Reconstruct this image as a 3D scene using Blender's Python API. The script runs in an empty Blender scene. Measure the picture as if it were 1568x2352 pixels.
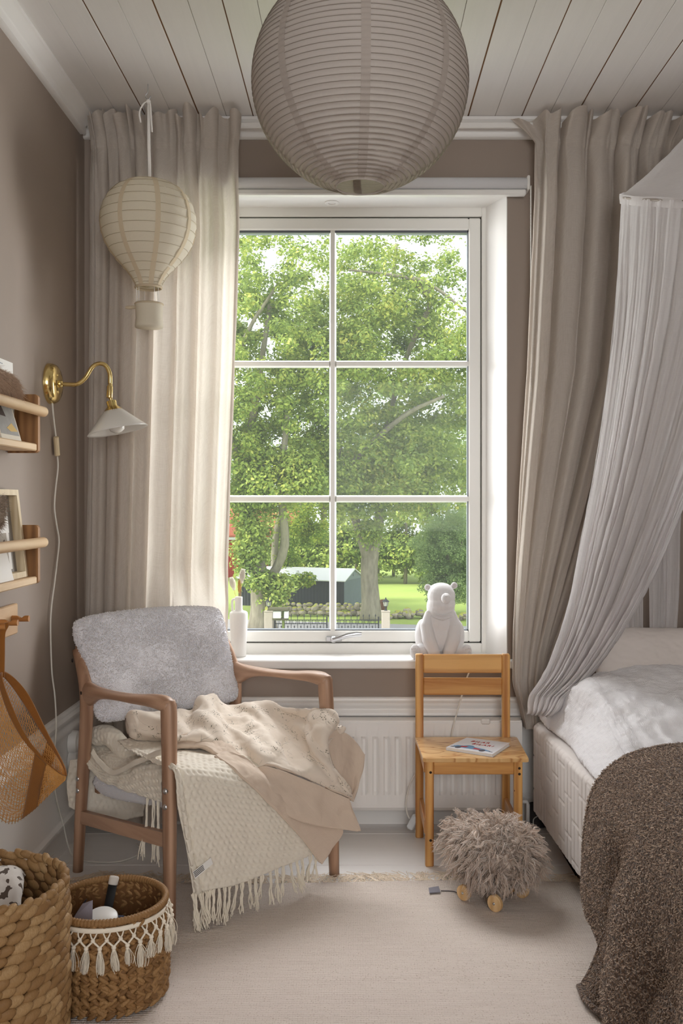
import bpy, bmesh, math, random
import numpy as np
from mathutils import Vector, Matrix

random.seed(7)
RNG = np.random.default_rng(11)
PI = math.pi
C = bpy.context.scene.collection
SC = bpy.context.scene

# ------------------------------------------------------------------ camera, sky, sun, daylight, rear fill, exposure
EYE, FOC, PX, PY = 1.143, 2200.0, 818.0, 1153.0     # eye height (m); focal length and principal point of the 1568 x 2352 frame
cam_data = bpy.data.cameras.new('camera')
cam = bpy.data.objects.new('camera', cam_data); C.objects.link(cam)
cam.location = (0, 0, EYE); cam.rotation_euler = (PI / 2, 0, 0)
cam_data.sensor_fit = 'HORIZONTAL'; cam_data.sensor_width = 36.0
cam_data.lens = 36.0 * FOC / 1568.0
cam_data.shift_x = -(PX - 784.0) / 1568.0
cam_data.shift_y = -(1176.0 - PY) / 1568.0
cam_data.clip_start = 0.05; cam_data.clip_end = 400
SC.camera = cam

world = bpy.data.worlds.new('overcast_sky'); SC.world = world
world.use_nodes = True
bg = world.node_tree.nodes['Background']
bg.inputs[0].default_value = (0.93, 0.97, 1.0, 1); bg.inputs[1].default_value = 2.1

def lamp(name, kind, loc, aim, energy, color=(1, 1, 1), size=None, size_y=None, angle=None):
    d = bpy.data.lights.new(name, kind); d.energy = energy; d.color = color
    if size: d.shape = 'RECTANGLE'; d.size = size; d.size_y = size_y or size
    if angle: d.angle = angle
    o = bpy.data.objects.new(name, d); C.objects.link(o)
    o.location = loc
    o.rotation_euler = (Vector(aim) - Vector(loc)).to_track_quat('-Z', 'Y').to_euler()
    return o
lamp('sun', 'SUN', (-30, -10, 30), (6, 0, 0), 5.6, (1.0, 0.95, 0.86), angle=0.25)
DAY = (1.0, 0.965, 0.985)
lamp('window_daylight', 'AREA', (-.1, 5.6, 4.0), (0.0, 2.6, 0.55), 490, DAY, 4.6, 2.0)                    # open sky above the trees
lamp('window_daylight', 'AREA', (-4.2, 5.6, 1.0), (0.1, 3.4, 1.4), 700, DAY, 3.2, 3.0)                    # open sky to either side of the view
lamp('window_daylight', 'AREA', (4.0, 5.6, 1.0), (-0.2, 3.4, 1.4), 700, DAY, 3.2, 3.0)
lamp('rear_fill', 'AREA', (0.5, -2.3, 1.6), (0.1, 3.0, 1.0), 56, (1.0, 0.975, 0.96), 1.5, 1.5)  # added fill from behind the viewer; no window is known there
vs = SC.view_settings
vs.view_transform = 'Standard'; vs.look = 'None'; vs.gamma = 1.0; vs.exposure = 0.0; vs.use_curve_mapping = False
SC.cycles.use_denoising = True
SC.cycles.max_bounces = 8; SC.cycles.diffuse_bounces = 5; SC.cycles.transparent_max_bounces = 14
SC.cycles.use_adaptive_sampling = True; SC.cycles.adaptive_threshold = 0.03
SC.cycles.sample_clamp_indirect = 4.0

# ------------------------------------------------------------------ helpers
def at(px, py, Y):                       # the point of the photograph's (px, py) at depth Y
    return Vector(((px - PX) / FOC * Y, Y, EYE - (py - PY) / FOC * Y))
def onz(px, py, z):                      # the same ray where it meets height z
    return at(px, py, (EYE - z) * FOC / (py - PY))
def rgb(r, g, b):
    f = lambda c: c / 12.92 if c <= 0.04045 else ((c + 0.055) / 1.055) ** 2.4
    return (f(r / 255), f(g / 255), f(b / 255), 1.0)

ROOTM = {}
def tag(o, label=None, cat=None, group=None, kind=None):
    if label: o['label'] = label
    if cat: o['category'] = cat
    if group: o['group'] = group
    if kind: o['kind'] = kind
    return o
def thing(name, label, cat, loc=(0, 0, 0), rz=0.0, group=None, kind=None):
    o = bpy.data.objects.new(name, None); C.objects.link(o)
    o.empty_display_size = 0.05
    o.location = loc; o.rotation_euler = (0, 0, rz)
    ROOTM[o] = Matrix.Translation(Vector(loc)) @ Matrix.Rotation(rz, 4, 'Z')
    return tag(o, label, cat, group, kind)
def rootm(p):
    while p is not None:
        if p in ROOTM: return ROOTM[p]
        p = p.parent
    return Matrix.Identity(4)
def to_local(V, parent):                 # world-space vertices (n,3) -> the parent's space
    if parent is None: return V
    M = np.array(rootm(parent).inverted())
    return V @ M[:3, :3].T + M[:3, 3]
def link(name, me, mat, parent=None, smooth=True):
    o = bpy.data.objects.new(name, me); C.objects.link(o)
    if parent is not None: o.parent = parent
    if mat is not None:
        for m in (mat if isinstance(mat, (list, tuple)) else [mat]): me.materials.append(m)
    if smooth:
        me.polygons.foreach_set('use_smooth', [True] * len(me.polygons))
    return o
def mesh_np(name, V, Fc, mat, parent=None, smooth=True, uv=None, local=False, fmat=None):
    V = np.asarray(V, dtype=np.float64).reshape(-1, 3)
    if not local: V = to_local(V, parent)
    me = bpy.data.meshes.new(name)
    Fc = np.asarray(Fc, dtype=np.int32); k = Fc.shape[1]
    me.vertices.add(len(V)); me.vertices.foreach_set('co', V.astype(np.float32).ravel())
    me.loops.add(Fc.size); me.loops.foreach_set('vertex_index', Fc.ravel())
    me.polygons.add(len(Fc)); me.polygons.foreach_set('loop_start', np.arange(len(Fc), dtype=np.int32) * k)
    if uv is not None:
        l = me.uv_layers.new(name='UVMap'); l.data.foreach_set('uv', np.asarray(uv, dtype=np.float32)[Fc.ravel()].ravel())
    if fmat is not None: me.polygons.foreach_set('material_index', np.asarray(fmat, dtype=np.int32))
    me.update(calc_edges=True); me.validate()
    return link(name, me, mat, parent, smooth)

class MB:                                # collects simple solids; build() links them as ONE mesh object
    def __init__(s): s.v = []; s.f = []; s.m = []
    def add(s, vs, fs, mi=0):
        b = len(s.v); s.v += [tuple(x) for x in vs]; s.f += [tuple(i + b for i in f) for f in fs]; s.m += [mi] * len(fs)
        return s
    def box(s, lo, hi, ch=0.0, M=None, mi=0):
        lo, hi = Vector(lo), Vector(hi); c = (lo + hi) / 2; h = (hi - lo) / 2
        ch = min(ch, 0.45 * min(h) * 2)
        vs, idx = [], {}
        def put(key, p):
            idx[key] = len(vs); p = Vector(p) + c; vs.append(M @ p if M else p)
        S = (-1, 1)
        fs = []
        if ch <= 0:
            for a in S:
                for b in S:
                    for d in S: put((a, b, d), (a * h.x, b * h.y, d * h.z))
            q = [((-1,-1,-1),(-1,1,-1),(1,1,-1),(1,-1,-1)), ((-1,-1,1),(1,-1,1),(1,1,1),(-1,1,1)), ((-1,-1,-1),(1,-1,-1),(1,-1,1),(-1,-1,1)),
                 ((1,-1,-1),(1,1,-1),(1,1,1),(1,-1,1)), ((1,1,-1),(-1,1,-1),(-1,1,1),(1,1,1)), ((-1,1,-1),(-1,-1,-1),(-1,-1,1),(-1,1,1))]
            fs = [[idx[k] for k in f] for f in q]
            return s.add(vs, fs, mi)
        for a in S:
            for b in S:
                for d in S:
                    put((a, b, d, 0), (a * h.x, b * (h.y - ch), d * (h.z - ch)))
                    put((a, b, d, 1), (a * (h.x - ch), b * h.y, d * (h.z - ch)))
                    put((a, b, d, 2), (a * (h.x - ch), b * (h.y - ch), d * h.z))
        def face(keys, n):
            P = [vs[idx[k]] for k in keys]
            nn = (P[1] - P[0]).cross(P[2] - P[0])
            n = M.to_3x3() @ Vector(n) if M else Vector(n)
            fs.append([idx[k] for k in (keys if nn.dot(n) > 0 else keys[::-1])])
        for a in S:
            face([(a,-1,-1,0),(a,1,-1,0),(a,1,1,0),(a,-1,1,0)], (a,0,0))
            face([(-1,a,-1,1),(1,a,-1,1),(1,a,1,1),(-1,a,1,1)], (0,a,0))
            face([(-1,-1,a,2),(1,-1,a,2),(1,1,a,2),(-1,1,a,2)], (0,0,a))
            for b in S:
                face([(a,b,-1,0),(a,b,1,0),(a,b,1,1),(a,b,-1,1)], (a,b,0))
                face([(a,-1,b,0),(a,1,b,0),(a,1,b,2),(a,-1,b,2)], (a,0,b))
                face([(-1,a,b,1),(1,a,b,1),(1,a,b,2),(-1,a,b,2)], (0,a,b))
                for d in S: face([(a,b,d,0),(a,b,d,1),(a,b,d,2)], (a,b,d))
        return s.add(vs, fs, mi)
    def tube(s, pts, r, n=8, ref=None, cap=True, mi=0):    # r: a number or one per point; each a number or (a, b) with a along ref
        pts = [Vector(p) for p in pts]; k = len(pts)
        R = list(r) if isinstance(r, (list, tuple)) and len(r) == k else [r] * k
        vs = []; prev = None
        for i, p in enumerate(pts):
            t = (pts[min(i + 1, k - 1)] - pts[max(i - 1, 0)])
            if t.length < 1e-9: t = Vector((0, 0, 1))
            t.normalize()
            a = Vector(ref) if ref is not None else (prev if prev is not None else (Vector((0, 0, 1)) if abs(t.z) < 0.9 else Vector((1, 0, 0))))
            a = a - t * a.dot(t)
            if a.length < 1e-6: a = t.orthogonal()
            a.normalize(); b = t.cross(a); prev = a
            ra, rb = R[i] if isinstance(R[i], (tuple, list)) else (R[i], R[i])
            for j in range(n):
                w = 2 * PI * j / n
                vs.append(p + a * (ra * math.cos(w)) + b * (rb * math.sin(w)))
        fs = [[i * n + j, i * n + (j + 1) % n, (i + 1) * n + (j + 1) % n, (i + 1) * n + j] for i in range(k - 1) for j in range(n)]
        if cap: fs += [list(range(n))[::-1], list(range((k - 1) * n, k * n))]
        return s.add(vs, fs, mi)
    def lathe(s, prof, n=24, M=None, mi=0, closed=False):  # prof: (radius, height) pairs about z
        vs = []; k = len(prof)
        for r, z in prof:
            for j in range(n):
                w = 2 * PI * j / n; p = Vector((r * math.cos(w), r * math.sin(w), z)); vs.append(M @ p if M else p)
        fs = [[i * n + j, i * n + (j + 1) % n, (i + 1) * n + (j + 1) % n, (i + 1) * n + j] for i in range(k - 1) for j in range(n)]
        if closed: fs += [[(k - 1) * n + j, (k - 1) * n + (j + 1) % n, (j + 1) % n, j] for j in range(n)]
        return s.add(vs, fs, mi)
    def prism(s, poly, lo, hi, axis='z', mi=0):            # polygon swept from lo to hi along axis; poly in the two other axes' order (x,y)/(y,z)/(x,z)
        mk = {'z': lambda p, h: (p[0], p[1], h), 'x': lambda p, h: (h, p[0], p[1]), 'y': lambda p, h: (p[0], h, p[1])}[axis]
        n = len(poly); vs = [mk(p, lo) for p in poly] + [mk(p, hi) for p in poly]
        fs = [list(range(n))[::-1], list(range(n, 2 * n))] + [[i, (i + 1) % n, n + (i + 1) % n, n + i] for i in range(n)]
        return s.add(vs, fs, mi)
    def ball(s, c, r, nu=12, nv=8, M=None, mi=0):
        r = (r, r, r) if not isinstance(r, (tuple, list)) else r
        vs = []; c = Vector(c)
        for i in range(nv + 1):
            th = PI * i / nv
            for j in range(nu):
                w = 2 * PI * j / nu
                p = Vector((r[0] * math.sin(th) * math.cos(w), r[1] * math.sin(th) * math.sin(w), r[2] * math.cos(th)))
                vs.append(c + (M @ p if M else p))
        fs = [[i * nu + j, (i + 1) * nu + j, (i + 1) * nu + (j + 1) % nu, i * nu + (j + 1) % nu] for i in range(nv) for j in range(nu)]
        return s.add(vs, fs, mi)
    def build(s, name, mat, parent=None, smooth=False, local=False, fix=True):
        V = np.array(s.v, dtype=np.float64).reshape(-1, 3)
        if not local: V = to_local(V, parent)
        me = bpy.data.meshes.new(name)
        me.from_pydata(V.tolist(), [], s.f)
        if any(s.m): me.polygons.foreach_set('material_index', s.m)
        if fix:
            bm = bmesh.new(); bm.from_mesh(me); bmesh.ops.recalc_face_normals(bm, faces=bm.faces); bm.to_mesh(me); bm.free()
        me.update()
        return link(name, me, mat, parent, smooth)
def ashade(o, deg=40):
    bm = bmesh.new(); bm.from_mesh(o.data)
    for e in bm.edges:
        e.smooth = not (len(e.link_faces) == 2 and e.calc_face_angle(0) > math.radians(deg))
    for f in bm.faces: f.smooth = True
    bm.to_mesh(o.data); bm.free()
    return o
def solidify(o, t, off=0.0):
    m = o.modifiers.new('solidify', 'SOLIDIFY'); m.thickness = t; m.offset = off; return o
def box(name, lo, hi, mat, parent=None, ch=0.0, M=None, local=False):
    return MB().box(lo, hi, ch, M).build(name, mat, parent, local=local)

def spline(P, n):                        # Catmull-Rom through P (k,d) resampled to n
    P = np.asarray([tuple(p) for p in P], dtype=float); k = len(P)
    t = np.linspace(0, k - 1 - 1e-9, n); i = np.floor(t).astype(int); f = (t - i)[:, None]
    Q = np.vstack([2 * P[0] - P[1], P, 2 * P[-1] - P[-2]])
    a, b, c, d = Q[i], Q[i + 1], Q[i + 2], Q[i + 3]
    return 0.5 * (2 * b + (c - a) * f + (2 * a - 5 * b + 4 * c - d) * f * f + (3 * b - a - 3 * c + d) * f ** 3)
def surf(ctrl, n, m):                    # smooth patch through a net of points -> (n,m,3)
    A = np.array([spline(r, m) for r in ctrl])
    return np.stack([spline(A[:, j], n) for j in range(m)], axis=1)
def normals(P):
    du = np.gradient(P, axis=0); dv = np.gradient(P, axis=1)
    n = np.cross(du, dv); l = np.linalg.norm(n, axis=2, keepdims=True); l[l < 1e-12] = 1
    return n / l
def hsh(i, j, k):
    i = i.astype(np.int64); j = j.astype(np.int64); k = k.astype(np.int64)
    h = (i * 374761393 + j * 668265263 + k * 1274126177) & 0xFFFFFFFF
    h = ((h ^ (h >> 13)) * 1274126177) & 0xFFFFFFFF
    return ((h ^ (h >> 16)) & 0xFFFF) / 32767.5 - 1.0
def vnoise(P, scale):                    # value noise in [-1,1] at points (...,3)
    Q = np.asarray(P) * scale + 1000.0; I = np.floor(Q); f = Q - I; f = f * f * (3 - 2 * f)
    out = 0
    for a in (0, 1):
        for b in (0, 1):
            for c in (0, 1):
                w = (f[..., 0] if a else 1 - f[..., 0]) * (f[..., 1] if b else 1 - f[..., 1]) * (f[..., 2] if c else 1 - f[..., 2])
                out = out + w * hsh(I[..., 0] + a, I[..., 1] + b, I[..., 2] + c)
    return out
def fbm(P, scale, o=3):
    return sum(vnoise(P, scale * 2 ** i) * 0.5 ** i for i in range(o))
def grid_faces(n, m, cu=False, cv=False):
    i = np.arange(n if cu else n - 1)[:, None]; j = np.arange(m if cv else m - 1)[None, :]
    i2 = (i + 1) % n; j2 = (j + 1) % m
    z = 0 * i + 0 * j
    return np.stack([i * m + j + z, i * m + j2 + z, i2 * m + j2 + z, i2 * m + j + z], axis=-1).reshape(-1, 4)
def grid_uv(P):
    du = np.linalg.norm(np.diff(P, axis=0), axis=2); dv = np.linalg.norm(np.diff(P, axis=1), axis=2)
    U = np.vstack([np.zeros((1, P.shape[1])), np.cumsum(du, axis=0)]); V = np.hstack([np.zeros((P.shape[0], 1)), np.cumsum(dv, axis=1)])
    return np.stack([V, U], axis=-1).reshape(-1, 2)
def grid(name, P, mat, parent=None, cu=False, cv=False, thick=0.0, smooth=True, local=False, flip=False, uv=None):
    n, m = P.shape[:2]; Fc = grid_faces(n, m, cu, cv)
    if flip: Fc = Fc[:, ::-1]
    o = mesh_np(name, P.reshape(-1, 3), Fc, mat, parent, smooth, grid_uv(P) if uv is None else uv, local)
    if thick: solidify(o, thick)
    return o
def multigrid(name, Ps, mat, parent=None, fm=None, thick=0.0):   # several patches of one cloth in one mesh
    V, Fc, U, Mi = [], [], [], []; b = 0
    for k, P in enumerate(Ps):
        n, m = P.shape[:2]; f = grid_faces(n, m) + b
        V.append(P.reshape(-1, 3)); Fc.append(f); U.append(grid_uv(P)); Mi += [fm[k] if fm else 0] * len(f); b += n * m
    o = mesh_np(name, np.vstack(V), np.vstack(Fc), mat, parent, True, np.vstack(U), fmat=Mi)
    if thick: solidify(o, thick)
    return o
def strands(roots, paths_fn, rad, segs, sides=3):    # many tapered strands -> V, F; paths_fn(t) gives (n,3) points at t in 0..1
    n = len(roots); V = np.zeros((n, segs + 1, sides, 3))
    ts = np.linspace(0, 1, segs + 1); P = np.stack([paths_fn(t) for t in ts], axis=1)
    T = np.gradient(P, axis=1); T /= np.linalg.norm(T, axis=2, keepdims=True) + 1e-12
    ref = np.array([0.31, 0.52, 0.79]); A = np.cross(T, ref); A /= np.linalg.norm(A, axis=2, keepdims=True) + 1e-12; B = np.cross(T, A)
    r = rad(ts)[None, :, None] if callable(rad) else rad
    for s_ in range(sides):
        w = 2 * PI * s_ / sides
        V[:, :, s_] = P + (A * math.cos(w) + B * math.sin(w)) * r
    base = (np.arange(n) * (segs + 1) * sides)[:, None, None]
    i = np.arange(segs)[None, :, None]; j = np.arange(sides)[None, None, :]; j2 = (j + 1) % sides
    z = 0 * (base + i + j)
    Fc = np.stack([base + i * sides + j + z, base + i * sides + j2 + z, base + (i + 1) * sides + j2 + z, base + (i + 1) * sides + j + z], axis=-1).reshape(-1, 4)
    return V.reshape(-1, 3), Fc
def curls(name, P, N, n, L, rad, mat, parent, seed, lean=.6, segs=2):   # short curly pile on a grid surface
    r = np.random.default_rng(seed); a, b = P.shape[:2]
    A = np.linalg.norm(np.cross(P[1:, :-1] - P[:-1, :-1], P[:-1, 1:] - P[:-1, :-1]), axis=2).ravel()
    c = r.choice(len(A), n, p=A / A.sum()); i, j = c // (b - 1), c % (b - 1); f, g = r.random((2, n, 1))
    R = P[i, j] * (1 - f) * (1 - g) + P[i + 1, j] * f * (1 - g) + P[i, j + 1] * (1 - f) * g + P[i + 1, j + 1] * f * g
    nn = N[i, j]; s = np.cross(nn, r.normal(size=(n, 3))); s /= np.linalg.norm(s, axis=1, keepdims=True); q = np.cross(nn, s)
    l = L * r.uniform(.6, 1.3, (n, 1))
    V, F = strands(R, lambda t: R - nn * .0005 + nn * l * (.75 * np.sin(1.7 * t)) + s * l * lean * t * (1 + .3 * t) + q * l * .35 * math.sin(3 * t), lambda t: rad * (1 - .45 * t ** 2), segs)
    o = mesh_np(name, V, F, mat, parent, True); o['kind'] = 'stuff'; return o
def copies(proto, n): 
    c = proto.copy(); C.objects.link(c); return c

# ------------------------------------------------------------------ materials
class NT:
    def __init__(s, name):
        s.mat = bpy.data.materials.new(name); s.mat.use_nodes = True; s.t = s.mat.node_tree; s.t.nodes.clear()
        s.out = s.n('ShaderNodeOutputMaterial')
    def n(s, typ, **kw):
        nd = s.t.nodes.new(typ)
        for k, v in kw.items():
            if k.startswith('i_'):
                nd.inputs[int(k[2:])].default_value = v
            else: setattr(nd, k, v)
        return nd
    def l(s, a, b): s.t.links.new(a, b)
    def coord(s, kind='Object', scale=(1, 1, 1), rand=0.0):
        tc = s.n('ShaderNodeTexCoord'); src = tc.outputs[kind]
        if rand:
            oi = s.n('ShaderNodeObjectInfo'); mu = s.n('ShaderNodeMath', operation='MULTIPLY', i_1=rand); s.l(oi.outputs['Random'], mu.inputs[0])
            va = s.n('ShaderNodeVectorMath', operation='ADD'); s.l(src, va.inputs[0]); s.l(mu.outputs[0], va.inputs[1]); src = va.outputs[0]
        mp = s.n('ShaderNodeMapping'); mp.inputs['Scale'].default_value = scale; s.l(src, mp.inputs['Vector'])
        return mp.outputs[0]
    def noise(s, vec, scale, detail=3, rough=0.5, dist=0.0):
        nd = s.n('ShaderNodeTexNoise'); nd.inputs['Scale'].default_value = scale; nd.inputs['Detail'].default_value = detail
        nd.inputs['Roughness'].default_value = rough; nd.inputs['Distortion'].default_value = dist; s.l(vec, nd.inputs['Vector']); return nd.outputs[0]
    def voro(s, vec, scale, feature='F1', out='Distance', rnd=1.0):
        nd = s.n('ShaderNodeTexVoronoi', feature=feature); nd.inputs['Scale'].default_value = scale; nd.inputs['Randomness'].default_value = rnd
        s.l(vec, nd.inputs['Vector']); return nd.outputs[out]
    def wave(s, vec, scale, axis='X', dist=0.0, prof='SIN'):
        nd = s.n('ShaderNodeTexWave', bands_direction=axis, wave_profile=prof); nd.inputs['Scale'].default_value = scale
        nd.inputs['Distortion'].default_value = dist; s.l(vec, nd.inputs['Vector']); return nd.outputs['Fac']
    def ramp(s, fac, stops):
        nd = s.n('ShaderNodeValToRGB'); e = nd.color_ramp.elements
        while len(e) < len(stops): e.new(0.5)
        for k, (p, c) in enumerate(stops): e[k].position = p; e[k].color = c if len(c) == 4 else (*c, 1)
        s.l(fac, nd.inputs[0]); return nd.outputs[0]
    def math(s, op, a, b=None, clamp=False):
        nd = s.n('ShaderNodeMath', operation=op, use_clamp=clamp)
        for k, x in enumerate((a, b)):
            if x is None: continue
            if isinstance(x, (int, float)): nd.inputs[k].default_value = x
            else: s.l(x, nd.inputs[k])
        return nd.outputs[0]
    def mix(s, fac, a, b):
        nd = s.n('ShaderNodeMix', data_type='RGBA')
        for k, x in ((0, fac), (6, a), (7, b)):
            if isinstance(x, (int, float, tuple)): nd.inputs[k].default_value = x
            else: s.l(x, nd.inputs[k])
        return nd.outputs[2]
    def bump(s, h, strength=0.3, dist=0.01, prev=None):
        nd = s.n('ShaderNodeBump'); nd.inputs['Strength'].default_value = strength; nd.inputs['Distance'].default_value = dist
        s.l(h, nd.inputs['Height'])
        if prev is not None: s.l(prev, nd.inputs['Normal'])
        return nd.outputs[0]
    def bsdf(s, col, rough=0.5, metal=0.0, spec=0.4, sheen=0.0, coat=0.0, normal=None, sss=0.0):
        b = s.n('ShaderNodeBsdfPrincipled')
        if isinstance(col, tuple): b.inputs['Base Color'].default_value = col
        else: s.l(col, b.inputs['Base Color'])
        if isinstance(rough, (int, float)): b.inputs['Roughness'].default_value = rough
        else: s.l(rough, b.inputs['Roughness'])
        b.inputs['Metallic'].default_value = metal; b.inputs['Specular IOR Level'].default_value = spec
        b.inputs['Sheen Weight'].default_value = sheen; b.inputs['Coat Weight'].default_value = coat
        if sss: b.inputs['Subsurface Weight'].default_value = sss; b.inputs['Subsurface Radius'].default_value = (0.02, 0.02, 0.02)
        if normal is not None: s.l(normal, b.inputs['Normal'])
        return b.outputs[0]
    def translucent(s, col, normal=None):
        b = s.n('ShaderNodeBsdfTranslucent')
        if isinstance(col, tuple): b.inputs[0].default_value = col
        else: s.l(col, b.inputs[0])
        if normal is not None: s.l(normal, b.inputs['Normal'])
        return b.outputs[0]
    def mixsh(s, fac, a, b):
        nd = s.n('ShaderNodeMixShader')
        if isinstance(fac, (int, float)): nd.inputs[0].default_value = fac
        else: s.l(fac, nd.inputs[0])
        s.l(a, nd.inputs[1]); s.l(b, nd.inputs[2]); return nd.outputs[0]
    def done(s, sh): s.l(sh, s.out.inputs['Surface']); return s.mat

def mul(c, k): return (min(1, c[0] * k), min(1, c[1] * k), min(1, c[2] * k), 1)
def plain(name, col, rough=0.5, metal=0.0, spec=0.4, var=0.06, vscale=6.0, bump=0.0, bscale=60.0, bdist=0.002, sheen=0.0, coat=0.0, transl=0.0, sss=0.0):
    t = NT(name); v = t.coord()
    base = t.mix(t.noise(v, vscale, 4), mul(col, 1 - var), mul(col, 1 + var)) if var else col
    nm = t.bump(t.noise(v, bscale, 3), bump, bdist) if bump else None
    sh = t.bsdf(base, rough, metal, spec, sheen, coat, nm, sss)
    if transl: sh = t.mixsh(transl, sh, t.translucent(base, nm))
    return t.done(sh)
def wood(name, light, dark, axis='x', scale=1.0, rough=0.45, rings=14.0, knots=0.0, coat=0.0):
    t = NT(name); st = {'x': (1.2, 16, 16), 'y': (16, 1.2, 16), 'z': (16, 16, 1.2)}[axis]; st = tuple(q * scale for q in st)
    v = t.coord(scale=st, rand=7.0)
    g = t.noise(v, 2.2, 5, 0.6, 0.6)
    w = t.wave(v, rings * 0.05, {'x': 'Y', 'y': 'X', 'z': 'X'}[axis], 5.0)
    f = t.math('ADD', t.math('MULTIPLY', g, 0.7), t.math('MULTIPLY', w, 0.35))
    base = t.ramp(f, [(0.28, dark), (0.72, light)])
    if knots:
        k = t.voro(t.coord(scale=(3, 3, 3), rand=9.0), 2.6); base = t.mix(t.math('LESS_THAN', k, knots), base, mul(dark, 0.45))
    nm = t.bump(g, 0.12, 0.002)
    return t.done(t.bsdf(base, rough, 0, 0.4, 0, coat, nm))
def weave(name, col, col2=None, thr=700.0, transl=0.0, rough=0.85, bump=0.35, var=0.08, vs=3.0, kind='UV', transp=0.0, sheen=0.2, slub=0.5, wrinkle=0.0):
    t = NT(name); v = t.coord(kind); col2 = col2 or mul(col, 0.85)
    a = t.wave(v, thr / 6.28, 'X', 1.0); b = t.wave(v, thr / 6.28, 'Y', 1.0)
    h = t.math('MAXIMUM', a, b)
    vv = t.coord(kind, (1, 14, 1)); vh = t.coord(kind, (14, 1, 1))
    sl = t.math('ADD', t.noise(vv, 22, 3), t.noise(vh, 22, 3))
    base = t.mix(t.math('MULTIPLY', t.math('SUBTRACT', sl, 0.5), slub, True), col, col2)
    base = t.mix(t.noise(t.coord(kind), vs, 3), base, t.mix(1.0, base, base)) if not var else base
    nm = t.bump(h, bump, 0.0008)
    nm = t.bump(sl, 0.12, 0.0015, nm)
    if wrinkle: nm = t.bump(t.noise(t.coord(kind, (1, 0.35, 1)), 26, 5, 0.6, 1.2), wrinkle, 0.006, nm)
    sh = t.bsdf(base, rough, 0, 0.15, sheen, 0, nm)
    if transl: sh = t.mixsh(transl, sh, t.translucent(base, nm))
    if transp:
        tr = t.n('ShaderNodeBsdfTransparent'); sh = t.mixsh(transp, sh, tr.outputs[0])
    return t.done(sh)

WALL = rgb(150, 136, 125); WHITE = rgb(238, 236, 233)
m_wall = plain('taupe_wall_paint', WALL, 0.55, spec=0.35, var=0.03, vscale=3, bump=0.08, bscale=180, bdist=0.0006)
m_white = plain('white_gloss_paint', WHITE, 0.35, spec=0.45, var=0.02, vscale=4, bump=0.05, bscale=60, bdist=0.0006)
m_winwhite = plain('window_white_paint', rgb(242, 241, 236), 0.3, spec=0.5, var=0.015)
m_brownwood = plain('bare_brown_board', rgb(120, 82, 50), 0.8)
def mk_plank(name, col, axis, dirt):
    t = NT(name); s_ = (18, 0.9, 18) if axis == 'y' else (0.9, 18, 18)
    v = t.coord(scale=s_, rand=11.0); g = t.noise(v, 3.0, 6, 0.62, 0.8)
    base = t.mix(g, mul(col, 1 - dirt), mul(col, 1.03))
    k = t.voro(t.coord(scale=(1, 1, 1), rand=5.0), 2.1); base = t.mix(t.math('LESS_THAN', k, 0.018), base, rgb(120, 84, 52))
    nm = t.bump(g, 0.35, 0.0016)
    return t.done(t.bsdf(base, 0.42, 0, 0.4, 0, 0, nm))
m_ceil = mk_plank('white_ceiling_board', rgb(234, 231, 228), 'y', 0.05)
m_floor = mk_plank('white_floor_board', rgb(236, 233, 230), 'x', 0.05)
m_dark = plain('black_rubber', rgb(28, 27, 26), 0.6)
m_brass = plain('polished_brass', (0.80, 0.62, 0.27, 1), 0.16, 1.0, var=0.04)
m_steel = plain('brushed_steel', (0.62, 0.63, 0.65, 1), 0.3, 1.0, var=0.03)
m_teak = wood('oiled_walnut_brown_wood', rgb(188, 152, 126), rgb(140, 105, 82), 'z', 1.0, 0.42)
m_teakx = wood('oiled_brown_wood_arm', rgb(192, 156, 130), rgb(146, 110, 86), 'y', 1.0, 0.40)
m_pine_z = wood('varnished_pine_upright', rgb(226, 174, 104), rgb(168, 104, 44), 'z', 1.0, 0.35, knots=0.02, coat=0.2)
m_pine_x = wood('varnished_pine_crosswise', rgb(228, 176, 106), rgb(172, 108, 46), 'x', 1.0, 0.35, knots=0.03, coat=0.2)
m_pine_y = wood('varnished_pine_side', rgb(214, 158, 86), rgb(168, 104, 44), 'y', 1.0, 0.35, coat=0.2)
m_birch = wood('pale_birch_wood', rgb(226, 198, 160), rgb(198, 162, 122), 'y', 1.0, 0.45)
m_oak_panel = wood('reddish_shelf_side_wood', rgb(160, 116, 72), rgb(118, 80, 46), 'z', 1.2, 0.5)
m_linen = weave('natural_linen_cloth', rgb(229, 221, 212), rgb(208, 198, 187), 900, transl=0.46, bump=0.25, slub=0.9)
m_muslin = weave('sheer_white_muslin', rgb(250, 248, 248), rgb(237, 233, 232), 900, transl=0.55, transp=0.15, bump=0.2, wrinkle=0.35, slub=0.6)
m_duvet = weave('white_crinkled_gauze', rgb(240, 238, 240), rgb(226, 222, 222), 420, bump=0.9, wrinkle=0.0, slub=0.4)
m_pillow = weave('pale_grey_crinkled_gauze', rgb(222, 214, 208), rgb(200, 190, 184), 420, bump=0.9, slub=0.4)
m_beige_cotton = weave('plain_beige_cotton', rgb(214, 196, 178), rgb(202, 182, 164), 1400, bump=0.15, wrinkle=0.25, slub=0.5)
m_throw = weave('cream_cotton_waffle', rgb(238, 231, 217), rgb(224, 214, 197), 1600, bump=0.3, slub=0.6)
m_cream_cord = plain('cream_cotton_cord', rgb(238, 229, 212), 0.9, spec=0.1, var=0.1, vscale=40, bump=0.4, bscale=500, bdist=0.001)
m_cable = plain('white_plastic_cable', rgb(225, 221, 212), 0.45)
m_plastic = plain('white_plastic', rgb(232, 230, 226), 0.35)
m_ivory = plain('ivory_plastic', rgb(214, 196, 160), 0.4)
m_wool = plain('white_teddy_fabric', rgb(232, 232, 238), 0.95, spec=0.05, var=0.05, vscale=60, bump=0.6, bscale=300, bdist=0.003, sheen=0.5)
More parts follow.
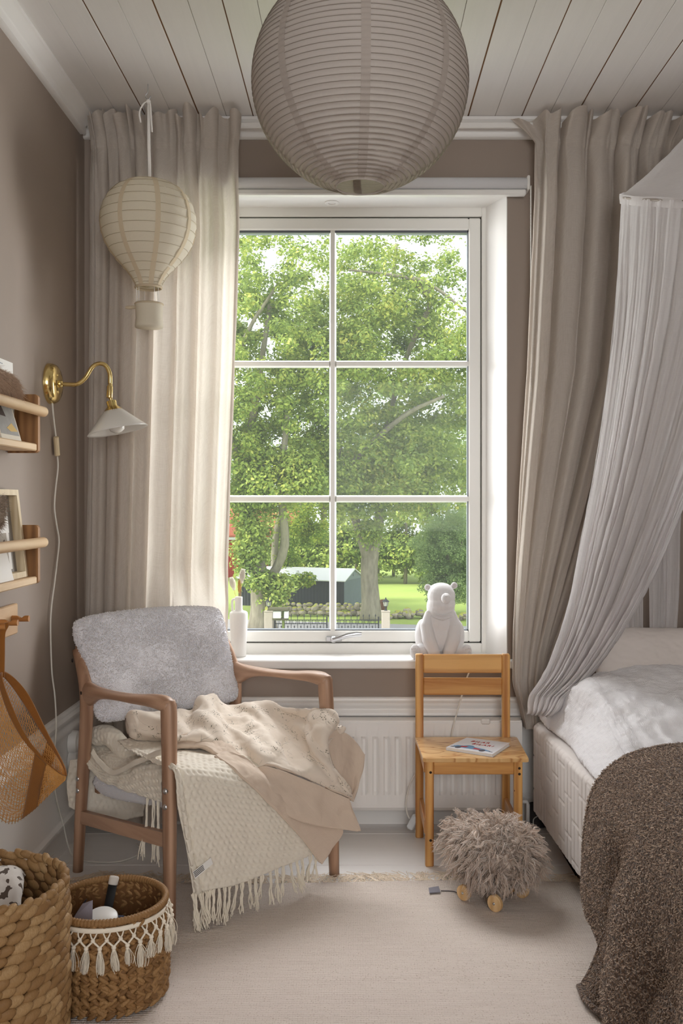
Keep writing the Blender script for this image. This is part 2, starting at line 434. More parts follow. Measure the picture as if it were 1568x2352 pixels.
m_pile = plain('white_teddy_curls', rgb(250, 247, 248), 0.95, spec=0.05, var=0.03, vscale=60, sheen=0.3, transl=0.25)
m_paper = plain('white_paper', rgb(236, 234, 230), 0.7, spec=0.2, var=0.01)

# ------------------------------------------------------------------ the room
YW, XL, XR, YR, ZC = 3.42, -0.97, 1.56, -1.60, 2.50
def struct(o, label, cat): return tag(o, label, cat, kind='structure')
floor = struct(box('floor', (XL - .1, YR - .1, -0.06), (XR + .1, YW + .25, -0.022), m_white), 'white painted board floor of the room', 'floor')
seams = [3.42, 3.30, 3.015] + [3.015 - 0.285 * k for k in range(1, 17)] + [YR]
for a, b in zip(seams[1:], seams[:-1]):
    box('floor_plank', (XL, a + .0012, -0.022), (XR, b - .0012, 0.0), m_floor, floor, 0.0015)
ceiling = struct(box('ceiling', (XL - .1, YR - .1, ZC + .0045), (XR + .1, YW + .3, ZC + .14), m_brownwood), 'white painted board ceiling with brown gaps', 'ceiling')
x0 = 0.5825 - 0.0945 * 17; k = 0; xs = []
while x0 < XR + .1:
    xs.append(x0); x0 += 0.0945
for k, (a, b) in enumerate(zip(xs[:-1], xs[1:])):
    a, b = max(a, XL), min(b, XR)
    if b - a < 0.01: continue
    ga = 0.0022 if (k % 2) else 0.0006
    gb = 0.0022 if ((k + 1) % 2) else 0.0006
    ga *= random.uniform(.7, 1.5); gb *= random.uniform(.7, 1.5)
    dz = random.uniform(0, .0012)
    box('ceiling_board', (a + ga, YR, ZC + dz), (b - gb, YW, ZC + .0045), m_ceil, ceiling, 0.0007)

struct(box('wall_left', (XL - .12, YR - .1, -.06), (XL, YW + .3, ZC + .1), m_wall), 'taupe painted wall on the left with shelves and lamp', 'wall')
struct(box('wall_right', (XR, YR - .1, -.06), (XR + .12, YW + .3, ZC + .1), m_wall), 'taupe painted wall on the right beyond the bed', 'wall')
wx0, wx1, wz0, wz1 = -0.7145, 0.5385, 0.552, 2.2405
mb = MB()
mb.box((XL, YW, -.06), (wx0, YW + .28, ZC + .1)).box((wx1, YW, -.06), (XR, YW + .28, ZC + .1))
mb.box((wx0, YW, -.06), (wx1, YW + .28, wz0)).box((wx0, YW, wz1), (wx1, YW + .28, ZC + .1))
struct(mb.build('wall_back', m_wall), 'taupe painted wall around the window', 'wall')
mb = MB()
mb.box((XL, YR - .12, -.06), (-.3, YR, ZC)).box((1.25, YR - .12, -.06), (XR, YR, ZC)).box((-.3, YR - .12, -.06), (1.25, YR, .7)).box((-.3, YR - .12, 2.25), (1.25, YR, ZC))  # the opening is made up to let the rear fill in
struct(mb.build('wall_rear', m_wall), 'taupe wall behind the viewer with an opening added for fill light', 'wall')

def profile_x(name, poly, x0, x1, mat, label, cat):       # poly (y,z) swept along x
    o = MB().prism(poly, x0, x1, 'x').build(name, mat); ashade(o, 50); return struct(o, label, cat)
def profile_y(name, poly, y0, y1, mat, label, cat):       # poly (x,z) swept along y
    o = MB().prism(poly, y0, y1, 'y').build(name, mat); ashade(o, 50); return struct(o, label, cat)
corn = [(0, 2.5), (.052, 2.5), (.052, 2.489), (.044, 2.484), (.036, 2.474), (.024, 2.466), (.02, 2.462), (.02, 2.44), (.014, 2.436), (0, 2.436)]
profile_x('trim_1', [(YW - d, z) for d, z in corn], XL, XR, m_white, 'white cornice under the ceiling above the window', 'cornice')
profile_y('trim_2', [(XL + d, z) for d, z in corn], YR, YW - .052, m_white, 'white cornice along the top of the left wall', 'cornice')
base = [(0, .448), (.010, .448), (.015, .443), (.015, .437), (.026, .430), (.026, .418), (.021, .412), (.021, .405), (.028, .399), (.028, .386), (.018, .380), (.018, .372), (.010, .368), (.010, .108), (.014, .104), (.024, .098), (.024, .085), (.019, .08), (.019, .0), (0, 0)]
profile_x('baseboard_back', [(YW - d, z) for d, z in base], XL + .0, XR, m_white, 'tall moulded white dado board below the window', 'baseboard')
profile_y('baseboard_left', [(XL + d, z) for d, z in base], YR, YW, m_white, 'tall moulded white dado board on the left wall', 'baseboard')

# ------------------------------------------------------------------ window
YF = 3.545
win = thing('window_1', 'large white window with six lights and a metal handle', 'window', (-.087, YF, .58), kind='structure')
fx0, fx1, fz0, fz1 = -.651, .477, .579, 2.231
def frame4(nm, x0, x1, z0, z1, wl, wr, wb, wt, y0, y1, mat, parent, ch=.003):
    box(nm + '_stile', (x0, y0, z0), (x0 + wl, y1, z1), mat, parent, ch); box(nm + '_stile', (x1 - wr, y0, z0), (x1, y1, z1), mat, parent, ch)
    box(nm + '_rail', (x0 + wl, y0, z0), (x1 - wr, y1, z0 + wb), mat, parent, ch); box(nm + '_rail', (x0 + wl, y0, z1 - wt), (x1 - wr, y1, z1), mat, parent, ch)
frame4('frame', fx0 - .03, fx1 + .03, fz0 - .02, fz1 + .03, .043, .043, .061, .061, YF, YF + .10, m_winwhite, win)
gx0, gx1, gz0, gz1 = fx0 + .0135, fx1 - .0135, fz0 + .0425, fz1 - .0325
MB().box((gx0 - .01, YF + .02, gz0 - .01), (gx0 + .012, YF + .03, gz1 + .01)).box((gx1 - .012, YF + .02, gz0 - .01), (gx1 + .01, YF + .03, gz1 + .01)).box((gx0, YF + .02, gz0 - .01), (gx1, YF + .03, gz0 + .012)).box((gx0, YF + .02, gz1 - .012), (gx1, YF + .03, gz1 + .01)).build('gasket', m_dark, win)
sx0, sx1, sz0, sz1 = gx0 + .003, gx1 - .003, gz0 + .003, gz1 - .003
frame4('sash', sx0, sx1, sz0, sz1, .044, .044, .041, .044, YF + .004, YF + .06, m_winwhite, win, .004)
lx0, lx1, lz0, lz1 = sx0 + .044, sx1 - .044, sz0 + .041, sz1 - .044
g = MB(); e = .0035
g.box((lx0, YF + .014, lz0), (lx0 + e, YF + .05, lz1)).box((lx1 - e, YF + .014, lz0), (lx1, YF + .05, lz1)).box((lx0, YF + .014, lz0), (lx1, YF + .05, lz0 + e)).box((lx0, YF + .014, lz1 - .008), (lx1, YF + .05, lz1))
g.build('glazing_seal', plain('grey_seal', rgb(96, 100, 108), .4), win)
vx, hz = -.0875, (1.1545, 1.6565)
gb_prof = lambda c, w: [(c - w, YF + .028), (c - w * .6, YF + .012), (c + w * .6, YF + .012), (c + w, YF + .028)]
MB().prism(gb_prof(vx, .0128), lz0, lz1, 'z').build('glazing_bar', m_winwhite, win)
for z in hz:
    for a, b in ((lx0, vx - .0128), (vx + .0128, lx1)):
        MB().prism([(YF + .028, z - .0132), (YF + .012, z - .008), (YF + .012, z + .008), (YF + .028, z + .0132)], a, b, 'x').build('glazing_bar', m_winwhite, win)
t = NT('window_glass'); lw = t.n('ShaderNodeLayerWeight'); lw.inputs[0].default_value = 0.15
gl = t.n('ShaderNodeBsdfGlossy'); gl.inputs['Roughness'].default_value = 0.01
tr = t.n('ShaderNodeBsdfTransparent'); tr.inputs[0].default_value = (.95, .965, .96, 1)
m_glass = t.done(t.mixsh(.008, t.mixsh(t.math('MULTIPLY', lw.outputs['Fresnel'], 0.5), tr.outputs[0], gl.outputs[0]), t.translucent(rgb(235, 238, 240))))   # haze over the view, mixed into the glass as a faint veil
for a, b in ((lx0, vx), (vx, lx1)):
    for c, d in ((lz0, hz[0]), (hz[0], hz[1]), (hz[1], lz1)):
        box('pane', (a, YF + .029, c), (b, YF + .033, d), m_glass, win)
# handle
hb = at(766, 1467, YF + .004)
hd = box('window_handle', hb + Vector((-.029, -.012, -.011)), hb + Vector((.03, .0, .011)), m_steel, win, .004)
mb = MB(); mb.lathe([(0, -.004), (.012, -.004), (.012, .012), (.009, .018), (0, .018)], 16, Matrix.Translation(hb + Vector((0, -.012, 0))) @ Matrix.Rotation(PI / 2, 4, 'X'))
mb.tube([hb + Vector(p) for p in ((-.002, -.028, 0), (.02, -.03, .006), (.05, -.032, .016), (.085, -.03, .021), (.103, -.028, .020))], [(.006, .008), (.006, .008), (.0045, .009), (.0035, .0095), (.003, .008)], 10, (0, 1, 0))
ashade(mb.build('lever', m_steel, hd), 40)
sill = box('window_sill', (-.735, 3.385, .553), (.60, YF + .03, .583), m_white, win, .004)
# reveal lining
zt = 2.236
MB().prism([(.536, YW), (.478, YF + .002), (wx1, YF + .002), (wx1, YW)], .583, zt + .003, 'z').build('reveal_panel', m_white, win)
MB().prism([(-.712, YW), (-.652, YF + .002), (wx0, YF + .002), (wx0, YW)], .583, zt + .003, 'z').build('reveal_panel', m_white, win)
MB().prism([(YW, zt), (YF + .002, zt - .003), (YF + .002, wz1), (YW, wz1)], wx0, wx1, 'x').build('reveal_panel', m_white, win)

dl = at(762, 466, 3.492); dl.z = zt - .002
o = thing('recessed_downlight', 'small round recessed spotlight in the white top of the window niche', 'ceiling light', dl)
ashade(MB().lathe([(.013, .004), (.014, -.003), (.022, -.005), (.027, -.002), (.027, .002)], 28, Matrix.Translation(dl)).build('trim_ring', m_white, o), 35)
MB().lathe([(0, .001), (.0135, .001)], 20, Matrix.Translation(dl)).build('lamp_lens', plain('frosted_lens', rgb(150, 148, 142), .3), o)

# roller blind above the niche
rb = thing('roller_blind', 'white roller blind rolled up above the window with bead chain', 'blind', (-.06, 3.36, 2.26))
c0 = at(0, 420, 3.375).z; xa, xb = -.74, at(1212, 0, 3.375).x
MB().tube([(xa, 3.385, c0), (xb, 3.385, c0)], .0215, 20, (0, 0, 1)).build('rolled_fabric', plain('white_blind_fabric', rgb(222, 222, 224), .6, var=.02), rb, True)
box('bottom_bar', (xa + .01, 3.372, at(0, 447, 3.372).z), (xb - .006, 3.40, at(0, 434, 3.372).z), m_plastic, rb, .004)
for x in (xa, xb): box('end_bracket', (x - .004, 3.362, c0 - .026), (x + .006, YW, c0 + .024), m_plastic, rb, .003)
mb = MB(); zc = c0 - .02
ch = [Vector((xb + .006 + s * .0, 3.352 + s, zc - .004 * i)) for s in (-.004, .006) for i in range(190)]
for p in ch[::1]: mb.ball(p, .0019, 5, 4)
tag(mb.build('bead_chain', m_plastic, rb, True, fix=False), kind='stuff')

# ------------------------------------------------------------------ outside: the garden seen from an upper floor
ZG = -4.857
def gat(px, py): return onz(px, py, ZG)
t = NT('mown_grass'); v = t.coord(); n1 = t.noise(v, .5, 5); n2 = t.noise(v, 9, 4)
m_grass = t.done(t.bsdf(t.mix(n1, t.mix(n2, rgb(126, 152, 76), rgb(156, 178, 100)), t.mix(n2, rgb(156, 166, 84), rgb(182, 196, 112))), .9, 0, .1, 0, 0, t.bump(n2, .5, .05)))
me = box('lawn', (-60, 12, ZG - .5), (60, 120, ZG), m_grass); struct(me, 'sunlit green lawn beyond the road', 'lawn')
m_road = plain('grey_asphalt', rgb(164, 160, 162), .9, var=.1, vscale=2)
a, b = gat(560, 1424), gat(1100, 1440)
d = (b - a).normalized(); a2, b2 = a - d * 40, b + d * 40
nrm = Vector((-d.y, d.x, 0)) * -7.0
road = MB().prism([(a2.x, a2.y), (b2.x, b2.y), (b2.x + nrm.x, b2.y + nrm.y), (a2.x + nrm.x, a2.y + nrm.y)], ZG - .3, ZG + .02).build('road', m_road)
struct(road, 'grey asphalt road in front of the garden gate', 'road')

t = NT('leaf_green'); v = t.coord(); gi = t.n('ShaderNodeNewGeometry')
def leafmat(name, cols, hue=.5):
    t = NT(name); gi = t.n('ShaderNodeNewGeometry'); v = t.coord()
    r = t.math('ADD', t.math('MULTIPLY', gi.outputs['Random Per Island'], .45), t.math('MULTIPLY', t.noise(v, .45, 3), .75))
    col = t.ramp(r, cols)
    sh = t.bsdf(col, .55, 0, .25)
    return t.done(t.mixsh(.38, sh, t.translucent(col)))
G1 = [(.15, rgb(78, 100, 60)), (.45, rgb(134, 156, 80)), (.72, rgb(178, 194, 100)), (.97, rgb(224, 216, 116))]
G2 = [(.2, rgb(80, 112, 44)), (.5, rgb(132, 160, 60)), (.75, rgb(178, 192, 76)), (.95, rgb(216, 204, 84))]
G3 = [(.2, rgb(104, 130, 84)), (.55, rgb(150, 174, 112)), (.9, rgb(188, 204, 138))]
m_leaf1, m_leaf2, m_leaf3 = leafmat('oak_leaf_green', G1), leafmat('yellowing_leaf', G2), leafmat('willow_leaf_green', G3)
t = NT('rough_bark'); v = t.coord(scale=(1, 1, .3)); n1 = t.noise(v, 5, 6, .65)
m_bark = t.done(t.bsdf(t.mix(n1, rgb(74, 68, 56), rgb(186, 178, 158)), .95, 0, .1, 0, 0, t.bump(n1, .9, .05)))

def leaves(centres, radii, per, size, rng, squash=.75):
    cs = np.repeat(np.asarray(centres, float), per, axis=0); rr = np.repeat(np.broadcast_to(np.asarray(radii, float), (len(centres),)), per)[:, None]
    n = len(cs); d = rng.normal(size=(n, 3)); d /= np.linalg.norm(d, axis=1, keepdims=True)
    P = cs + d * rr * (rng.random((n, 1)) ** .45) * np.array([1, 1, squash])
    nn = d * .8 + rng.normal(size=(n, 3)) * .6 + np.array([0, 0, .7]); nn /= np.linalg.norm(nn, axis=1, keepdims=True)
    a = np.cross(nn, rng.normal(size=(n, 3))); a /= np.linalg.norm(a, axis=1, keepdims=True); b = np.cross(nn, a)
    s = size * rng.uniform(.6, 1.3, (n, 1))
    fold = nn * s * .22
    V = np.stack([P - a * s, P - b * s * .55 + fold, P + a * s * 1.05, P + b * s * .55 + fold], axis=1)
    F = (np.arange(n) * 4)[:, None] + np.array([[0, 1, 2], [0, 2, 3]]).reshape(1, 6)
    return V.reshape(-1, 3), F.reshape(-1, 3)
def blob_centres(n, c, r, rng, shell=.5, zmin=None):
    d = rng.normal(size=(n, 3)); d /= np.linalg.norm(d, axis=1, keepdims=True)
    P = np.asarray(c) + d * np.asarray(r) * (shell + (1 - shell) * rng.random((n, 1)))
    if zmin is not None: P = P[P[:, 2] > zmin]
    return P
rng = np.random.default_rng(5)
def make_tree(name, label, base, trunk, limbs, cents, rad, per, size, lm, group=None):
    root = thing(name, label, 'tree', base, group=group)
    mb = MB()
    mb.tube(spline([p for p, r in trunk], 14), list(np.interp(np.linspace(0, 1, 14), np.linspace(0, 1, len(trunk)), [r for p, r in trunk])), 14)
    mb.build('trunk', m_bark, root, True)
    for lb in limbs:
        P = spline([p for p, r in lb], 10)
        MB().tube(P, list(np.interp(np.linspace(0, 1, 10), np.linspace(0, 1, len(lb)), [r for p, r in lb])), 8).build('branch', m_bark, root, True)
    V, F = leaves(cents, rad, per, size, rng)
    o = mesh_np('foliage', V, F, lm, root, False); o['kind'] = 'stuff'
    return root
def P3(px, py, Y): return tuple(at(px, py, Y))
# right oak, in front of the stones
Y2 = 48.8; b2_ = gat(852, 1421); b2_.y = Y2; b2_ = Vector((.757, Y2, ZG))
tr2 = [((b2_.x, Y2, ZG - .1), .62), ((b2_.x - .02, Y2, ZG + .9), .47), (P3(848, 1330, Y2), .43), (P3(850, 1275, Y2), .44), (P3(868, 1215, Y2), .26), (P3(874, 1150, Y2), .2), (P3(880, 1000, Y2), .13)]
lb2 = [[(P3(846, 1290, Y2), .3), (P3(832, 1240, Y2 - .4), .25), (P3(815, 1190, Y2 - .8), .2), (P3(790, 1080, Y2 - 1.5), .14), (P3(760, 900, Y2 - 2), .08)],
       [(P3(790, 1080, Y2 - 1.5), .15), (P3(850, 1020, Y2 - 2), .14), (P3(935, 950, Y2 - 2.6), .12), (P3(1020, 910, Y2 - 3), .07)],
       [(P3(880, 1000, Y2), .12), (P3(940, 800, Y2), .13), (P3(990, 690, Y2 - 1), .12), (P3(940, 640, Y2 - 1.4), .1), (P3(800, 620, Y2 - 2), .05)],
       [(P3(990, 690, Y2 - 1), .12), (P3(950, 640, Y2 - 2), .11), (P3(1010, 668, Y2 - 2), .08), (P3(1075, 720, Y2 - 2), .05)],
       [(P3(905, 760, Y2 + 3), .14), (P3(905, 700, Y2 + 3), .13), (P3(903, 640, Y2 + 3), .12), (P3(910, 560, Y2 + 3), .1)]]
ce = np.vstack([blob_centres(520, (1.9, Y2, 8.2), (6.6, 5.5, 8.4), rng, .35), blob_centres(120, (2.2, Y2 - 1.5, 2.6), (4.6, 3.2, 2.4), rng, .3, 1.5),
                blob_centres(26, P3(800, 1135, Y2 - 1.6), (1.0, 1.0, 1.3), rng, .2), blob_centres(7, P3(848, 1225, Y2 - 1.2), (.3, .4, .9), rng, .2),
                blob_centres(22, P3(925, 1135, Y2 - 1), (1.3, 1, .6), rng, .2)])
make_tree('oak_tree', 'big oak with a thick bare trunk beside the grey shed', b2_, tr2, lb2, ce, rng.uniform(.5, 1.05, len(ce)), 125, .108, m_leaf1)
# left tree with ivy, its trunk behind the vase
Y1 = 44.4; b1 = Vector((-4.35, Y1, ZG))
tr1 = [((b1.x, Y1, ZG - .1), .75), ((b1.x, Y1, ZG + 1), .55), (P3(600, 1350, Y1), .52), (P3(590, 1290, Y1), .33), (P3(576, 1220, Y1), .3), (P3(560, 1100, Y1), .24), (P3(590, 900, Y1), .16), (P3(620, 700, Y1), .1)]
lb1 = [[(P3(606, 1350, Y1), .3), (P3(632, 1310, Y1 - .3), .22), (P3(652, 1262, Y1 - .5), .22), (P3(653, 1210, Y1 - .6), .2), (P3(645, 1120, Y1 - .8), .18), (P3(660, 950, Y1 - 1), .12)],
       [(P3(560, 1100, Y1), .2), (P3(520, 950, Y1 - .5), .15), (P3(560, 780, Y1 - 1), .1), (P3(640, 650, Y1 - 1.2), .06)]]
ce = np.vstack([blob_centres(470, (-5.0, Y1 + .5, 7.4), (5.4, 4.6, 8.2), rng, .35), blob_centres(50, P3(580, 1120, Y1 - 1), (1.2, 1.2, 2.4), rng, .2), blob_centres(46, P3(690, 1090, Y1 - 1.2), (1.1, 1.2, 1.3), rng, .2),
                blob_centres(24, P3(578, 1260, Y1 - .9), (.45, .4, 1.3), rng, .2), blob_centres(10, P3(640, 1345, Y1 - .8), (.5, .4, .35), rng, .2), blob_centres(8, P3(600, 1335, Y1 - 1.1), (.45, .3, .3), rng, .2), blob_centres(8, P3(633, 1378, Y1 - 1.1), (.2, .3, .4), rng, .2), blob_centres(40, (-9.5, Y1, 3), (2.5, 3, 5), rng, .2)])
make_tree('maple_tree', 'leafy tree with a leaning branch behind the tall white vase', b1, tr1, lb1, ce, rng.uniform(.4, .95, len(ce)), 125, .102, m_leaf1)
# yellow-green crown hanging in front of the red house
by = Vector((-3.3, 57, ZG))
make_tree('yellowing_tree', 'yellow green tree in front of the red house', by, [((-4.9, 57, ZG), .25), ((-4.8, 57, -1), .2), ((-4.3, 57, 1), .15), ((-3.9, 57, 3), .08)], [],
          np.vstack([blob_centres(46, P3(700, 1215, 57), (1.8, 1.2, 1.5), rng, .1), blob_centres(20, P3(655, 1290, 57), (.8, .8, 1.1), rng, .1), blob_centres(8, P3(690, 1330, 53), (.5, .4, .3), rng, .1)]), .55, 170, .085, m_leaf2)
make_tree('lime_tree', 'large green tree standing furthest left, beyond the left curtain', (-13.5, 50, ZG), [((-13.5, 50, ZG), .45), ((-13.4, 50, 2), .35), ((-13.2, 50, 7), .2)], [[((-13.4, 50, 1), .2), ((-15, 50, 4), .12), ((-16.5, 50, 6), .06)]],
          blob_centres(190, (-13.5, 50, 6), (4.6, 4, 7.5), rng, .35), rng.uniform(.6, 1.2, 190), 90, .13, m_leaf1)
# round willow bush to the right
Yb = 51.5
make_tree('willow_bush', 'soft green bushy tree on the lawn behind the white bear', (4.9, Yb, ZG), [((4.9, Yb, ZG), .16), ((4.9, Yb, -2), .1), ((5.0, Yb, -.2), .05)],
          [[((4.9, Yb, -3.6), .08), ((4.4, Yb, -2), .06), ((4.1, Yb, -.6), .03)], [((4.9, Yb, -3.6), .08), ((5.4, Yb, -2), .06), ((5.8, Yb, -.6), .03)]],
          np.vstack([blob_centres(190, (5.0, Yb, -1.5), (1.9, 1.8, 2.5), rng, .45), blob_centres(60, (5.2, Yb, -3.4), (1.6, 1.4, 1.1), rng, .3, ZG + .3)]), .45, 160, .060, m_leaf3)
# the wood behind the lawn
for i, (x, y, h, w, lm) in enumerate(((-16, 74, 14, 4.5, m_leaf1), (-9.0, 84, 16, 5, m_leaf3), (-2.6, 72, 13, 3.6, m_leaf1), (1.6, 78, 17, 4, m_leaf3), (5.2, 71, 13, 3.6, m_leaf1), (9.6, 74, 16, 4.4, m_leaf3), (14.5, 72, 15, 4.5, m_leaf1))):
    cz = ZG + h * .5
    ce = np.vstack([blob_centres(70, (x, y, cz + 1), (w, w * .8, h * .42), rng, .35), blob_centres(34, (x, y - 1.5, ZG + 2.2), (w, 1.5, 1.6), rng, .2, ZG + .7)])
    wh = ('left of the red house', 'behind the red house', 'above the left half of the shed', 'behind the right half of the shed', 'behind the thick oak trunk', 'behind the willow bush', 'at the right edge of the window')[i]
    make_tree('background_tree', f'distant green woodland tree {wh}', (x, y, ZG), [((x, y, ZG), .3), ((x + .2, y, cz), .22), ((x, y, cz + h * .3), .1)],
              [[((x - 1.6, y - .8, ZG), .14), ((x - 1.5, y - .8, cz), .1)], [((x + 1.4, y - .6, ZG), .13), ((x + 1.6, y - .6, cz), .1)]], ce, rng.uniform(.7, 1.2, len(ce)), 120, .15, lm, 'woodland trees beyond the lawn')

ce = np.vstack([blob_centres(150, (3.0, 70.5, ZG + 2.6), (9.5, 1.3, 2.6), rng, .05, ZG + .1), blob_centres(60, (-5.5, 71.5, ZG + 2.4), (4.0, 1.2, 2.6), rng, .05, ZG + .4)])
V, F = leaves(ce, rng.uniform(.7, 1.2, len(ce)), 80, .17, rng)
o = mesh_np('undergrowth', V, F, m_leaf1, None, False); tag(o, 'dense dark undergrowth along the far edge of the lawn', 'undergrowth', kind='stuff')

# shed
m_shed = plain('charcoal_corrugated_steel', rgb(52, 56, 62), .5, var=.05); m_shed2 = plain('grey_corrugated_steel', rgb(116, 126, 136), .5, var=.05)
m_roof = plain('white_metal_roof', rgb(228, 228, 230), .5, var=.03)
cS = Vector((-.68, 53.4, ZG)); dl_ = Vector((-4.27, 1.6, 0)).normalized(); dg = Vector((1.6, 4.27, 0)).normalized()
shed = thing('shed', 'long charcoal corrugated shed with a white metal roof', 'shed', cS)
Lh, Gh, Hh, Rh = 6.6, 2.9, 1.6, .52
def corr(name, a, d, L, h, mat, out, n):
    ts = np.linspace(0, L, n * 4 + 1); off = np.where((np.arange(len(ts)) // 2) % 2 == 0, 0, .05)
    B = np.array([np.array(a) + np.array(d) * t + np.array(out) * o for t, o in zip(ts, off)])
    Tt = B.copy(); Tt[:, 2] += h
    return mesh_np(name, np.vstack([B, Tt]), [[i, i + 1, len(ts) + i + 1, len(ts) + i] for i in range(len(ts) - 1)], mat, shed, False)
corr('wall_sheet', cS, dl_, Lh, Hh, m_shed, -dg, 34); corr('gable_sheet', cS, dg, Gh, Hh, m_shed2, -dl_, 16)
c2 = cS + dl_ * Lh; corr('gable_sheet', c2, dg, Gh, Hh, m_shed2, dl_, 12); corr('wall_sheet', cS + dg * Gh, dl_, Lh, Hh, m_shed, dg, 20)
up = Vector((0, 0, 1))
for s, cc in ((1, cS - dl_ * .02), (2, c2 + dl_ * .02)):
    ap = cc + dg * (Gh / 2) + up * (Hh + Rh)
    V = [cc + up * Hh, cc + dg * Gh + up * Hh, ap]; MB().add(V + [p - dl_ * (.03 if s == 1 else -.03) for p in V], [(0, 1, 2), (3, 5, 4), (0, 3, 4, 1), (1, 4, 5, 2), (2, 5, 3, 0)]).build('gable_top', m_shed2, shed)
for s in (0, 1):
    e0 = cS - dl_ * .12 + up * (Hh - .04) + (dg * (Gh + .15) if s else dg * -.15); r0 = cS - dl_ * .12 + dg * (Gh / 2) + up * (Hh + Rh + .03)
    V = [e0, r0, r0 + dl_ * (Lh + .24), e0 + dl_ * (Lh + .24)]
    MB().add(V + [p + up * .05 for p in V], [(0, 1, 2, 3), (7, 6, 5, 4), (0, 4, 5, 1), (1, 5, 6, 2), (2, 6, 7, 3), (3, 7, 4, 0)]).build('roof_sheet', m_roof, shed)
for k in (.42, .62):
    p = cS + dg * (Gh * k) + up * (Hh + .17) - dl_ * .03
    V = [p, p + dg * .2, p + dg * .2 + up * .16, p + up * .16]; MB().add(V + [q - dl_ * .02 for q in V], [(0, 1, 2, 3), (7, 6, 5, 4), (0, 4, 5, 1), (1, 5, 6, 2), (2, 6, 7, 3), (3, 7, 4, 0)]).build('vent', m_roof, shed)
pp = gat(732, 1396); o = MB().tube([pp, pp + up * 1.62], .06, 10).build('pale_pole', plain('pale_green_post', rgb(150, 156, 140), .7)); tag(o, 'thin pale pole standing in front of the dark shed wall', 'pole')
# red house
m_red = wood('falu_red_boards', rgb(196, 66, 44), rgb(170, 50, 36), 'z', .3, .8)
m_tile = plain('red_clay_tile', rgb(196, 110, 84), .8, var=.15, vscale=20)
house = thing('red_house', 'red wooden house with white corner boards behind the shed', 'house', (-7, 77, ZG))
hx0, hx1, hy0, hy1, hz1 = -11.5, -4.35, 76, 82, -1.75
mb = MB(); x = hx0
while x < hx1 - .1:
    box('wall_board', (x, hy0 - .03, ZG), (x + .34, hy0, hz1), m_red, house, .01); x += .36
box('house_body', (hx0, hy0, ZG), (hx1, hy1, hz1), m_red, house)
for x in (hx0, hx1 - .12): box('corner_board', (x, hy0 - .07, ZG), (x + .3, hy0 - .02, hz1), m_roof, house)
box('eaves_board', (hx0 - .2, hy0 - .3, hz1 - .1), (hx1 + .4, hy0 - .2, hz1 + .12), m_roof, house)
for a, b in (((hx0 - .2, hy0 - .3, hz1 + .1), 1), ((hx0 - .2, hy1 + .3, hz1 + .1), -1)):
    p = Vector(a); q = Vector((p.x, (hy0 + hy1) / 2, hz1 + 2.2)); w = Vector((hx1 - hx0 + .6, 0, 0)); V = [p, p + w, q + w, q]
    MB().add(V + [v_ + up * .15 for v_ in V], [(0, 1, 2, 3), (7, 6, 5, 4), (0, 4, 5, 1), (1, 5, 6, 2), (2, 6, 7, 3), (3, 7, 4, 0)]).build('roof_slope', m_tile, house)
wn = box('window_frame', (-5.9, hy0 - .1, -3.6), (-5.0, hy0 - .03, -2.3), m_roof, house); box('window_pane', (-5.8, hy0 - .11, -3.5), (-5.1, hy0 - .1, -2.4), plain('dark_pane', rgb(70, 80, 90), .1), wn)
# stone wall and rocks
m_stone = plain('mossy_field_stone', rgb(158, 148, 136), .95, var=.25, vscale=1.2, bump=.6, bscale=8, bdist=.03)
t = NT('mossy_field_stone_two'); gi = t.n('ShaderNodeNewGeometry'); sp = t.n('ShaderNodeSeparateXYZ'); t.l(gi.outputs['Normal'], sp.inputs[0])
v = t.coord('Generated', rand=5); nn = t.noise(v, 3, 4)
mossf = t.math('GREATER_THAN', t.math('ADD', t.math('MULTIPLY', sp.outputs[2], .8), nn), 1.05)
oi = t.n('ShaderNodeObjectInfo')
m_stone = t.done(t.bsdf(t.mix(mossf, t.mix(oi.outputs['Random'], rgb(132, 124, 116), rgb(186, 174, 160)), rgb(172, 174, 84)), .95, 0, .1, 0, 0, t.bump(nn, .6, .05)))
def stone_mesh(seed):
    bm = bmesh.new(); bmesh.ops.create_icosphere(bm, subdivisions=2, radius=1); r = random.Random(seed)
    ax = [Vector((r.gauss(0, 1), r.gauss(0, 1), r.gauss(0, 1))).normalized() for _ in range(7)]; cut = [r.uniform(.62, .9) for _ in ax]
    for vv in bm.verts:
        for a_, c_ in zip(ax, cut):
            d_ = vv.co.dot(a_)
            if d_ > c_: vv.co -= a_ * (d_ - c_) * .85
    me = bpy.data.meshes.new('stone'); bm.to_mesh(me); bm.free(); me.materials.append(m_stone); return me
SM = [stone_mesh(s) for s in range(6)]
def stone(parent, loc, s, r):
    o = bpy.data.objects.new('stone', r.choice(SM)); C.objects.link(o); o.parent = parent
    o.location = Vector(loc) - ROOTM[parent].translation; o.scale = (s * r.uniform(.9, 1.3), s * r.uniform(.8, 1.1), s * r.uniform(.6, .95)); o.rotation_euler = (r.uniform(-.3, .3), r.uniform(-.3, .3), r.uniform(0, 6))
sw = thing('stone_wall', 'low mossy dry stone wall in front of the shed', 'stone wall', (-1.6, 50, ZG))
r = random.Random(3)
for row, (n_, s_, dz) in enumerate(((20, .2, .16), (18, .19, .40), (15, .15, .58))):
    for i in range(n_):
        x = -4.1 + (4.55) * (i + .5 + r.uniform(-.2, .2)) / n_
        stone(sw, (x, 50.4 + r.uniform(-.08, .08), ZG + dz + r.uniform(-.04, .04) + (.08 if x < -3.2 and row == 2 else 0)), s_ * r.uniform(.85, 1.2), r)
rp = thing('rock_pile', 'heap of mossy field stones right of the gate pillar', 'rocks', (2.9, 49.5, ZG))
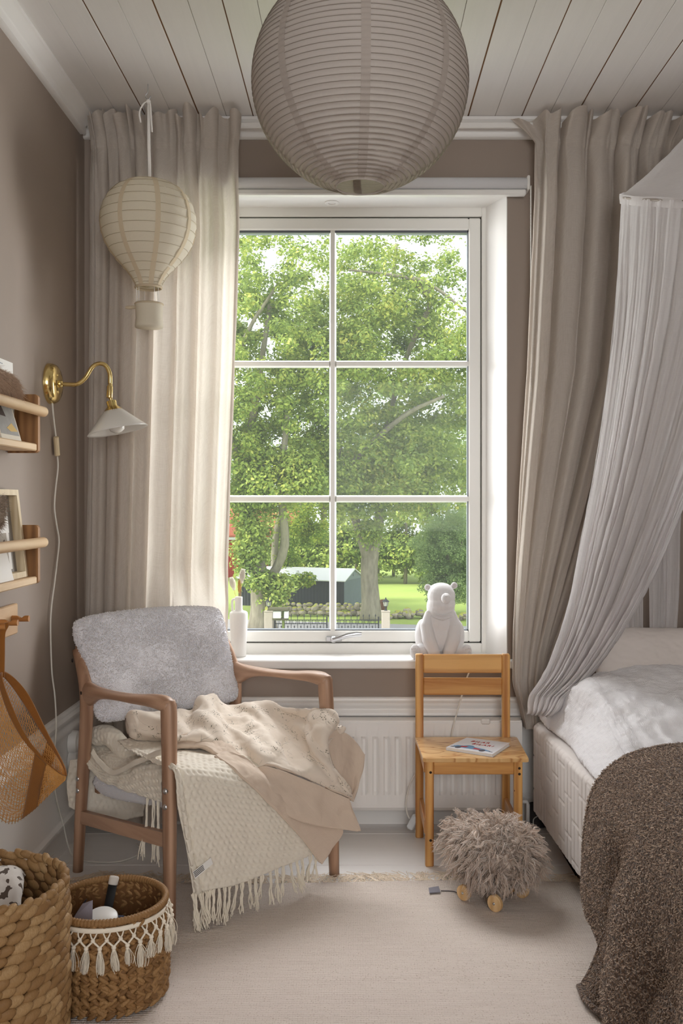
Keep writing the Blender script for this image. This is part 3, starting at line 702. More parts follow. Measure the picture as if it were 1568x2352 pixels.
for i in range(26):
    x = r.uniform(1.75, 4.2); h_ = max(0, 1 - abs(x - 2.7) / 1.6)
    stone(rp, (x, 49.4 + r.uniform(-.5, .5), ZG + .1 + r.uniform(0, .34) * h_), r.uniform(.12, .26), r)
rp2 = thing('rock_pile', 'mossy stones on the lawn right of the white bear', 'rocks', (5.4, 48.5, ZG))
for i in range(12): stone(rp2, (4.9 + r.uniform(-.6, .9), 48.5 + r.uniform(-.4, .4), ZG + .08 + r.uniform(0, .2)), r.uniform(.12, .24), r)
# gate pillars, lanterns, iron gate, mailbox stand
m_granite = plain('pale_granite', rgb(184, 172, 160), .9, var=.15, vscale=12, bump=.3, bscale=30, bdist=.02)
m_iron = plain('black_wrought_iron', rgb(40, 42, 46), .6)
YG = 42.7
for px, w in ((885.5, 'right'), (617, 'left')):
    x = at(px, 0, YG).x
    o = thing('gate_pillar', f'square granite gate pillar at the {w} end of the iron gate', 'pillar', (x, YG, ZG), group='granite gate pillars')
    box('pillar_shaft', (x - .185, YG - .185, ZG), (x + .185, YG + .185, -3.74), m_granite, o, .02)
    box('pillar_cap', (x - .2, YG - .2, -3.74), (x + .2, YG + .2, -3.70), m_granite, o, .015)
    l = thing('garden_lantern', f'grey metal lantern on top of the {w} gate pillar', 'lantern', (x, YG, -3.70), group='lanterns on the gate pillars')
    T = Matrix.Translation((x, YG, -3.70))
    MB().lathe([(0, 0), (.08, 0), (.07, .03), (.03, .06), (.03, .16), (.09, .2)], 8, T).build('lantern_base', m_iron, l)
    MB().lathe([(.08, .2), (.12, .40)], 6, T).build('lantern_glass', plain('lantern_glass_pane', rgb(190, 190, 180), .2), l)
    for k in range(6):
        w_ = 2 * PI * k / 6; MB().tube([T @ Vector((.08 * math.cos(w_), .08 * math.sin(w_), .2)), T @ Vector((.125 * math.cos(w_), .125 * math.sin(w_), .41))], .012, 5).build('glazing_rib', m_iron, l)
    MB().lathe([(.17, .40), (.15, .43), (.06, .5), (.03, .53), (.03, .56), (0, .6)], 8, T).build('lantern_roof', m_iron, l)
gx = [at(p, 0, YG).x for p in (631, 750.5, 757, 869)]
for (xa, xb, w) in ((gx[0], gx[1], 'left'), (gx[2], gx[3], 'right')):
    o = thing('iron_gate', f'{w} leaf of the black wrought iron gate', 'gate', ((xa + xb) / 2, YG, ZG), group='leaves of the iron gate')
    for x in (xa, xb): box('gate_post', (x - .03, YG - .03, ZG), (x + .03, YG + .03, -3.97), m_iron, o)
    for z in (-4.12, -4.28, -4.75): box('gate_rail', (xa, YG - .015, z - .018), (xb, YG + .015, z + .018), m_iron, o)
    n_ = 8; pk = None
    for i in range(n_ * 2 - 1):
        x = xa + (xb - xa) * (i + 1) / (n_ * 2); tall = i % 2 == 1 or True
        top = -3.84 - .02 * math.sin(PI * i / 15) if i % 2 == 0 else -4.35
        if i % 2 == 0:
            mb = MB().box((x - .012, YG - .012, ZG + .08), (x + .012, YG + .012, top - .1)); mb.lathe([(.012, 0), (.035, .03), (0, .13)], 6, Matrix.Translation((x, YG, top - .12)))
            mb.build('picket', m_iron, o)
        else:
            mb = MB().box((x - .01, YG - .01, ZG + .08), (x + .01, YG + .01, top - .1)); mb.lathe([(.01, 0), (.035, .03), (0, .12)], 6, Matrix.Translation((x, YG, top - .11))); mb.build('short_picket', m_iron, o)
            MB().lathe([(.085 + .012 * math.cos(a_), .012 * math.sin(a_)) for a_ in np.linspace(0, 2 * PI, 7)], 14, Matrix.Translation((x, YG, -4.20)) @ Matrix.Rotation(PI / 2, 4, 'X')).build('ring', m_iron, o)
mx = at(650, 0, 41.8).x
o = thing('mailbox_stand', 'green post stand carrying two white mailboxes by the left pillar', 'mailbox stand', (mx, 41.8, ZG))
m_gpost = plain('mossy_green_post', rgb(120, 132, 74), .9); m_gboard = plain('weathered_board', rgb(92, 88, 72), .9)
box('post', (mx - .05, 41.8, ZG), (mx + .05, 41.9, -3.5), m_gpost, o, .01)
box('roof_board', (at(617, 0, 41.8).x, 41.5, -3.58), (at(664, 0, 41.8).x, 41.95, -3.46), m_gboard, o, .01)
box('lower_board', (at(626, 0, 41.8).x, 41.6, -4.0), (at(662, 0, 41.8).x, 41.95, -3.91), m_gboard, o, .01)
for pa, pb in ((628, 646), (653, 663)): box('mailbox', (at(pa, 0, 41.8).x, 41.55, -3.91), (at(pb, 0, 41.8).x, 41.8, -3.6), m_roof, o, .02)
st = gat(879, 1407); o = MB().lathe([(0, 0), (.26, 0), (.22, .12), (.24, .4), (.2, .62), (.12, .7), (0, .72)], 10, Matrix.Translation(st)).build('tree_stump', plain('rust_brown_bark', rgb(110, 76, 58), .9, var=.3, vscale=14, bump=.6, bscale=20, bdist=.04)); tag(o, 'rusty brown stump between the oak trunk and the right pillar', 'stump')

# ------------------------------------------------------------------ curtains
def edge(pts):                            # (px,py) polyline at depth Y -> x as a function of z
    def f(Y, z):
        xs = [at(p[0], p[1], Y).x for p in pts]; zs = [at(p[0], p[1], Y).z for p in pts]
        return np.interp(-z, [-q for q in zs], xs)
    return f
def curtain(name, label, L, R, Y, ztop, zbot, nf, amp, seed, flare=0.0, phase=None, body=None, tape=2.392, ybot=None, ragged=.015, push=None):
    r = np.random.default_rng(seed); n, m = 110, 420
    root = thing(name, label, 'curtain', (float((L(Y, 2.0) + R(Y, 2.0)) / 2), Y, zbot))
    zs = np.concatenate([np.linspace(ztop, tape, 22), np.linspace(tape, zbot, n - 22 + 1)[1:]])
    u = np.linspace(0, 1, m)
    ph = u if phase is None else np.interp(u, phase[0], phase[1])
    w = ph * nf * 2 * PI + .5 * np.sin(2 * PI * u * 2.3 + seed) + .35 * np.sin(2 * PI * u * 5.1 + 2 * seed)
    aj = 1 + .5 * np.interp(u * nf * 1.0, np.arange(nf + 2), r.uniform(-1, 1, nf + 2))
    P = np.zeros((n, m, 3))
    for i, z in enumerate(zs):
        xl, xr = L(Y, z), R(Y, z)
        up = max(0.0, (z - tape) / (ztop - tape))                 # 1 at the very top
        dn = max(0.0, (tape - z) / (tape - zbot))
        d0 = min(1.0, abs(z - tape) / .10)                        # pinched at the tape
        a = amp * (.42 + .58 * d0) * (1 if up == 0 else 1 + .30 * up)
        drift = .55 * dn * np.sin(2 * PI * u * 1.6 + seed * .7 + dn * 1.2)
        s = np.sin(w * (1.0) + drift)
        s = np.tanh(1.7 * s + .35 * np.sin(.37 * w + seed)) / .94
        fine = np.sin(2 * w + 1.3 + seed) * .20 * (1 - .6 * dn) * (1 + 1.2 * up) + .12 * np.sin(3.1 * w + 4 * u) * (1 + 2.0 * up) + .30 * np.exp(-((z - tape) / .022) ** 2) * np.sin(5 * w)
        E_ = math.exp(-(max(0.0, tape - z) / .11) ** 2) if z < tape else 1.0
        pl_ = np.sin(2.15 * w + .9 * np.sin(.63 * w + seed))
        fine = fine + E_ * .85 * np.sign(pl_) * np.abs(pl_) ** .6 * (.55 + .45 * np.sin(.41 * w + 2 * seed)) * (.75 + .5 * up)
        x = xl + (xr - xl) * u + E_ * .006 * np.cos(2.15 * w) + .35 * amp * np.cos(w + drift) * np.minimum(1, np.minimum(u, 1 - u) * 9)
        if flare: x = x + np.where(u < .07, flare * up ** 1.3 * (1 - u / .07), 0)
        y = Y + a * aj * (s + fine) * .75 - .02 * up * up
        zz = z + (ragged * up * (np.sin(w * 1.0 + 1.0) + .6 * np.sin(1.7 * w + 2.0)) if up > 0 else 0)
        if flare and up > 0: zz = zz - np.where(u < .05, .03 * up * (1 - u / .05), 0)
        P[i, :, 0] = x; P[i, :, 1] = y; P[i, :, 2] = zz
    P += normals(P) * (.0025 * fbm(P * np.array([1, 1, .35]), 14, 2))[..., None]
    if push is not None: P = push(P)
    it = 22
    tape_z = it
    o = grid('cloth', P, m_linen, root, uv=None)
    hd = P[it - 2:it + 1] - np.array([0, .0022, 0]); grid('gather_seam', hd, m_linen, root)
    ed = P[:, -9:] - np.array([0, .003, 0]) if not flare else P[:, :9] - np.array([0, .003, 0])
    grid('side_hem', ed, m_linen, root)
    return root
def push_left(P):
    m_ = (P[..., 2] < .92) & (P[..., 0] > -.72)
    k = np.clip((.92 - P[..., 2]) / .14, 0, 1) * np.clip((P[..., 0] + .72) / .08, 0, 1)
    Pn = P.copy(); Pn[..., 1] = P[..., 1] * (1 - k) + (3.372 + (P[..., 1] - 3.335) * .12) * k
    return Pn
curtain('curtain', 'long natural linen curtain left of the window behind the armchair',
        edge([(197, 270), (205, 345), (207, 600), (203, 1000), (196, 1400), (194, 1900)]), edge([(551, 270), (545, 345), (551, 520), (541, 850), (529, 1150), (520, 1400), (505, 1900)]),
        3.325, 2.487, .02, 8, .030, 3, phase=([0, .25, .5, .75, 1], [0, .34, .60, .80, 1]), push=push_left)
curtain('curtain', 'long natural linen curtain right of the window behind the bed canopy',
        edge([(1228, 270), (1226, 345), (1229, 440), (1222, 600), (1212, 850), (1196, 1100), (1185, 1300), (1180, 1450), (1179, 1570), (1203, 1665)]),
        edge([(1690, 270), (1660, 345), (1640, 600), (1600, 850), (1480, 1126), (1400, 1292), (1300, 1500), (1262, 1665)]),
        3.325, 2.487, .36, 8, .031, 8, flare=-.088, phase=([0, .15, .45, 1], [0, .18, .42, 1]))
rail = MB().box((XL + .03, 3.352, 2.452), (XR - .02, 3.366, 2.474), .003).build('curtain_rail', m_plastic)
tag(rail, 'slim white curtain rail under the cornice above the window', 'curtain rail')

# ------------------------------------------------------------------ paper globe lantern
def lantern_mats(name, col, ribcol, tr):
    t = NT(name); v = t.coord(); f = t.noise(t.coord(scale=(30, 30, 30)), 4, 4, .7)
    base = t.mix(f, mul(col, .95), mul(col, 1.03)); nm = t.bump(f, .15, .002)
    return t.done(t.mixsh(tr, t.bsdf(base, .8, 0, .15, 0, 0, nm), t.translucent(base, nm)))
m_rice = lantern_mats('rice_paper', rgb(222, 214, 208), None, .38)
m_rice_seam = lantern_mats('double_rice_paper', rgb(196, 186, 178), None, .25)
m_wire = plain('thin_wire', rgb(160, 150, 140), .5)
lc = Vector((.009, 2.22, 2.115))
root = thing('paper_lantern', 'large round ribbed paper globe lantern hanging from the ceiling', 'pendant lamp', (lc.x, lc.y, ZC))
RZ, RH = .248, .250
nr = 51; ths = np.linspace(.225, PI - .225, nr + 1)
prof = []
for i in range(nr):
    for k in range(4):
        f = k / 4; th = ths[i] + (ths[i + 1] - ths[i]) * f
        dip = -.0026 * math.sin(PI * f) * (1.0 + .6 * abs(math.cos(th)))
        prof.append(((RH + dip) * math.sin(th), (RZ + dip) * math.cos(th)))
prof.append((RH * math.sin(ths[-1]), RZ * math.cos(ths[-1])))
n_ = 96; pr = np.array(prof); ang = np.linspace(0, 2 * PI, n_, endpoint=False)
P = np.stack([lc.x + pr[:, 0:1] * np.cos(ang), lc.y + pr[:, 0:1] * np.sin(ang), lc.z + pr[:, 1:2] + 0 * ang], axis=-1)
wr = fbm(P, 34, 2); lowk = np.clip((-(P[..., 2] - lc.z) / RZ - .55) / .4, 0, 1)
P += (P - np.array(lc)) * (wr * (.0022 + .010 * lowk))[..., None]
grid('paper_shade', P, m_rice, root, cv=True)
for th in ths[1:-1]:
    r_, z_ = RH * math.sin(th) + .0004, RZ * math.cos(th)
    MB().lathe([(r_ + .0008 * math.cos(a_), z_ + .0008 * math.sin(a_)) for a_ in np.linspace(0, 2 * PI, 6)], 72, Matrix.Translation(lc)).build('wire_rib', m_wire, root, True, fix=False)
for k in range(8):
    a0 = -PI / 2 + .045 + k * PI / 4
    pts = np.array([[(r_ + .0016) * math.cos(a0 + da), (r_ + .0016) * math.sin(a0 + da), z_] for r_, z_ in prof for da in np.linspace(-.040, .040, 3) / max(.35, r_ / RH)]).reshape(len(prof), 3, 3) + np.array(lc)
    grid('paper_seam', pts, m_rice_seam, root)
for s in (1, -1):
    th = ths[-1] if s > 0 else ths[0]
    MB().lathe([(RH * math.sin(th) + .0018 * math.cos(a_), RZ * math.cos(th) + .0018 * math.sin(a_)) for a_ in np.linspace(0, 2 * PI, 7)], 60, Matrix.Translation(lc)).build('opening_ring', m_rice, root, True)
MB().tube([lc + Vector((0, 0, .06)), Vector((lc.x, lc.y, ZC))], .0028, 8).build('cord', m_cable, root)
MB().lathe([(0, .06), (.017, .06), (.019, .0), (.016, -.012), (0, -.012)], 18, Matrix.Translation(lc)).build('bulb_socket', m_plastic, root, True)
MB().lathe([(0, -.085), (.018, -.08), (.03, -.06), (.028, -.035), (.013, -.012)], 18, Matrix.Translation(lc)).build('bulb', plain('frosted_bulb', rgb(235, 232, 225), .3), root, True)
ashade(MB().lathe([(0, -.03), (.03, -.028), (.05, -.008), (.052, 0)], 24, Matrix.Translation((lc.x, lc.y, ZC))).build('ceiling_cup', m_plastic, root), 40)

# ------------------------------------------------------------------ balloon lantern
bc = Vector((-.675, 3.112, 0)); zt_, zb_ = 2.186, 1.842
m_cloth_bal = lantern_mats('cream_balloon_cloth', rgb(236, 229, 212), None, .35); m_bal_seam = lantern_mats('double_cream_cloth', rgb(224, 210, 184), None, .3)
root = thing('balloon_lantern', 'cream hot air balloon lantern with little basket hanging by the left curtain', 'mobile', (bc.x, bc.y, ZC))
prf = np.array([(.002, 2.1865), (.03, 2.186), (.07, 2.177), (.105, 2.158), (.132, 2.128), (.149, 2.09), (.1545, 2.05), (.150, 2.012), (.137, 1.975), (.113, 1.938), (.084, 1.905), (.060, 1.878), (.046, 1.856), (.0415, 1.845), (.041, 1.838)])
pp_ = spline(prf, 120); ang = np.linspace(0, 2 * PI, 72, endpoint=False)
ribz = np.linspace(0, 1, 19)[1:-1]
dip = np.abs(np.sin(np.linspace(0, 1, 120) * PI * 18)) * .0022
P = np.stack([bc.x + (pp_[:, 0:1] - dip[:, None]) * np.cos(ang), bc.y + (pp_[:, 0:1] - dip[:, None]) * np.sin(ang), pp_[:, 1:2] + 0 * ang], axis=-1)
P += (normals(P) * (fbm(P, 30, 2) * .0012)[..., None])
grid('balloon_envelope', P, m_cloth_bal, root, cv=True)
for f in ribz:
    r_, z_ = pp_[int(f * 119)]
    MB().lathe([(r_ + .0002 + .0009 * math.cos(a_), z_ + .0009 * math.sin(a_)) for a_ in np.linspace(0, 2 * PI, 6)], 56, Matrix.Translation((bc.x, bc.y, 0))).build('wire_rib', plain('pale_wire', rgb(190, 176, 150), .6), root, True, fix=False)
for k in range(8):
    a0 = -PI / 2 - .38 + k * PI / 4
    pts = np.array([[bc.x + (r_ + .0012) * math.cos(a0 + da / max(.02, r_)), bc.y + (r_ + .0012) * math.sin(a0 + da / max(.02, r_)), z_] for r_, z_ in pp_[6::3] for da in (-.008, 0, .008)]).reshape(-1, 3, 3)
    grid('envelope_seam', pts, m_bal_seam, root)
MB().lathe([(.0415 + .0035 * math.cos(a_), 1.84 + .0045 * math.sin(a_)) for a_ in np.linspace(0, 2 * PI, 9)], 40, Matrix.Translation((bc.x, bc.y, 0))).build('neck_ring', m_bal_seam, root, True)
kb = Matrix.Translation((bc.x - .001, bc.y, 0)) @ Matrix.Rotation(math.radians(4), 4, 'Y')
bk = MB().lathe([(0, 1.709), (.044, 1.709), (.0455, 1.715), (.0425, 1.74), (.044, 1.775), (.0455, 1.785), (.043, 1.789), (.040, 1.782), (.0395, 1.72), (0, 1.718)], 32, Matrix.Translation((bc.x + .002, bc.y, 0)))
bko = bk.build('basket', m_cloth_bal, root, True)
MB().lathe([(.0448 + .0022 * math.cos(a_), 1.785 + .003 * math.sin(a_)) for a_ in np.linspace(0, 2 * PI, 8)], 32, Matrix.Translation((bc.x + .002, bc.y, 0))).build('basket_rim', m_bal_seam, bko, True)
MB().tube([(bc.x - .04, bc.y - .01, 1.774), (bc.x - .058, bc.y - .014, 1.772), (bc.x - .071, bc.y - .016, 1.772)], [.0055, .006, .004], 8).build('sandbag', m_bal_seam, bko, True)
for a_ in (-2.6, -2.2, -.9, -.5, 1.0, 2.1):
    MB().tube([(bc.x + .04 * math.cos(a_), bc.y + .04 * math.sin(a_), 1.842), (bc.x + .002 + .043 * math.cos(a_), bc.y + .043 * math.sin(a_), 1.782)], .0009, 5).build('string', m_paper, root, True)
m_ribbon = plain('white_satin_ribbon', rgb(236, 232, 226), .5)
def ribbon(name, pts, w, parent, mat=m_ribbon, th=.0012):
    return MB().tube(pts, [(w, th)] * len(pts), 6, (1, 0, 0)).build(name, mat, parent, True)
ribbon('ribbon', [(bc.x + .004, bc.y, 2.175), (bc.x + .001, bc.y, 2.3), (bc.x, bc.y, 2.44)], .0058, root)
ribbon('ribbon_tail', spline([(bc.x, bc.y, 2.445), (bc.x - .012, bc.y - .01, 2.435), (bc.x - .026, bc.y - .014, 2.405), (bc.x - .022, bc.y - .014, 2.37)], 10), .003, root)
ribbon('ribbon_tail', spline([(bc.x, bc.y, 2.445), (bc.x + .008, bc.y - .01, 2.43), (bc.x + .012, bc.y - .014, 2.38), (bc.x + .014, bc.y - .012, 2.34)], 10), .003, root)
MB().ball((bc.x, bc.y, 2.443), .008, 10, 8).build('ribbon_knot', m_ribbon, root, True)
MB().tube(spline([(bc.x - .002, bc.y, ZC), (bc.x - .002, bc.y, 2.475), (bc.x - .01, bc.y, 2.462), (bc.x, bc.y, 2.45), (bc.x + .008, bc.y, 2.462)], 16), .0017, 8).build('ceiling_hook', m_steel, root, True)

# ------------------------------------------------------------------ brass wall lamp, its cable and the wall socket
YL = 3.03
root = thing('wall_lamp', 'brass swan neck wall lamp with a white glass cone shade', 'wall lamp', (XL, YL, 1.515))
T = Matrix.Translation((XL, YL, 1.517)) @ Matrix.Rotation(PI / 2, 4, 'Y')
ashade(MB().lathe([(0, .034), (.030, .0335), (.034, .030), (.048, .0285), (.058, .023), (.0635, .012), (.0645, 0), (.0, 0)], 48, T).build('wall_plate', m_brass, root), 35)
A = lambda px, py: at(px, py, YL)
arm = spline([(XL + .03, YL, A(0, 882).z), A(160, 883), A(178, 882), A(196, 868), A(212, 843), A(228, 835), A(243, 840), A(252, 858), A(253, 884)], 44)
MB().tube(arm, .0068, 12).build('arm', m_brass, root, True)
MB().lathe([(0, .0), (.012, .0), (.013, .006), (.009, .012), (0, .012)], 20, Matrix.Translation((XL + .03, YL, A(0, 882).z)) @ Matrix.Rotation(PI / 2, 4, 'Y')).build('arm_collar', m_brass, root, True)
tip = A(253, 886); ax = (A(268, 985) - A(256, 930)).normalized()
ashade(MB().tube([tip + Vector((0, 0, .006)), tip, tip + Vector((-.001, 0, -.003)), tip + Vector((-.002, 0, -.037)), tip + Vector((-.002, 0, -.04))], [.0065, .0075, .0095, .0095, .006], 16).build('socket', m_brass, root), 40)
q = A(255, 920)
M_ = Matrix.Translation(q) @ ax.to_track_quat('Z', 'Y').to_matrix().to_4x4()
mb = MB(); mb.lathe([(0, -.008), (.006, -.008), (.006, .0), (.0145, .001), (.016, .004), (.0155, .016), (.018, .020), (.028, .030), (.034, .036), (.0335, .038), (0, .03)], 32, M_)
ashade(mb.build('shade_holder', m_brass, root), 35)
t = NT('opal_glass'); m_opal = t.done(t.mixsh(.35, t.bsdf(rgb(238, 236, 232), .12, 0, .5, 0, .5), t.translucent(rgb(240, 238, 232))))
rim = (A(267.5, 990) - q).length
mb = MB(); mb.lathe([(.030, .032), (.036, .038), (.092, rim - .004), (.0955, rim), (.0945, rim + .001), (.088, rim - .004), (.033, .040), (.028, .036)], 56, M_)
mb.build('lamp_shade', m_opal, root, True)
t = NT('clear_bulb_glass'); m_bulb = t.done(t.bsdf(rgb(226, 224, 218), .08, 0, .6, 0, .4))
MB().lathe([(.010, .03), (.012, .045), (.024, .068), (.027, .08), (.022, .096), (.010, .104), (0, .105)], 24, M_).build('bulb', m_bulb, root, True)
def wl(px, py, off=.008):               # a point off the left wall under pixel (px, py)
    Yw = FOC * (XL + off) / (px - PX); return at(px, py, Yw)
cab = [wl(120, 926, .012), wl(122, 950, .012), wl(126, 985), wl(128.5, 1003)]
MB().tube(spline(cab, 16), .0028, 8).build('cable', m_cable, root, True)
cab = [wl(132, 1047), wl(133, 1075), wl(128, 1120), wl(125, 1165), wl(130, 1205), wl(135.5, 1242), wl(131, 1290), wl(125, 1340), wl(119, 1385), wl(116, 1440, .008), wl(119, 1540, .010), wl(126, 1600, .014), wl(129, 1668, .035), wl(126, 1720, .03), wl(124, 1790, .02), wl(131, 1840, .02), wl(143, 1885, .02)]
e_ = cab[-1]
cab += [Vector((e_.x + .03, e_.y + .0, .004)), Vector((e_.x + .10, e_.y - .06, .004)), Vector((e_.x + .20, e_.y - .06, .004)), Vector((e_.x + .25, e_.y + .02, .004)), Vector((e_.x + .22, e_.y + .09, .006))]
MB().tube(spline(cab, 130), .0026, 8).build('cable', m_cable, root, True)
s0, s1 = wl(128.5, 1003, .012), wl(132, 1047, .012)
MB().tube([s0, s0 * .96 + s1 * .04, s0 * .04 + s1 * .96, s1], [(.008, .006), (.0125, .0085), (.0125, .0085), (.008, .006)], 8, (0, 1, 0)).build('inline_switch', m_ivory, root)
# socket with plug
sk = wl(163, 1712, .012)
o = thing('wall_socket', 'white double wall socket low on the left wall behind the armchair', 'socket', (XL + .011, sk.y, sk.z))
Ms = Matrix.Translation((XL + .011, sk.y, sk.z)) @ Matrix.Rotation(PI / 2, 4, 'Y')
for dz in (.012, -.05):
    ashade(MB().lathe([(0, .034), (.024, .034), (.026, .030), (.036, .026), (.038, .018), (.040, 0)], 28, Ms @ Matrix.Translation((-dz, 0, 0))).build('socket_face', m_plastic, o), 35)
pl = thing('power_plug', 'round white plug pushed into the wall socket behind the armchair', 'plug', (XL + .045, sk.y, sk.z + .012))
ashade(MB().tube([(XL + .046, sk.y, sk.z + .012), (XL + .062, sk.y, sk.z + .012), (XL + .07, sk.y, sk.z + .012), (XL + .082, sk.y - .004, sk.z + .01)], [.017, .0165, .007, .004], 18).build('plug_body', m_plastic, pl), 40)

# ------------------------------------------------------------------ wall shelves and what stands on them
YS = 2.667
def shelf(z0, z1, zr, zb, label):
    root = thing('wall_shelf', label, 'shelf', (XL, 2.3, z0))
    yl = 1.95
    for y in (YS, yl - .018):
        rr = .010
        pts = []
        for cx, cz, a0 in ((-.886 - rr, z0 + rr, -PI / 2), (-.886 - rr, z1 - rr, 0)):
            pts += [(cx + rr * math.cos(a0 + PI / 2 * k / 4), cz + rr * math.sin(a0 + PI / 2 * k / 4)) for k in range(5)]
        MB().prism([(XL, z0)] + pts + [(XL, z1)], y, y + .018, 'y').build('side_panel', m_oak_panel, root)
    MB().box((XL, yl, zb), (-.8885, YS, zb + .020), .003).build('shelf_board', m_birch, root)
    MB().box((XL, yl, zb + .02), (XL + .008, YS, zb + .045), .002).build('back_batten', m_birch, root)
    rl = MB().tube([(-.878, yl - .03, zr), (-.878, yl - .026, zr), (-.878, 2.688, zr), (-.878, 2.692, zr)], [.012, .0145, .0145, .012], 20).build('front_rail', m_birch, root, True); ashade(rl, 50)
    MB().tube([(-.878, 2.6915, zr), (-.878, 2.6932, zr)], .003, 10).build('screw_cap', m_steel, rl)
shelf(1.280, 1.443, 1.396, 1.285, 'upper pale wood picture shelf with a round front rail')
shelf(.915, 1.079, 1.030, .916, 'lower pale wood picture shelf holding the framed picture')
# upright card with a mountain, leaning on the upper shelf
def leaning(x_bot, x_top, z_bot, z_top, y0, y1):
    def f(s, t_, off=0):                  # s along y (0 at the far end), t_ up
        return Vector((x_bot + (x_top - x_bot) * t_ + off, y1 + (y0 - y1) * s, z_bot + (z_top - z_bot) * t_))
    return f
def patch(f, poly, off, name, mat, parent):
    V = [f(s, t_, off) for s, t_ in poly] + [f(s, t_, off + .0004) for s, t_ in poly]; n = len(poly)
    return MB().add(V, [list(range(n)), list(range(n, 2 * n))[::-1]] + [[i, (i + 1) % n, n + (i + 1) % n, n + i] for i in range(n)]).build(name, mat, parent)
def slab(f, th, name, mat, parent, ch=0):
    V = [f(0, 0, -th), f(1, 0, -th), f(1, 1, -th), f(0, 1, -th), f(0, 0), f(1, 0), f(1, 1), f(0, 1)]
    return MB().add(V, [(0, 1, 2, 3), (7, 6, 5, 4), (0, 4, 5, 1), (1, 5, 6, 2), (2, 6, 7, 3), (3, 7, 4, 0)]).build(name, mat, parent)
f = leaning(-.945, -.952, 1.306, 1.528, 2.42, 2.655)
bk1 = thing('picture_book', 'white picture book with a blue grey mountain standing on the upper shelf', 'book', (-.948, 2.54, 1.306))
slab(f, .010, 'cover', m_paper, bk1)
c_bl, c_dk, c_ye = plain('blue_grey_ink', rgb(142, 148, 158), .8, var=.2, vscale=60), plain('dark_brown_ink', rgb(70, 54, 46), .8, var=.2, vscale=40), plain('ochre_ink', rgb(206, 176, 112), .8)
patch(f, [(.13, .42), (.62, .42), (.66, .62), (.52, .72), (.38, .86), (.28, .82), (.18, .68)], .0006, 'mountain_print', c_bl, bk1)
patch(f, [(.32, .80), (.38, .86), (.44, .80), (.40, .73)], .0012, 'mountain_peak', c_ye, bk1)
patch(f, [(.10, .22), (.9, .20), (.95, .40), (.2, .42), (.05, .36)], .0006, 'dark_print', c_dk, bk1)
patch(f, [(.22, .06), (.34, .10), (.36, .20), (.2, .2)], .0007, 'ochre_print', c_ye, bk1)
for k in range(7): patch(f, [(.34 + .05 * k, .938), (.37 + .05 * k, .938), (.37 + .05 * k, .948), (.34 + .05 * k, .948)], .0006, 'faint_title', c_bl, bk1)
f = leaning(-.902, -.932, 1.306, 1.408, 2.44, 2.583)
ct = thing('art_card', 'small grey and cream art card leaning on the upper shelf', 'card', (-.91, 2.5, 1.306))
slab(f, .003, 'card_sheet', plain('cream_card', rgb(222, 214, 198), .8), ct)
patch(f, [(.05, .13), (.97, .13), (.97, .95), (.05, .95)], .0004, 'grey_print', plain('soft_grey_ink', rgb(158, 156, 152), .8, var=.15, vscale=60), ct)
patch(f, [(.08, .25), (.45, .22), (.62, .30), (.3, .45)], .0009, 'cream_print', c_ye, ct); patch(f, [(.5, .6), (.95, .62), (.95, .92), (.6, .9)], .0009, 'brown_print', c_dk, ct)
# framed picture on the lower shelf
f = leaning(-.909, -.937, .937, 1.177, 2.40, 2.656)
fr = thing('framed_picture', 'pale wood box frame with a grey balloon picture on the lower shelf', 'picture', (-.92, 2.53, .937))
w_ = .065
m_frame = wood('pale_frame_wood', rgb(222, 206, 176), rgb(196, 176, 140), 'z', 1.4, .5)
for (s0_, s1_, t0, t1) in ((0, w_, 0, 1), (1 - w_, 1, 0, 1), (w_, 1 - w_, 0, w_), (w_, 1 - w_, 1 - w_, 1)):
    V = [f(s, t_, o_) for o_ in (-.026, .0) for s, t_ in ((s0_, t0), (s1_, t0), (s1_, t1), (s0_, t1))]
    MB().add(V, [(0, 1, 2, 3), (7, 6, 5, 4), (0, 4, 5, 1), (1, 5, 6, 2), (2, 6, 7, 3), (3, 7, 4, 0)]).build('frame_bar', m_frame, fr)
sq = lambda a, b, c, d: [(a, c), (b, c), (b, d), (a, d)]
patch(f, sq(w_, 1 - w_, w_, 1 - w_), -.024, 'backing_card', plain('grey_card', rgb(150, 146, 140), .8), fr)
patch(f, sq(.2, .93, .1, .9), -.0225, 'mat_board', m_paper, fr)
patch(f, sq(.28, .88, .16, .82), -.0215, 'picture_print', plain('taupe_print', rgb(172, 164, 152), .8, var=.25, vscale=26), fr)
patch(f, [(.34 + .11 * math.cos(a_) * 1.1, .66 + .12 * math.sin(a_)) for a_ in np.linspace(0, 2 * PI, 15)[:-1]], -.0208, 'balloon_print', plain('cream_print', rgb(220, 214, 202), .8), fr)
patch(f, [(.33, .2), (.36, .2), (.4, .42), (.36, .44), (.32, .36)], -.0208, 'plant_print', c_dk, fr)
for (a, b, c, d, xx, lb) in ((.45, 1, .52, .86, .003, 'white card tucked behind the rail in front of the frame'), (.5, 1, .0, .33, .006, 'white card standing at the foot of the picture frame')):
    o = slab(lambda s, t_, off=0, a=a, b=b, c=c, d=d, xx=xx: f(a + (b - a) * s + (.12 if t_ > .5 and xx > .004 else 0), c + (d - c) * t_, off + xx), .001, 'paper_card', m_paper, None)
    tag(o, lb, 'card', 'white cards by the picture frame')
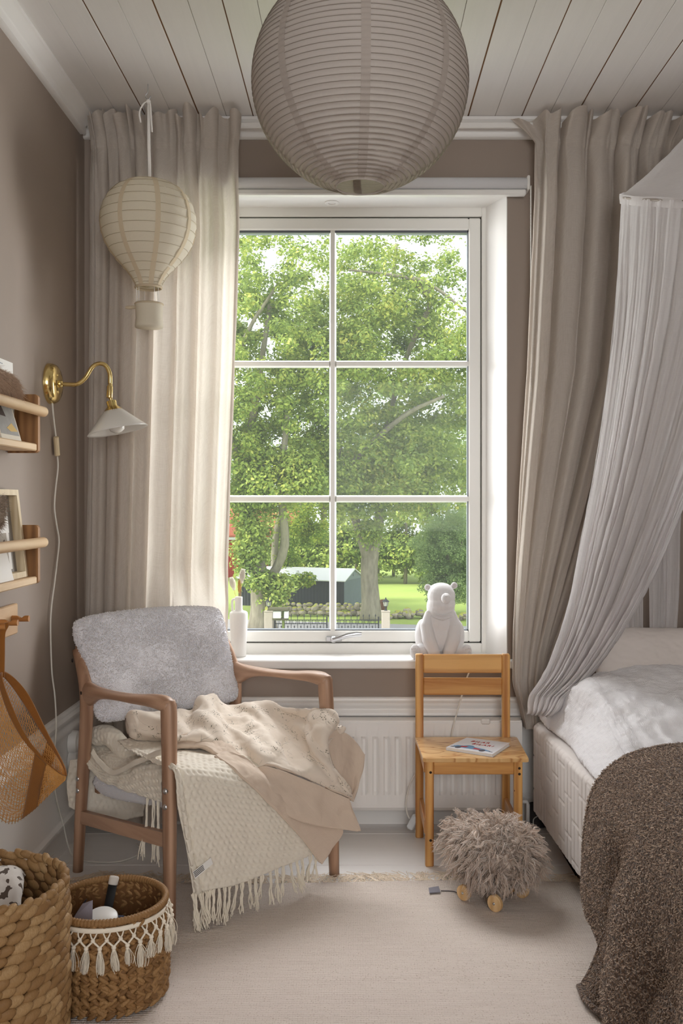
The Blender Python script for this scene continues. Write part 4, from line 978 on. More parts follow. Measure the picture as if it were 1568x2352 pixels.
# plush animals: only fur ends show
def fur_clump(name, label, pts, rad, mat, n, L, seed):
    root = thing(name, label, 'soft toy', pts[len(pts) // 2])
    MB().tube(spline(pts, 14), list(np.interp(np.linspace(0, 1, 14), np.linspace(0, 1, len(rad)), rad)), 14).build('body', mat, root, True)
    r = np.random.default_rng(seed); S = spline(pts, 60); i = r.integers(0, 60, n); a = r.uniform(0, 2 * PI, n)
    R = np.interp(i / 59, np.linspace(0, 1, len(rad)), rad)
    tg = np.gradient(S, axis=0)[i]; tg /= np.linalg.norm(tg, axis=1, keepdims=True)
    e1 = np.cross(tg, [0.1, .2, 1]); e1 /= np.linalg.norm(e1, axis=1, keepdims=True); e2 = np.cross(tg, e1)
    nn = e1 * np.cos(a)[:, None] + e2 * np.sin(a)[:, None]; P0 = S[i] + nn * R[:, None] * .9
    d = nn * .45 + tg * .6 + r.normal(size=(n, 3)) * .16 + np.array([0, 0, -.1])
    l = L * r.uniform(.6, 1.2, (n, 1))
    V, F = strands(P0, lambda t: P0 + d * l * t + np.array([0, 0, -.25]) * l * t * t, lambda t: .0008 * (1 - t) + .0001, 4)
    tag(mesh_np('fur', V, F, mat, root, True), kind='stuff')
m_fur_b = plain('brown_plush_fur', rgb(198, 174, 154), .9, spec=.1, var=.2, vscale=90); m_fur_g = plain('grey_plush_fur', rgb(160, 144, 128), .9, spec=.1, var=.2, vscale=90)
fur_clump('plush_toy', 'brown furry plush draped over the upper shelf rail', [(-.885, 2.30, 1.45), (-.888, 2.40, 1.447), (-.893, 2.46, 1.443), (-.898, 2.52, 1.432)], [.02, .023, .02, .008], m_fur_b, 3400, .03, 3)
fur_clump('plush_toy', 'grey furry plush above the lower shelf rail', [(-.90, 2.26, 1.09), (-.905, 2.33, 1.095), (-.91, 2.40, 1.105), (-.913, 2.43, 1.15)], [.03, .03, .025, .02], m_fur_g, 2600, .022, 4)

# ------------------------------------------------------------------ peg rack and the ochre net bag
root = thing('peg_rack', 'pale wooden peg board with notched pegs below the shelves', 'peg rack', (XL, 2.4, .77))
MB().box((XL, 2.28, .772), (XL + .014, 2.708, .857), .003).build('board', m_birch, root)
m_peg = wood('oiled_peg_wood', rgb(186, 130, 74), rgb(146, 94, 46), 'x', 1.5, .5)
for y in (2.662, 2.574, 2.486, 2.398):
    L0, L1 = XL + .014, -.909; nX = 15; xs_ = np.linspace(L0, L1, nX)
    V = []; mbp = MB()
    for x in xs_:
        dip = max(0, 1 - abs(x - (L0 + L1 * 1.0 - L0 * 1.0 - .022)) / .010) * .0085
        for j in range(12):
            a_ = 2 * PI * j / 12; zz = .0085 * math.sin(a_); zz = min(zz, .0085 - dip)
            V.append((x, y + .0085 * math.cos(a_), .819 + zz))
    mbp.add(V, [[i * 12 + j, i * 12 + (j + 1) % 12, (i + 1) * 12 + (j + 1) % 12, (i + 1) * 12 + j] for i in range(nX - 1) for j in range(12)] + [list(range(12)), list(range((nX - 1) * 12, nX * 12))])
    ashade(mbp.build('peg', m_peg, root), 50)
m_ochre = weave('ochre_cotton_band', rgb(150, 98, 46), rgb(122, 76, 32), 1100, bump=.5, slub=.5)
m_ochre_cord = plain('ochre_net_cord', rgb(206, 152, 86), .85, var=.15, vscale=60)
nb = thing('net_bag', 'ochre net bag with brown bands hanging from the peg board', 'bag', (-.88, 2.46, .8))
N_ = lambda px, py, Y: at(px, py, Y)
def bag_pt(s, t_, side):                  # s along the mouth (0 top left, 1 lower right), t_ down into the bag, side -1 near / +1 far
    m0 = np.array(spline([(2, 1546), (40, 1618), (85, 1698), (152, 1782)], 41))
    b0 = np.array(spline([(-95, 1600), (-70, 1740), (-38, 1850), (20, 1893), (70, 1868), (118, 1822), (150, 1792)], 41))
    i = s * 40; i0 = int(min(39, i)); fr_ = i - i0
    a_ = m0[i0] * (1 - fr_) + m0[i0 + 1] * fr_; b_ = b0[i0] * (1 - fr_) + b0[i0 + 1] * fr_
    w = math.sin(PI * min(1, max(0, s))) ** .6; t_c = max(0.0, t_); bul = (1 - t_c ** 2.2) * .4 + .6 * math.sin(PI * min(1, t_ * .5 + .5))
    off = np.array((11.0, -11.0)) * (1 if side > 0 else -.8) * w * (1 - t_) * 1.7
    p = a_ + (b_ - a_) * t_ + off
    Y = 2.47 + side * (.010 + .055 * w * (bul if t_ < 1 else 0) * (1 - t_c ** 3))
    v = at(p[0], p[1], Y); 
    return v
for side in (-1, 1):
    mb = MB()
    for i in range(1, 44):
        s = i / 44; mb.tube([bag_pt(s, t_, side) for t_ in np.linspace(.06, 1, 12)], .00075, 4)
    for j in range(1, 42):
        t_ = .06 + .94 * j / 42
        mb.tube([bag_pt(s, t_ + .012 * math.sin(s * 60 + j * 2.1), side) for s in np.linspace(.0, 1, 26)], .00065, 4, cap=False)
    tag(mb.build('net_side', m_ochre_cord, nb, True, fix=False), kind='stuff')
    P = np.array([[bag_pt(s, t_, side) for s in np.linspace(0, 1, 40)] for t_ in np.linspace(-.045, .05, 6)]); P[..., 1] -= .003 * side * -1 if side < 0 else 0
    grid('rim_band', P, m_ochre, nb, thick=.004)
    P = np.array([[bag_pt(.72 + .12 * q_ + .10 * t_ - .22 * t_, t_, side) + Vector((0, side * .003, 0)) for q_ in np.linspace(0, 1, 5)] for t_ in np.linspace(.06, .99, 20)])
    grid('seam_band', P, m_ochre, nb, thick=.003)
MB().tube(spline([at(14, 1443, 2.48) + Vector((-.004, .006, .012)), at(13, 1436, 2.487), at(5, 1455, 2.484), at(4, 1500, 2.478), at(3, 1556, 2.472)], 18), [(.0085, .0025)] * 18, 8, (1, 0, 0)).build('strap', m_ochre, nb, True)

# ------------------------------------------------------------------ radiator under the window
root = thing('radiator', 'white ribbed panel radiator under the window behind the small chair', 'radiator', (.1, 3.34, .07))
rx0, rx1, rz0, rz1, ry = -.36, at(1199, 0, 3.31).x, .074, at(0, 1657, 3.31).z, 3.312
pit = .0385; nb_ = int((rx1 - rx0 - .06) / pit); xs = [rx0, rx0 + .022]; ds = [0, 0]
for k in range(nb_):
    b = rx0 + .03 + k * pit
    xs += [b, b + .006, b + .014, b + .020, b + .024, b + .030]; ds += [0, .009, .009, 0, -.004, 0]
xs += [rx1 - .012, rx1]; ds += [0, 0]
zr = [rz0, rz0 + .012, rz0 + .055, rz0 + .066, rz1 - .064, rz1 - .053, rz1 - .006, rz1]; zk = [0, 0, 0, 1, 1, 0, 0, 0]; zo = [.008, 0, 0, 0, 0, 0, 0, .008]
P = np.array([[(x, ry + d * k + o_, z) for x, d in zip(xs, ds)] for z, k, o_ in zip(zr, zk, zo)])
ashade(grid('front_panel', P, m_white, root, thick=.0), 30)
box('rear_panel', (rx0, 3.355, rz0), (rx1, 3.36, rz1 - .01), m_white, root)
for x in (rx0, rx1 - .004): box('side_cover', (x, ry + .004, rz0 + .004), (x + .004, 3.366, rz1), m_white, root, .001)
MB().box((rx0, ry + .004, rz1 - .004), (rx1, 3.366, rz1 + .0015), .001).build('top_cover', m_white, root)
cx = at(1115, 0, ry).x; box('bracket_clip', (cx - .017, ry - .004, rz1 - .012), (cx + .017, ry + .03, rz1 + .008), m_plastic, root, .005)
MB().tube([(rx1 + .0, 3.335, .10), (rx1 + .02, 3.335, .10), (rx1 + .024, 3.335, .09), (rx1 + .024, 3.335, .0)], .007, 10).build('pipe', m_white, root, True)
box('wall_bracket', (rx0 + .1, 3.36, .2), (rx0 + .13, 3.394, .34), m_white, root); box('wall_bracket', (rx1 - .13, 3.36, .2), (rx1 - .1, 3.394, .34), m_white, root)

# ------------------------------------------------------------------ white bear lamp on the sill
ZS = .583
m_bear = plain('matte_white_ceramic', rgb(230, 228, 228), .75, spec=.2, var=.015, bump=.12, bscale=160, bdist=.0012, transl=.12)
bx, byy = at(1010, 0, 3.455).x, 3.458
root = thing('bear_lamp', 'white sitting polar bear lamp on the window sill behind the small chair', 'lamp', (bx, byy, ZS))
mb = MB(); E = lambda c, r, M=None: mb.ball((bx + c[0], byy + c[1], ZS + c[2]), r, 22, 16, M)
R_ = lambda ax, d: Matrix.Rotation(math.radians(d), 3, ax)
E((0, .004, .070), (.072, .056, .075)); E((0, 0, .125), (.058, .050, .075)); E((.002, -.008, .182), (.051, .049, .060)); E((.004, -.013, .222), (.0505, .050, .046))
E((.004, -.004, .240), (.0445, .044, .029)); E((.004, -.014, .196), (.0505, .051, .04))
for s in (-1, 1):
    mb.tube([(bx + s * .040, byy - .018, ZS + .165), (bx + s * .052, byy - .036, ZS + .12), (bx + s * .044, byy - .052, ZS + .07), (bx + s * .026, byy - .066, ZS + .026), (bx + s * .022, byy - .070, ZS + .012)], [.014, .022, .0245, .022, .016], 16)
    E((s * .022, -.068, .014), (.021, .017, .015))
    mb.tube([(bx + s * .045, byy - .01, ZS + .03), (bx + s * .070, byy - .028, ZS + .026), (bx + s * .090, byy - .040, ZS + .024)], [.032, .027, .021], 16)
    E((s * .092, -.046, .026), (.020, .013, .027), R_('Z', s * 28))
    E((s * .048 + .004, .002, .2545 - (.003 if s < 0 else -.004)), (.0125, .0075, .0125))
    E((s * .060, .01, .075), (.030, .040, .062))
E((.0155, -.073, .219), (.0178, .017, .0190)); E((.0150, -.052, .214), (.0165, .02, .0175))
E((.0172, -.0865, .2285), (.0055, .004, .0045))
body = mb.build('bear_body', m_bear, root, True, fix=False)
md = body.modifiers.new('remesh', 'REMESH'); md.mode = 'VOXEL'; md.voxel_size = .0022; md.use_smooth_shade = True
md = body.modifiers.new('smooth', 'SMOOTH'); md.factor = .55; md.iterations = 5
for s in (-1, 1):
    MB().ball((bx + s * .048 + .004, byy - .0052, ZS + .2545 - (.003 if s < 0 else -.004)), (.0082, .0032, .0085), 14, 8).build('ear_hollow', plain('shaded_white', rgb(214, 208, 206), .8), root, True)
    MB().ball((bx + .0145 + s * .0125 - .002, byy - .0555, ZS + .2415), (.0028, .0018, .0012), 10, 6).build('eye', m_bear, root, True)
    Mf = Matrix.Translation((bx + s * .0965, byy - .0585, ZS + .026)) @ Matrix.Rotation(math.radians(s * 28), 4, 'Z')
    pw = MB().lathe([(0, .002), (.010, .0015), (.011, 0)], 16, Mf @ Matrix.Translation((0, .0005, -.006)) @ Matrix.Rotation(PI / 2, 4, 'X')).build('paw_pad', m_bear, root, True)
    mb2 = MB()
    for k in range(4): mb2.ball(Mf @ Vector((-.0095 + .0063 * k, .0008, .0135 - .0012 * abs(k - 1.5))), (.0022, .0016, .0042), 8, 6)
    tag(mb2.build('toe_pads', m_bear, pw, True, fix=False), kind='stuff')
for k, (zz, w) in enumerate(((.166, .043), (.152, .045))):
    MB().tube([(bx + .004 + w * math.sin(a_), byy - .012 - (w + .0015) * math.cos(a_), ZS + zz - .010 * math.cos(a_) ** 2 + .006 * abs(math.sin(a_))) for a_ in np.linspace(-1.15, 1.15, 20)], [.0012 + .0016 * math.sin(PI * i / 19) for i in range(20)], 8).build('chin_fold', m_bear, root, True)
cb = [at(1080, 1508, 3.40) + Vector((0, .0, 0)), at(1082, 1516, 3.384), at(1079, 1538, 3.379), at(1071, 1560, 3.36), at(1054, 1620, 3.33), at(1040, 1672, 3.300), at(1030, 1720, 3.304), at(1000, 1760, 3.296), at(966, 1765, 3.294), at(944, 1795, 3.292), at(933, 1835, 3.29), at(934, 1865, 3.285), at(940, 1880, 3.28)]
cb[0].z = .5865; cb[1].z = .588
MB().tube(spline(cb, 90), .0028, 8).build('cable', m_cable, root, True)
swp = at(948, 1888, 3.27); Msw = Matrix.Translation(swp) @ Matrix.Rotation(math.radians(28), 4, 'Y')
MB().box((-.012, -.009, -.027), (.012, .009, .027), .005, Msw).build('cable_switch', plain('pale_blue_white_plastic', rgb(216, 222, 226), .35), root)
MB().tube(spline([swp + Vector((.008, 0, -.026)), swp + Vector((.016, .004, -.05)), Vector((swp.x + .05, 3.26, .004)), Vector((swp.x + .12, 3.29, .004)), Vector((swp.x + .3, 3.36, .004))], 24), .0026, 8).build('cable', m_cable, root, True)

# ------------------------------------------------------------------ vase with dried grasses
vx_, vy_ = at(548, 0, 3.475).x, 3.475
m_vase = plain('matte_white_stoneware', rgb(232, 230, 226), .8, spec=.2, var=.02, bump=.1, bscale=120, bdist=.001)
root = thing('vase', 'tall white bottle vase with a small handle on the window sill', 'vase', (vx_, vy_, ZS))
T = Matrix.Translation((vx_, vy_, ZS))
MB().lathe([(0, 0), (.024, 0), (.0265, .003), (.029, .06), (.0325, .13), (.0332, .152), (.0315, .160), (.026, .164), (.0165, .166), (.0140, .171), (.0135, .180), (.0138, .214), (.0132, .216), (.011, .214), (.0105, .18), (.004, .17), (0, .17)], 40, T).build('vase_body', m_vase, root, True)
MB().tube(spline([(vx_ - .012, vy_, ZS + .206), (vx_ - .019, vy_, ZS + .207), (vx_ - .0235, vy_, ZS + .200), (vx_ - .0235, vy_, ZS + .18), (vx_ - .022, vy_, ZS + .163)], 16), [(.0042, .0036)] * 16, 10).build('handle', m_vase, root, True)
m_tail = plain('pale_bunny_tail_grass', rgb(248, 242, 230), .95, var=.1, vscale=80); m_straw = plain('golden_straw', rgb(214, 178, 112), .9, var=.2, vscale=90)
def grass(name, label, tip, rad, mat, Lh_, seed, n=900, fl=.011):
    b = Vector((vx_ + .002, vy_, ZS + .16)); tip = Vector(tip); g_ = thing(name, label, 'dried flower', tuple(b), group='dried grasses in the white vase')
    c1 = b.lerp(tip, .6); head0 = tip - (tip - b).normalized() * Lh_
    MB().tube(spline([b, c1, head0, tip], 12), .0008, 6).build('stem', m_straw, g_, True)
    r = np.random.default_rng(seed); tt = r.random(n); ax_ = np.array((tip - b).normalized()); h0 = np.array(head0)
    dr = r.normal(size=(n, 3)); dr -= ax_ * (dr @ ax_)[:, None]; dr /= np.linalg.norm(dr, axis=1, keepdims=True)
    P0 = h0 + ax_ * (tt * Lh_)[:, None] + dr * (rad * np.sin(PI * (tt * .9 + .08)))[:, None] * .6
    d = dr * .45 + ax_ * .9
    V, F = strands(P0, lambda t: P0 + d * fl * t, lambda t: .0008 * (1 - t) + .0002, 2)
    MB().tube([h0, h0 + ax_ * Lh_ * .5, h0 + ax_ * Lh_], [rad * .4, rad * .85, rad * .2], 10).build('seed_core', mat, g_, True)
    tag(mesh_np('seed_head', V, F, mat, g_, True), kind='stuff')
grass('bunny_tail_grass', 'taller fluffy white grass head in the vase', at(557, 1312, 3.47), .0105, m_tail, .044, 1)
grass('bunny_tail_grass', 'lower fluffy white grass head at the left in the vase', at(532, 1331, 3.48), .0105, m_tail, .040, 2)
grass('wheat_ear', 'golden wheat ear in the vase between the white heads', at(549, 1334, 3.462), .0055, m_straw, .046, 3, 260, .007)

# ------------------------------------------------------------------ rug with knotted fringe
t = NT('beige_woven_rug'); v = t.coord(scale=(1, 1, 1)); a = t.wave(t.coord(scale=(1, 1, 1)), 52, 'X', 2.0); b = t.wave(v, 40, 'Y', 2.5)
n1 = t.noise(t.coord(scale=(2, 30, 1)), 6, 4, .6); n2 = t.noise(v, 260, 2); n3 = t.noise(t.coord(scale=(1.2, 9, 1)), 2.2, 3)
base = t.mix(n1, rgb(196, 183, 172), rgb(222, 210, 200)); base = t.mix(t.math('GREATER_THAN', n2, .64), base, rgb(176, 160, 146))
nm = t.bump(t.math('ADD', t.math('MULTIPLY', a, .5), t.math('ADD', b, n2)), .55, .0022); nm = t.bump(n3, .5, .012, nm)
m_rug = t.done(t.bsdf(base, .95, 0, .1, .2, 0, nm))
rug = thing('rug', 'large beige woven cotton rug with knotted fringe on the white floor', 'rug', (-.1, 1.5, 0))
gx_, gy_ = np.meshgrid(np.linspace(-.86, .80, 96), np.linspace(.15, 2.865, 200))
P = np.stack([gx_, gy_ + .012 * np.sin(gx_ * 5) * (gy_ > 2.7), .0065 + 0 * gx_], axis=-1)
rip = fbm(np.stack([gx_ * 1.6, gy_ * 9, 0 * gx_], -1), 1.6, 3); P[..., 2] += np.clip(rip, 0, 1) * .0045 * np.clip(1 - np.abs(gy_ - 2.25) / .45, 0, 1) + .0008
P[..., 2] = np.minimum(P[..., 2], .0130)
mb_t = P.copy(); 
Vt = P.reshape(-1, 3); n_, m_ = P.shape[:2]; Vb = Vt.copy(); Vb[:, 2] = .0008
Ft = grid_faces(n_, m_); per = list(range(m_)) + [i * m_ + m_ - 1 for i in range(1, n_)] + [(n_ - 1) * m_ + j for j in range(m_ - 2, -1, -1)] + [i * m_ for i in range(n_ - 2, 0, -1)]
side = [[per[i], n_ * m_ + per[i], n_ * m_ + per[(i + 1) % len(per)], per[(i + 1) % len(per)]] for i in range(len(per))]
mesh_np('woven_field', np.vstack([Vt, Vb]), np.vstack([Ft, np.array(side)]), m_rug, rug, True)
r = np.random.default_rng(9); roots = []; dirs = []
for x in np.arange(-.85, .79, .021):
    an = r.uniform(-.9, .9)
    for q in range(9):
        roots.append((x + r.normal() * .003, 2.862 + .012 * math.sin(x * 5), .005)); dirs.append((math.sin(an + r.normal() * .3), math.cos(an + r.normal() * .3) * .8 + .15, 0))
roots = np.array(roots); dirs = np.array(dirs); L = r.uniform(.05, .10, (len(roots), 1)); wv = r.normal(size=(len(roots), 3)) * [.012, .006, 0]
V, F = strands(roots, lambda t: roots + dirs * L * t + wv * math.sin(t * 4.5) + np.array([0, 0, .006]) * math.sin(PI * t) - np.array([0, 0, .003]) * t, lambda t: .0015 * (1 - .4 * t), 6)
tag(mesh_np('fringe', V, F, plain('beige_fringe_yarn', rgb(230, 214, 194), .9), rug, True), kind='stuff')

# ------------------------------------------------------------------ children's chair
def kid(): pass
root = thing('small_chair', "child's varnished pine chair with a plywood seat before the window", 'chair', (.37, 3.14, 0))
zs, yb, yf = .343, 3.268, 3.012
xl, xr = .219, .5095; lw_ = .0132
box('back_leg', (xl - lw_ - .004, yb - .013, 0), (xl + lw_ - .004, yb + .013, .625), m_pine_z, root, .003)
box('back_leg', (xr - lw_, yb - .013, 0), (xr + lw_, yb + .013, .625), m_pine_z, root, .003)
for x, dx in ((.2295, 0), (.5075, 0)):
    lg = box('front_leg', (x - .0132, yf - .013, 0), (x + .0132, yf + .013, zs - .012), m_pine_z, root, .003)
    for dz in (.035, .028 + .22) if x < .3 else (.022, .04):
        MB().lathe([(0, .0012), (.0035, .001), (.0045, -.0005)], 12, Matrix.Translation((x + .003, yf - .0132, zs - .012 - dz)) @ Matrix.Rotation(PI / 2, 4, 'X')).build('bolt_head', plain('dark_bolt', rgb(60, 46, 36), .5, .6), lg, True)
box('back_slat', (xl + lw_ - .004, yb - .009, .561), (xr - lw_, yb + .009, .6235), m_pine_x, root, .003)
box('back_slat', (xl + lw_ - .004, yb - .009, .486), (xr - lw_, yb + .009, .543), m_pine_x, root, .003)
box('front_apron', (.2295 + .0132, yf - .008, zs - .055), (.5075 - .0132, yf + .008, zs - .012), m_pine_x, root, .002)
box('back_apron', (xl + lw_, yb - .008, zs - .055), (xr - lw_, yb + .008, zs - .012), m_pine_x, root, .002)
for x in (.2215, .5085):
    box('side_apron', (x - .008, yf + .013, zs - .055), (x + .008, yb - .013, zs - .012), m_pine_y, root, .002)
    box('side_stretcher', (x - .007, yf + .013, .095), (x + .007, yb - .013, .137), m_pine_y, root, .002)
t = NT('rotary_plywood'); v = t.coord(scale=(1.6, 5.5, 1)); n1 = t.noise(v, 2.1, 2, .5, 1.1); w = t.math('FRACT', t.math('MULTIPLY', n1, 9.0))
kn = t.voro(t.coord(), 3.0); ring = t.math('FRACT', t.math('ADD', t.math('MULTIPLY', n1, 7), t.math('MULTIPLY', t.math('POWER', kn, .5), 6)))
fg = t.noise(t.coord(scale=(3, 60, 1)), 6, 4)
base = t.ramp(ring, [(0.0, rgb(180, 122, 66)), (.22, rgb(222, 176, 116)), (.8, rgb(234, 196, 138)), (1.0, rgb(196, 140, 80))])
m_ply = t.done(t.bsdf(t.mix(t.math('MULTIPLY', fg, .35), base, rgb(170, 112, 60)), .32, 0, .4, 0, .25))
sp_ = [(.200, 3.256), (.206, 3.262), (.541, 3.2625), (.547, 3.256), (.5385, 2.994), (.532, 2.988), (.218, 2.988), (.2085, 2.9945)]
mbs = MB()
inner = [(x + (.373 - x) * .008, y + (3.12 - y) * .008) for x, y in sp_]
V = [(x, y, zs - .012) for x, y in sp_] + [(x, y, zs - .0018) for x, y in sp_] + [(x, y, zs) for x, y in inner]; k = len(sp_)
mbs.add(V, [list(range(k))[::-1], list(range(2 * k, 3 * k))] + [[l * k + i, l * k + (i + 1) % k, (l + 1) * k + (i + 1) % k, (l + 1) * k + i] for l in (0, 1) for i in range(k)])
mbs.build('seat', m_ply, root)

# picture book on the seat
b4 = [onz(1024, 1716, zs + .010), onz(1131, 1732, zs + .010), onz(1171, 1706, zs + .010), onz(1072, 1694, zs + .010)]
bo = Vector(b4[0]); ex = (b4[1] - b4[0]); ey = (b4[3] - b4[0])
ctr = (b4[0] + b4[2]) / 2
bkr = thing('picture_book', "white children's book with red title and painted racing car on the chair seat", 'book', (ctr.x, ctr.y, zs))
def bp(s, t_, z): p = b4[0] * (1 - s) * (1 - t_) + b4[1] * s * (1 - t_) + b4[2] * s * t_ + b4[3] * (1 - s) * t_; return Vector((p.x, p.y, zs + z))
def bslab(s0, s1, t0, t1, z0, z1, name, mat):
    V = [bp(s, t_, z) for z in (z0, z1) for s, t_ in ((s0, t0), (s1, t0), (s1, t1), (s0, t1))]
    return MB().add(V, [(3, 2, 1, 0), (4, 5, 6, 7), (0, 1, 5, 4), (1, 2, 6, 5), (2, 3, 7, 6), (3, 0, 4, 7)]).build(name, mat, bkr)
m_cover = plain('white_gloss_cover', rgb(238, 238, 242), .25, var=.01)
bslab(0, 1, 0, 1, 0.0003, .0018, 'back_cover', m_cover); bslab(.01, .985, .015, .985, .0018, .0085, 'pages', m_paper); fc = bslab(0, 1, 0, 1, .0085, .010, 'front_cover', m_cover)
bslab(0, .012, 0, 1, .0004, .0098, 'spine', m_cover)
def bpoly(pts, mat, name, z=.0101):
    V = [bp(s, t_, z) for s, t_ in pts]; n = len(pts); V += [p - Vector((0, 0, .0002)) for p in V]
    MB().add(V, [list(range(n)), list(range(n, 2 * n))[::-1]] + [[i, (i + 1) % n, n + (i + 1) % n, n + i] for i in range(n)]).build(name, mat, fc)
m_red = plain('red_print', rgb(196, 52, 44), .6, var=.05); m_bl = plain('pale_blue_print', rgb(112, 152, 188), .6, var=.15, vscale=90); m_gy = plain('grey_print', rgb(82, 82, 92), .6)
def title(txt, s0, t0, size):
    cu = bpy.data.curves.new('title', 'FONT'); cu.body = txt; cu.size = 1; cu.space_character = 1.25; cu.extrude = 0.002; cu.offset = .012; cu.shear = .15
    ob = bpy.data.objects.new('tmp', cu); C.objects.link(ob); dg = bpy.context.evaluated_depsgraph_get(); me = bpy.data.meshes.new_from_object(ob.evaluated_get(dg)); bpy.data.objects.remove(ob)
    V = np.zeros(len(me.vertices) * 3, dtype=np.float32); me.vertices.foreach_get('co', V); V = V.reshape(-1, 3); rr_ = random.Random(4)
    lx = ex.length; ly = ey.length
    W = np.array([tuple(bp(s0 + float(x) * size / lx, t0 + float(y) * size / ly, .0103 + (.0002 if z > 0 else -.0001))) for x, y, z in V]); W = to_local(W, bkr)
    me.vertices.foreach_set('co', W.astype(np.float32).ravel()); me.update(); link('title', me, m_red, fc, False)
# the book's spine is towards the viewer's left; the title runs along its longer edge
title('BILAR', .22, .70, .022); title('BILAR!', .33, .50, .022)
car = [(.06, .22), (.12, .30), (.24, .31), (.33, .40), (.42, .40), (.50, .31), (.70, .27), (.88, .18), (.90, .13), (.60, .12), (.10, .14)]
bpoly(car, m_bl, 'car_print'); bpoly([(.22, .26), (.36, .30), (.34, .20), (.2, .18)], m_red, 'car_stripe', .01025); bpoly([(.52, .25), (.66, .22), (.64, .15), (.5, .17)], m_red, 'car_stripe', .01025)
for c_ in (.20, .72): bpoly([(c_ + .065 * math.cos(a_), .135 + .085 * math.sin(a_)) for a_ in np.linspace(0, 2 * PI, 13)[:-1]], m_gy, 'wheel_print', .0103)
bpoly([(.06, .16), (.03, .12), (.12, .10), (.13, .14)], m_gy, 'wing_print', .0103); bpoly([(.86, .12), (.95, .10), (.95, .13), (.87, .15)], m_gy, 'wing_print', .0103)

# ------------------------------------------------------------------ woolly lamb on wheels
cx_, cy_ = .400, 2.748; hd = math.atan2(.69, -.72)
lamb = thing('wheeled_toy_lamb', 'shaggy beige toy lamb on wooden wheels standing on the rug', 'toy', (cx_, cy_, .006), hd)
fw, sd = np.array([math.cos(hd), math.sin(hd), 0]), np.array([-math.sin(hd), math.cos(hd), 0])
zc_ = .148
m_fur = None
t = NT('shaggy_beige_wool'); gi = t.n('ShaderNodeNewGeometry'); 
fc_ = t.ramp(gi.outputs['Random Per Island'], [(0, rgb(222, 204, 190)), (.5, rgb(246, 232, 220)), (1, rgb(255, 249, 244))])
m_fur = t.done(t.mixsh(.45, t.bsdf(fc_, .75, 0, .15, .2), t.translucent(fc_)))
M3 = Matrix(((fw[0], sd[0], 0), (fw[1], sd[1], 0), (0, 0, 1)))
mb = MB(); mb.ball((cx_, cy_, zc_), (.108, .092, .076), 28, 20, M3)
mb.ball(Vector((cx_, cy_, zc_ + .012)) + Vector(tuple(fw * .108)), (.045, .042, .042), 20, 14, M3)
bdy = mb.build('body', plain('wool_base', rgb(214, 198, 184), .95), lamb, True, fix=False)
r = np.random.default_rng(21); nC = 900; K = 8
u = r.normal(size=(nC, 3)); u /= np.linalg.norm(u, axis=1, keepdims=True); u = u[u[:, 2] > -.93]; nC = len(u)
loc = u * np.array([.108, .092, .076]); hm = r.random(nC) < .13
loc[hm] = u[hm] * np.array([.045, .042, .042]) + np.array([.110, 0, .012])
nrm = loc / np.array([.108, .092, .076]) ** 2; nrm[hm] = u[hm]; nrm /= np.linalg.norm(nrm, axis=1, keepdims=True)
Rm = np.stack([fw, sd, np.array([0, 0, 1.0])]); W0 = loc @ Rm + np.array([cx_, cy_, zc_]); Nw = nrm @ Rm
lockdir = Nw * .85 + r.normal(size=(nC, 3)) * .42 + np.array([0, 0, -.12]); lockdir /= np.linalg.norm(lockdir, axis=1, keepdims=True)
lockL = r.uniform(.042, .072, nC) * np.where(Nw[:, 2] > .3, .9, 1.0); lockL = np.where(Nw[:, 2] < -.5, .042, lockL)
cside = np.cross(lockdir, r.normal(size=(nC, 3))); cside /= np.linalg.norm(cside, axis=1, keepdims=True); cup = np.cross(lockdir, cside); phs = r.uniform(0, 6.3, nC); amp_ = r.uniform(.006, .013, nC); frq = r.uniform(5, 9, nC)
rep = lambda x: np.repeat(x, K, axis=0)
W0r = rep(W0) + r.normal(size=(nC * K, 3)) * .0045; dr_, Lr = rep(lockdir), rep(lockL)[:, None] * r.uniform(.75, 1.12, (nC * K, 1)); cs_, cu_ = rep(cside), rep(cup); ph_, am_, fq_ = rep(phs)[:, None] + r.normal(size=(nC * K, 1)) * .25, rep(amp_)[:, None], rep(frq)[:, None]
W1 = rep(W0)
def lock(t):
    base_ = W0r * (1 - .8 * t) + W1 * (.8 * t)
    p = base_ + dr_ * Lr * t + (cs_ * np.sin(fq_ * t + ph_) - cs_ * np.sin(ph_)) * am_ * t + (cu_ * np.cos(fq_ * t * .9 + ph_)) * am_ * .8 * t + np.array([0, 0, -.5]) * Lr * t * t * .75
    p[:, 2] = np.maximum(p[:, 2], .018)
    return p
V, F = strands(W0r, lock, lambda t: .00125 * (1 - .78 * t ** 2), 6)
tag(mesh_np('wool', V, F, m_fur, lamb, True), kind='stuff')
m_wheel = wood('turned_birch_wheel', rgb(226, 192, 144), rgb(200, 158, 106), 'z', 1.0, .5)
for f_, s_, near in ((.054, .079, 0), (-.054, .079, 1), (.054, -.050, 0), (-.054, -.050, 1)):
    c_ = np.array([cx_, cy_, 0]) + fw * f_ + sd * s_
    rr_ = .0222 if near == 0 else .0232
    Mw = Matrix.Translation((c_[0], c_[1], .0085 + rr_)) @ Vector(tuple(sd)).to_track_quat('Z', 'Y').to_matrix().to_4x4()
    h = .0065
    wh = ashade(MB().lathe([(0, -h), (rr_ - .002, -h), (rr_, -h + .002), (rr_, h - .002), (rr_ - .002, h), (0, h)], 36, Mw).build('wheel', m_wheel, lamb), 40)
    MB().lathe([(0, h + .003), (.0025, h + .0025), (.0042, h + .0005), (.0042, h - .001)], 14, Mw).build('axle_cap', m_steel, wh, True)
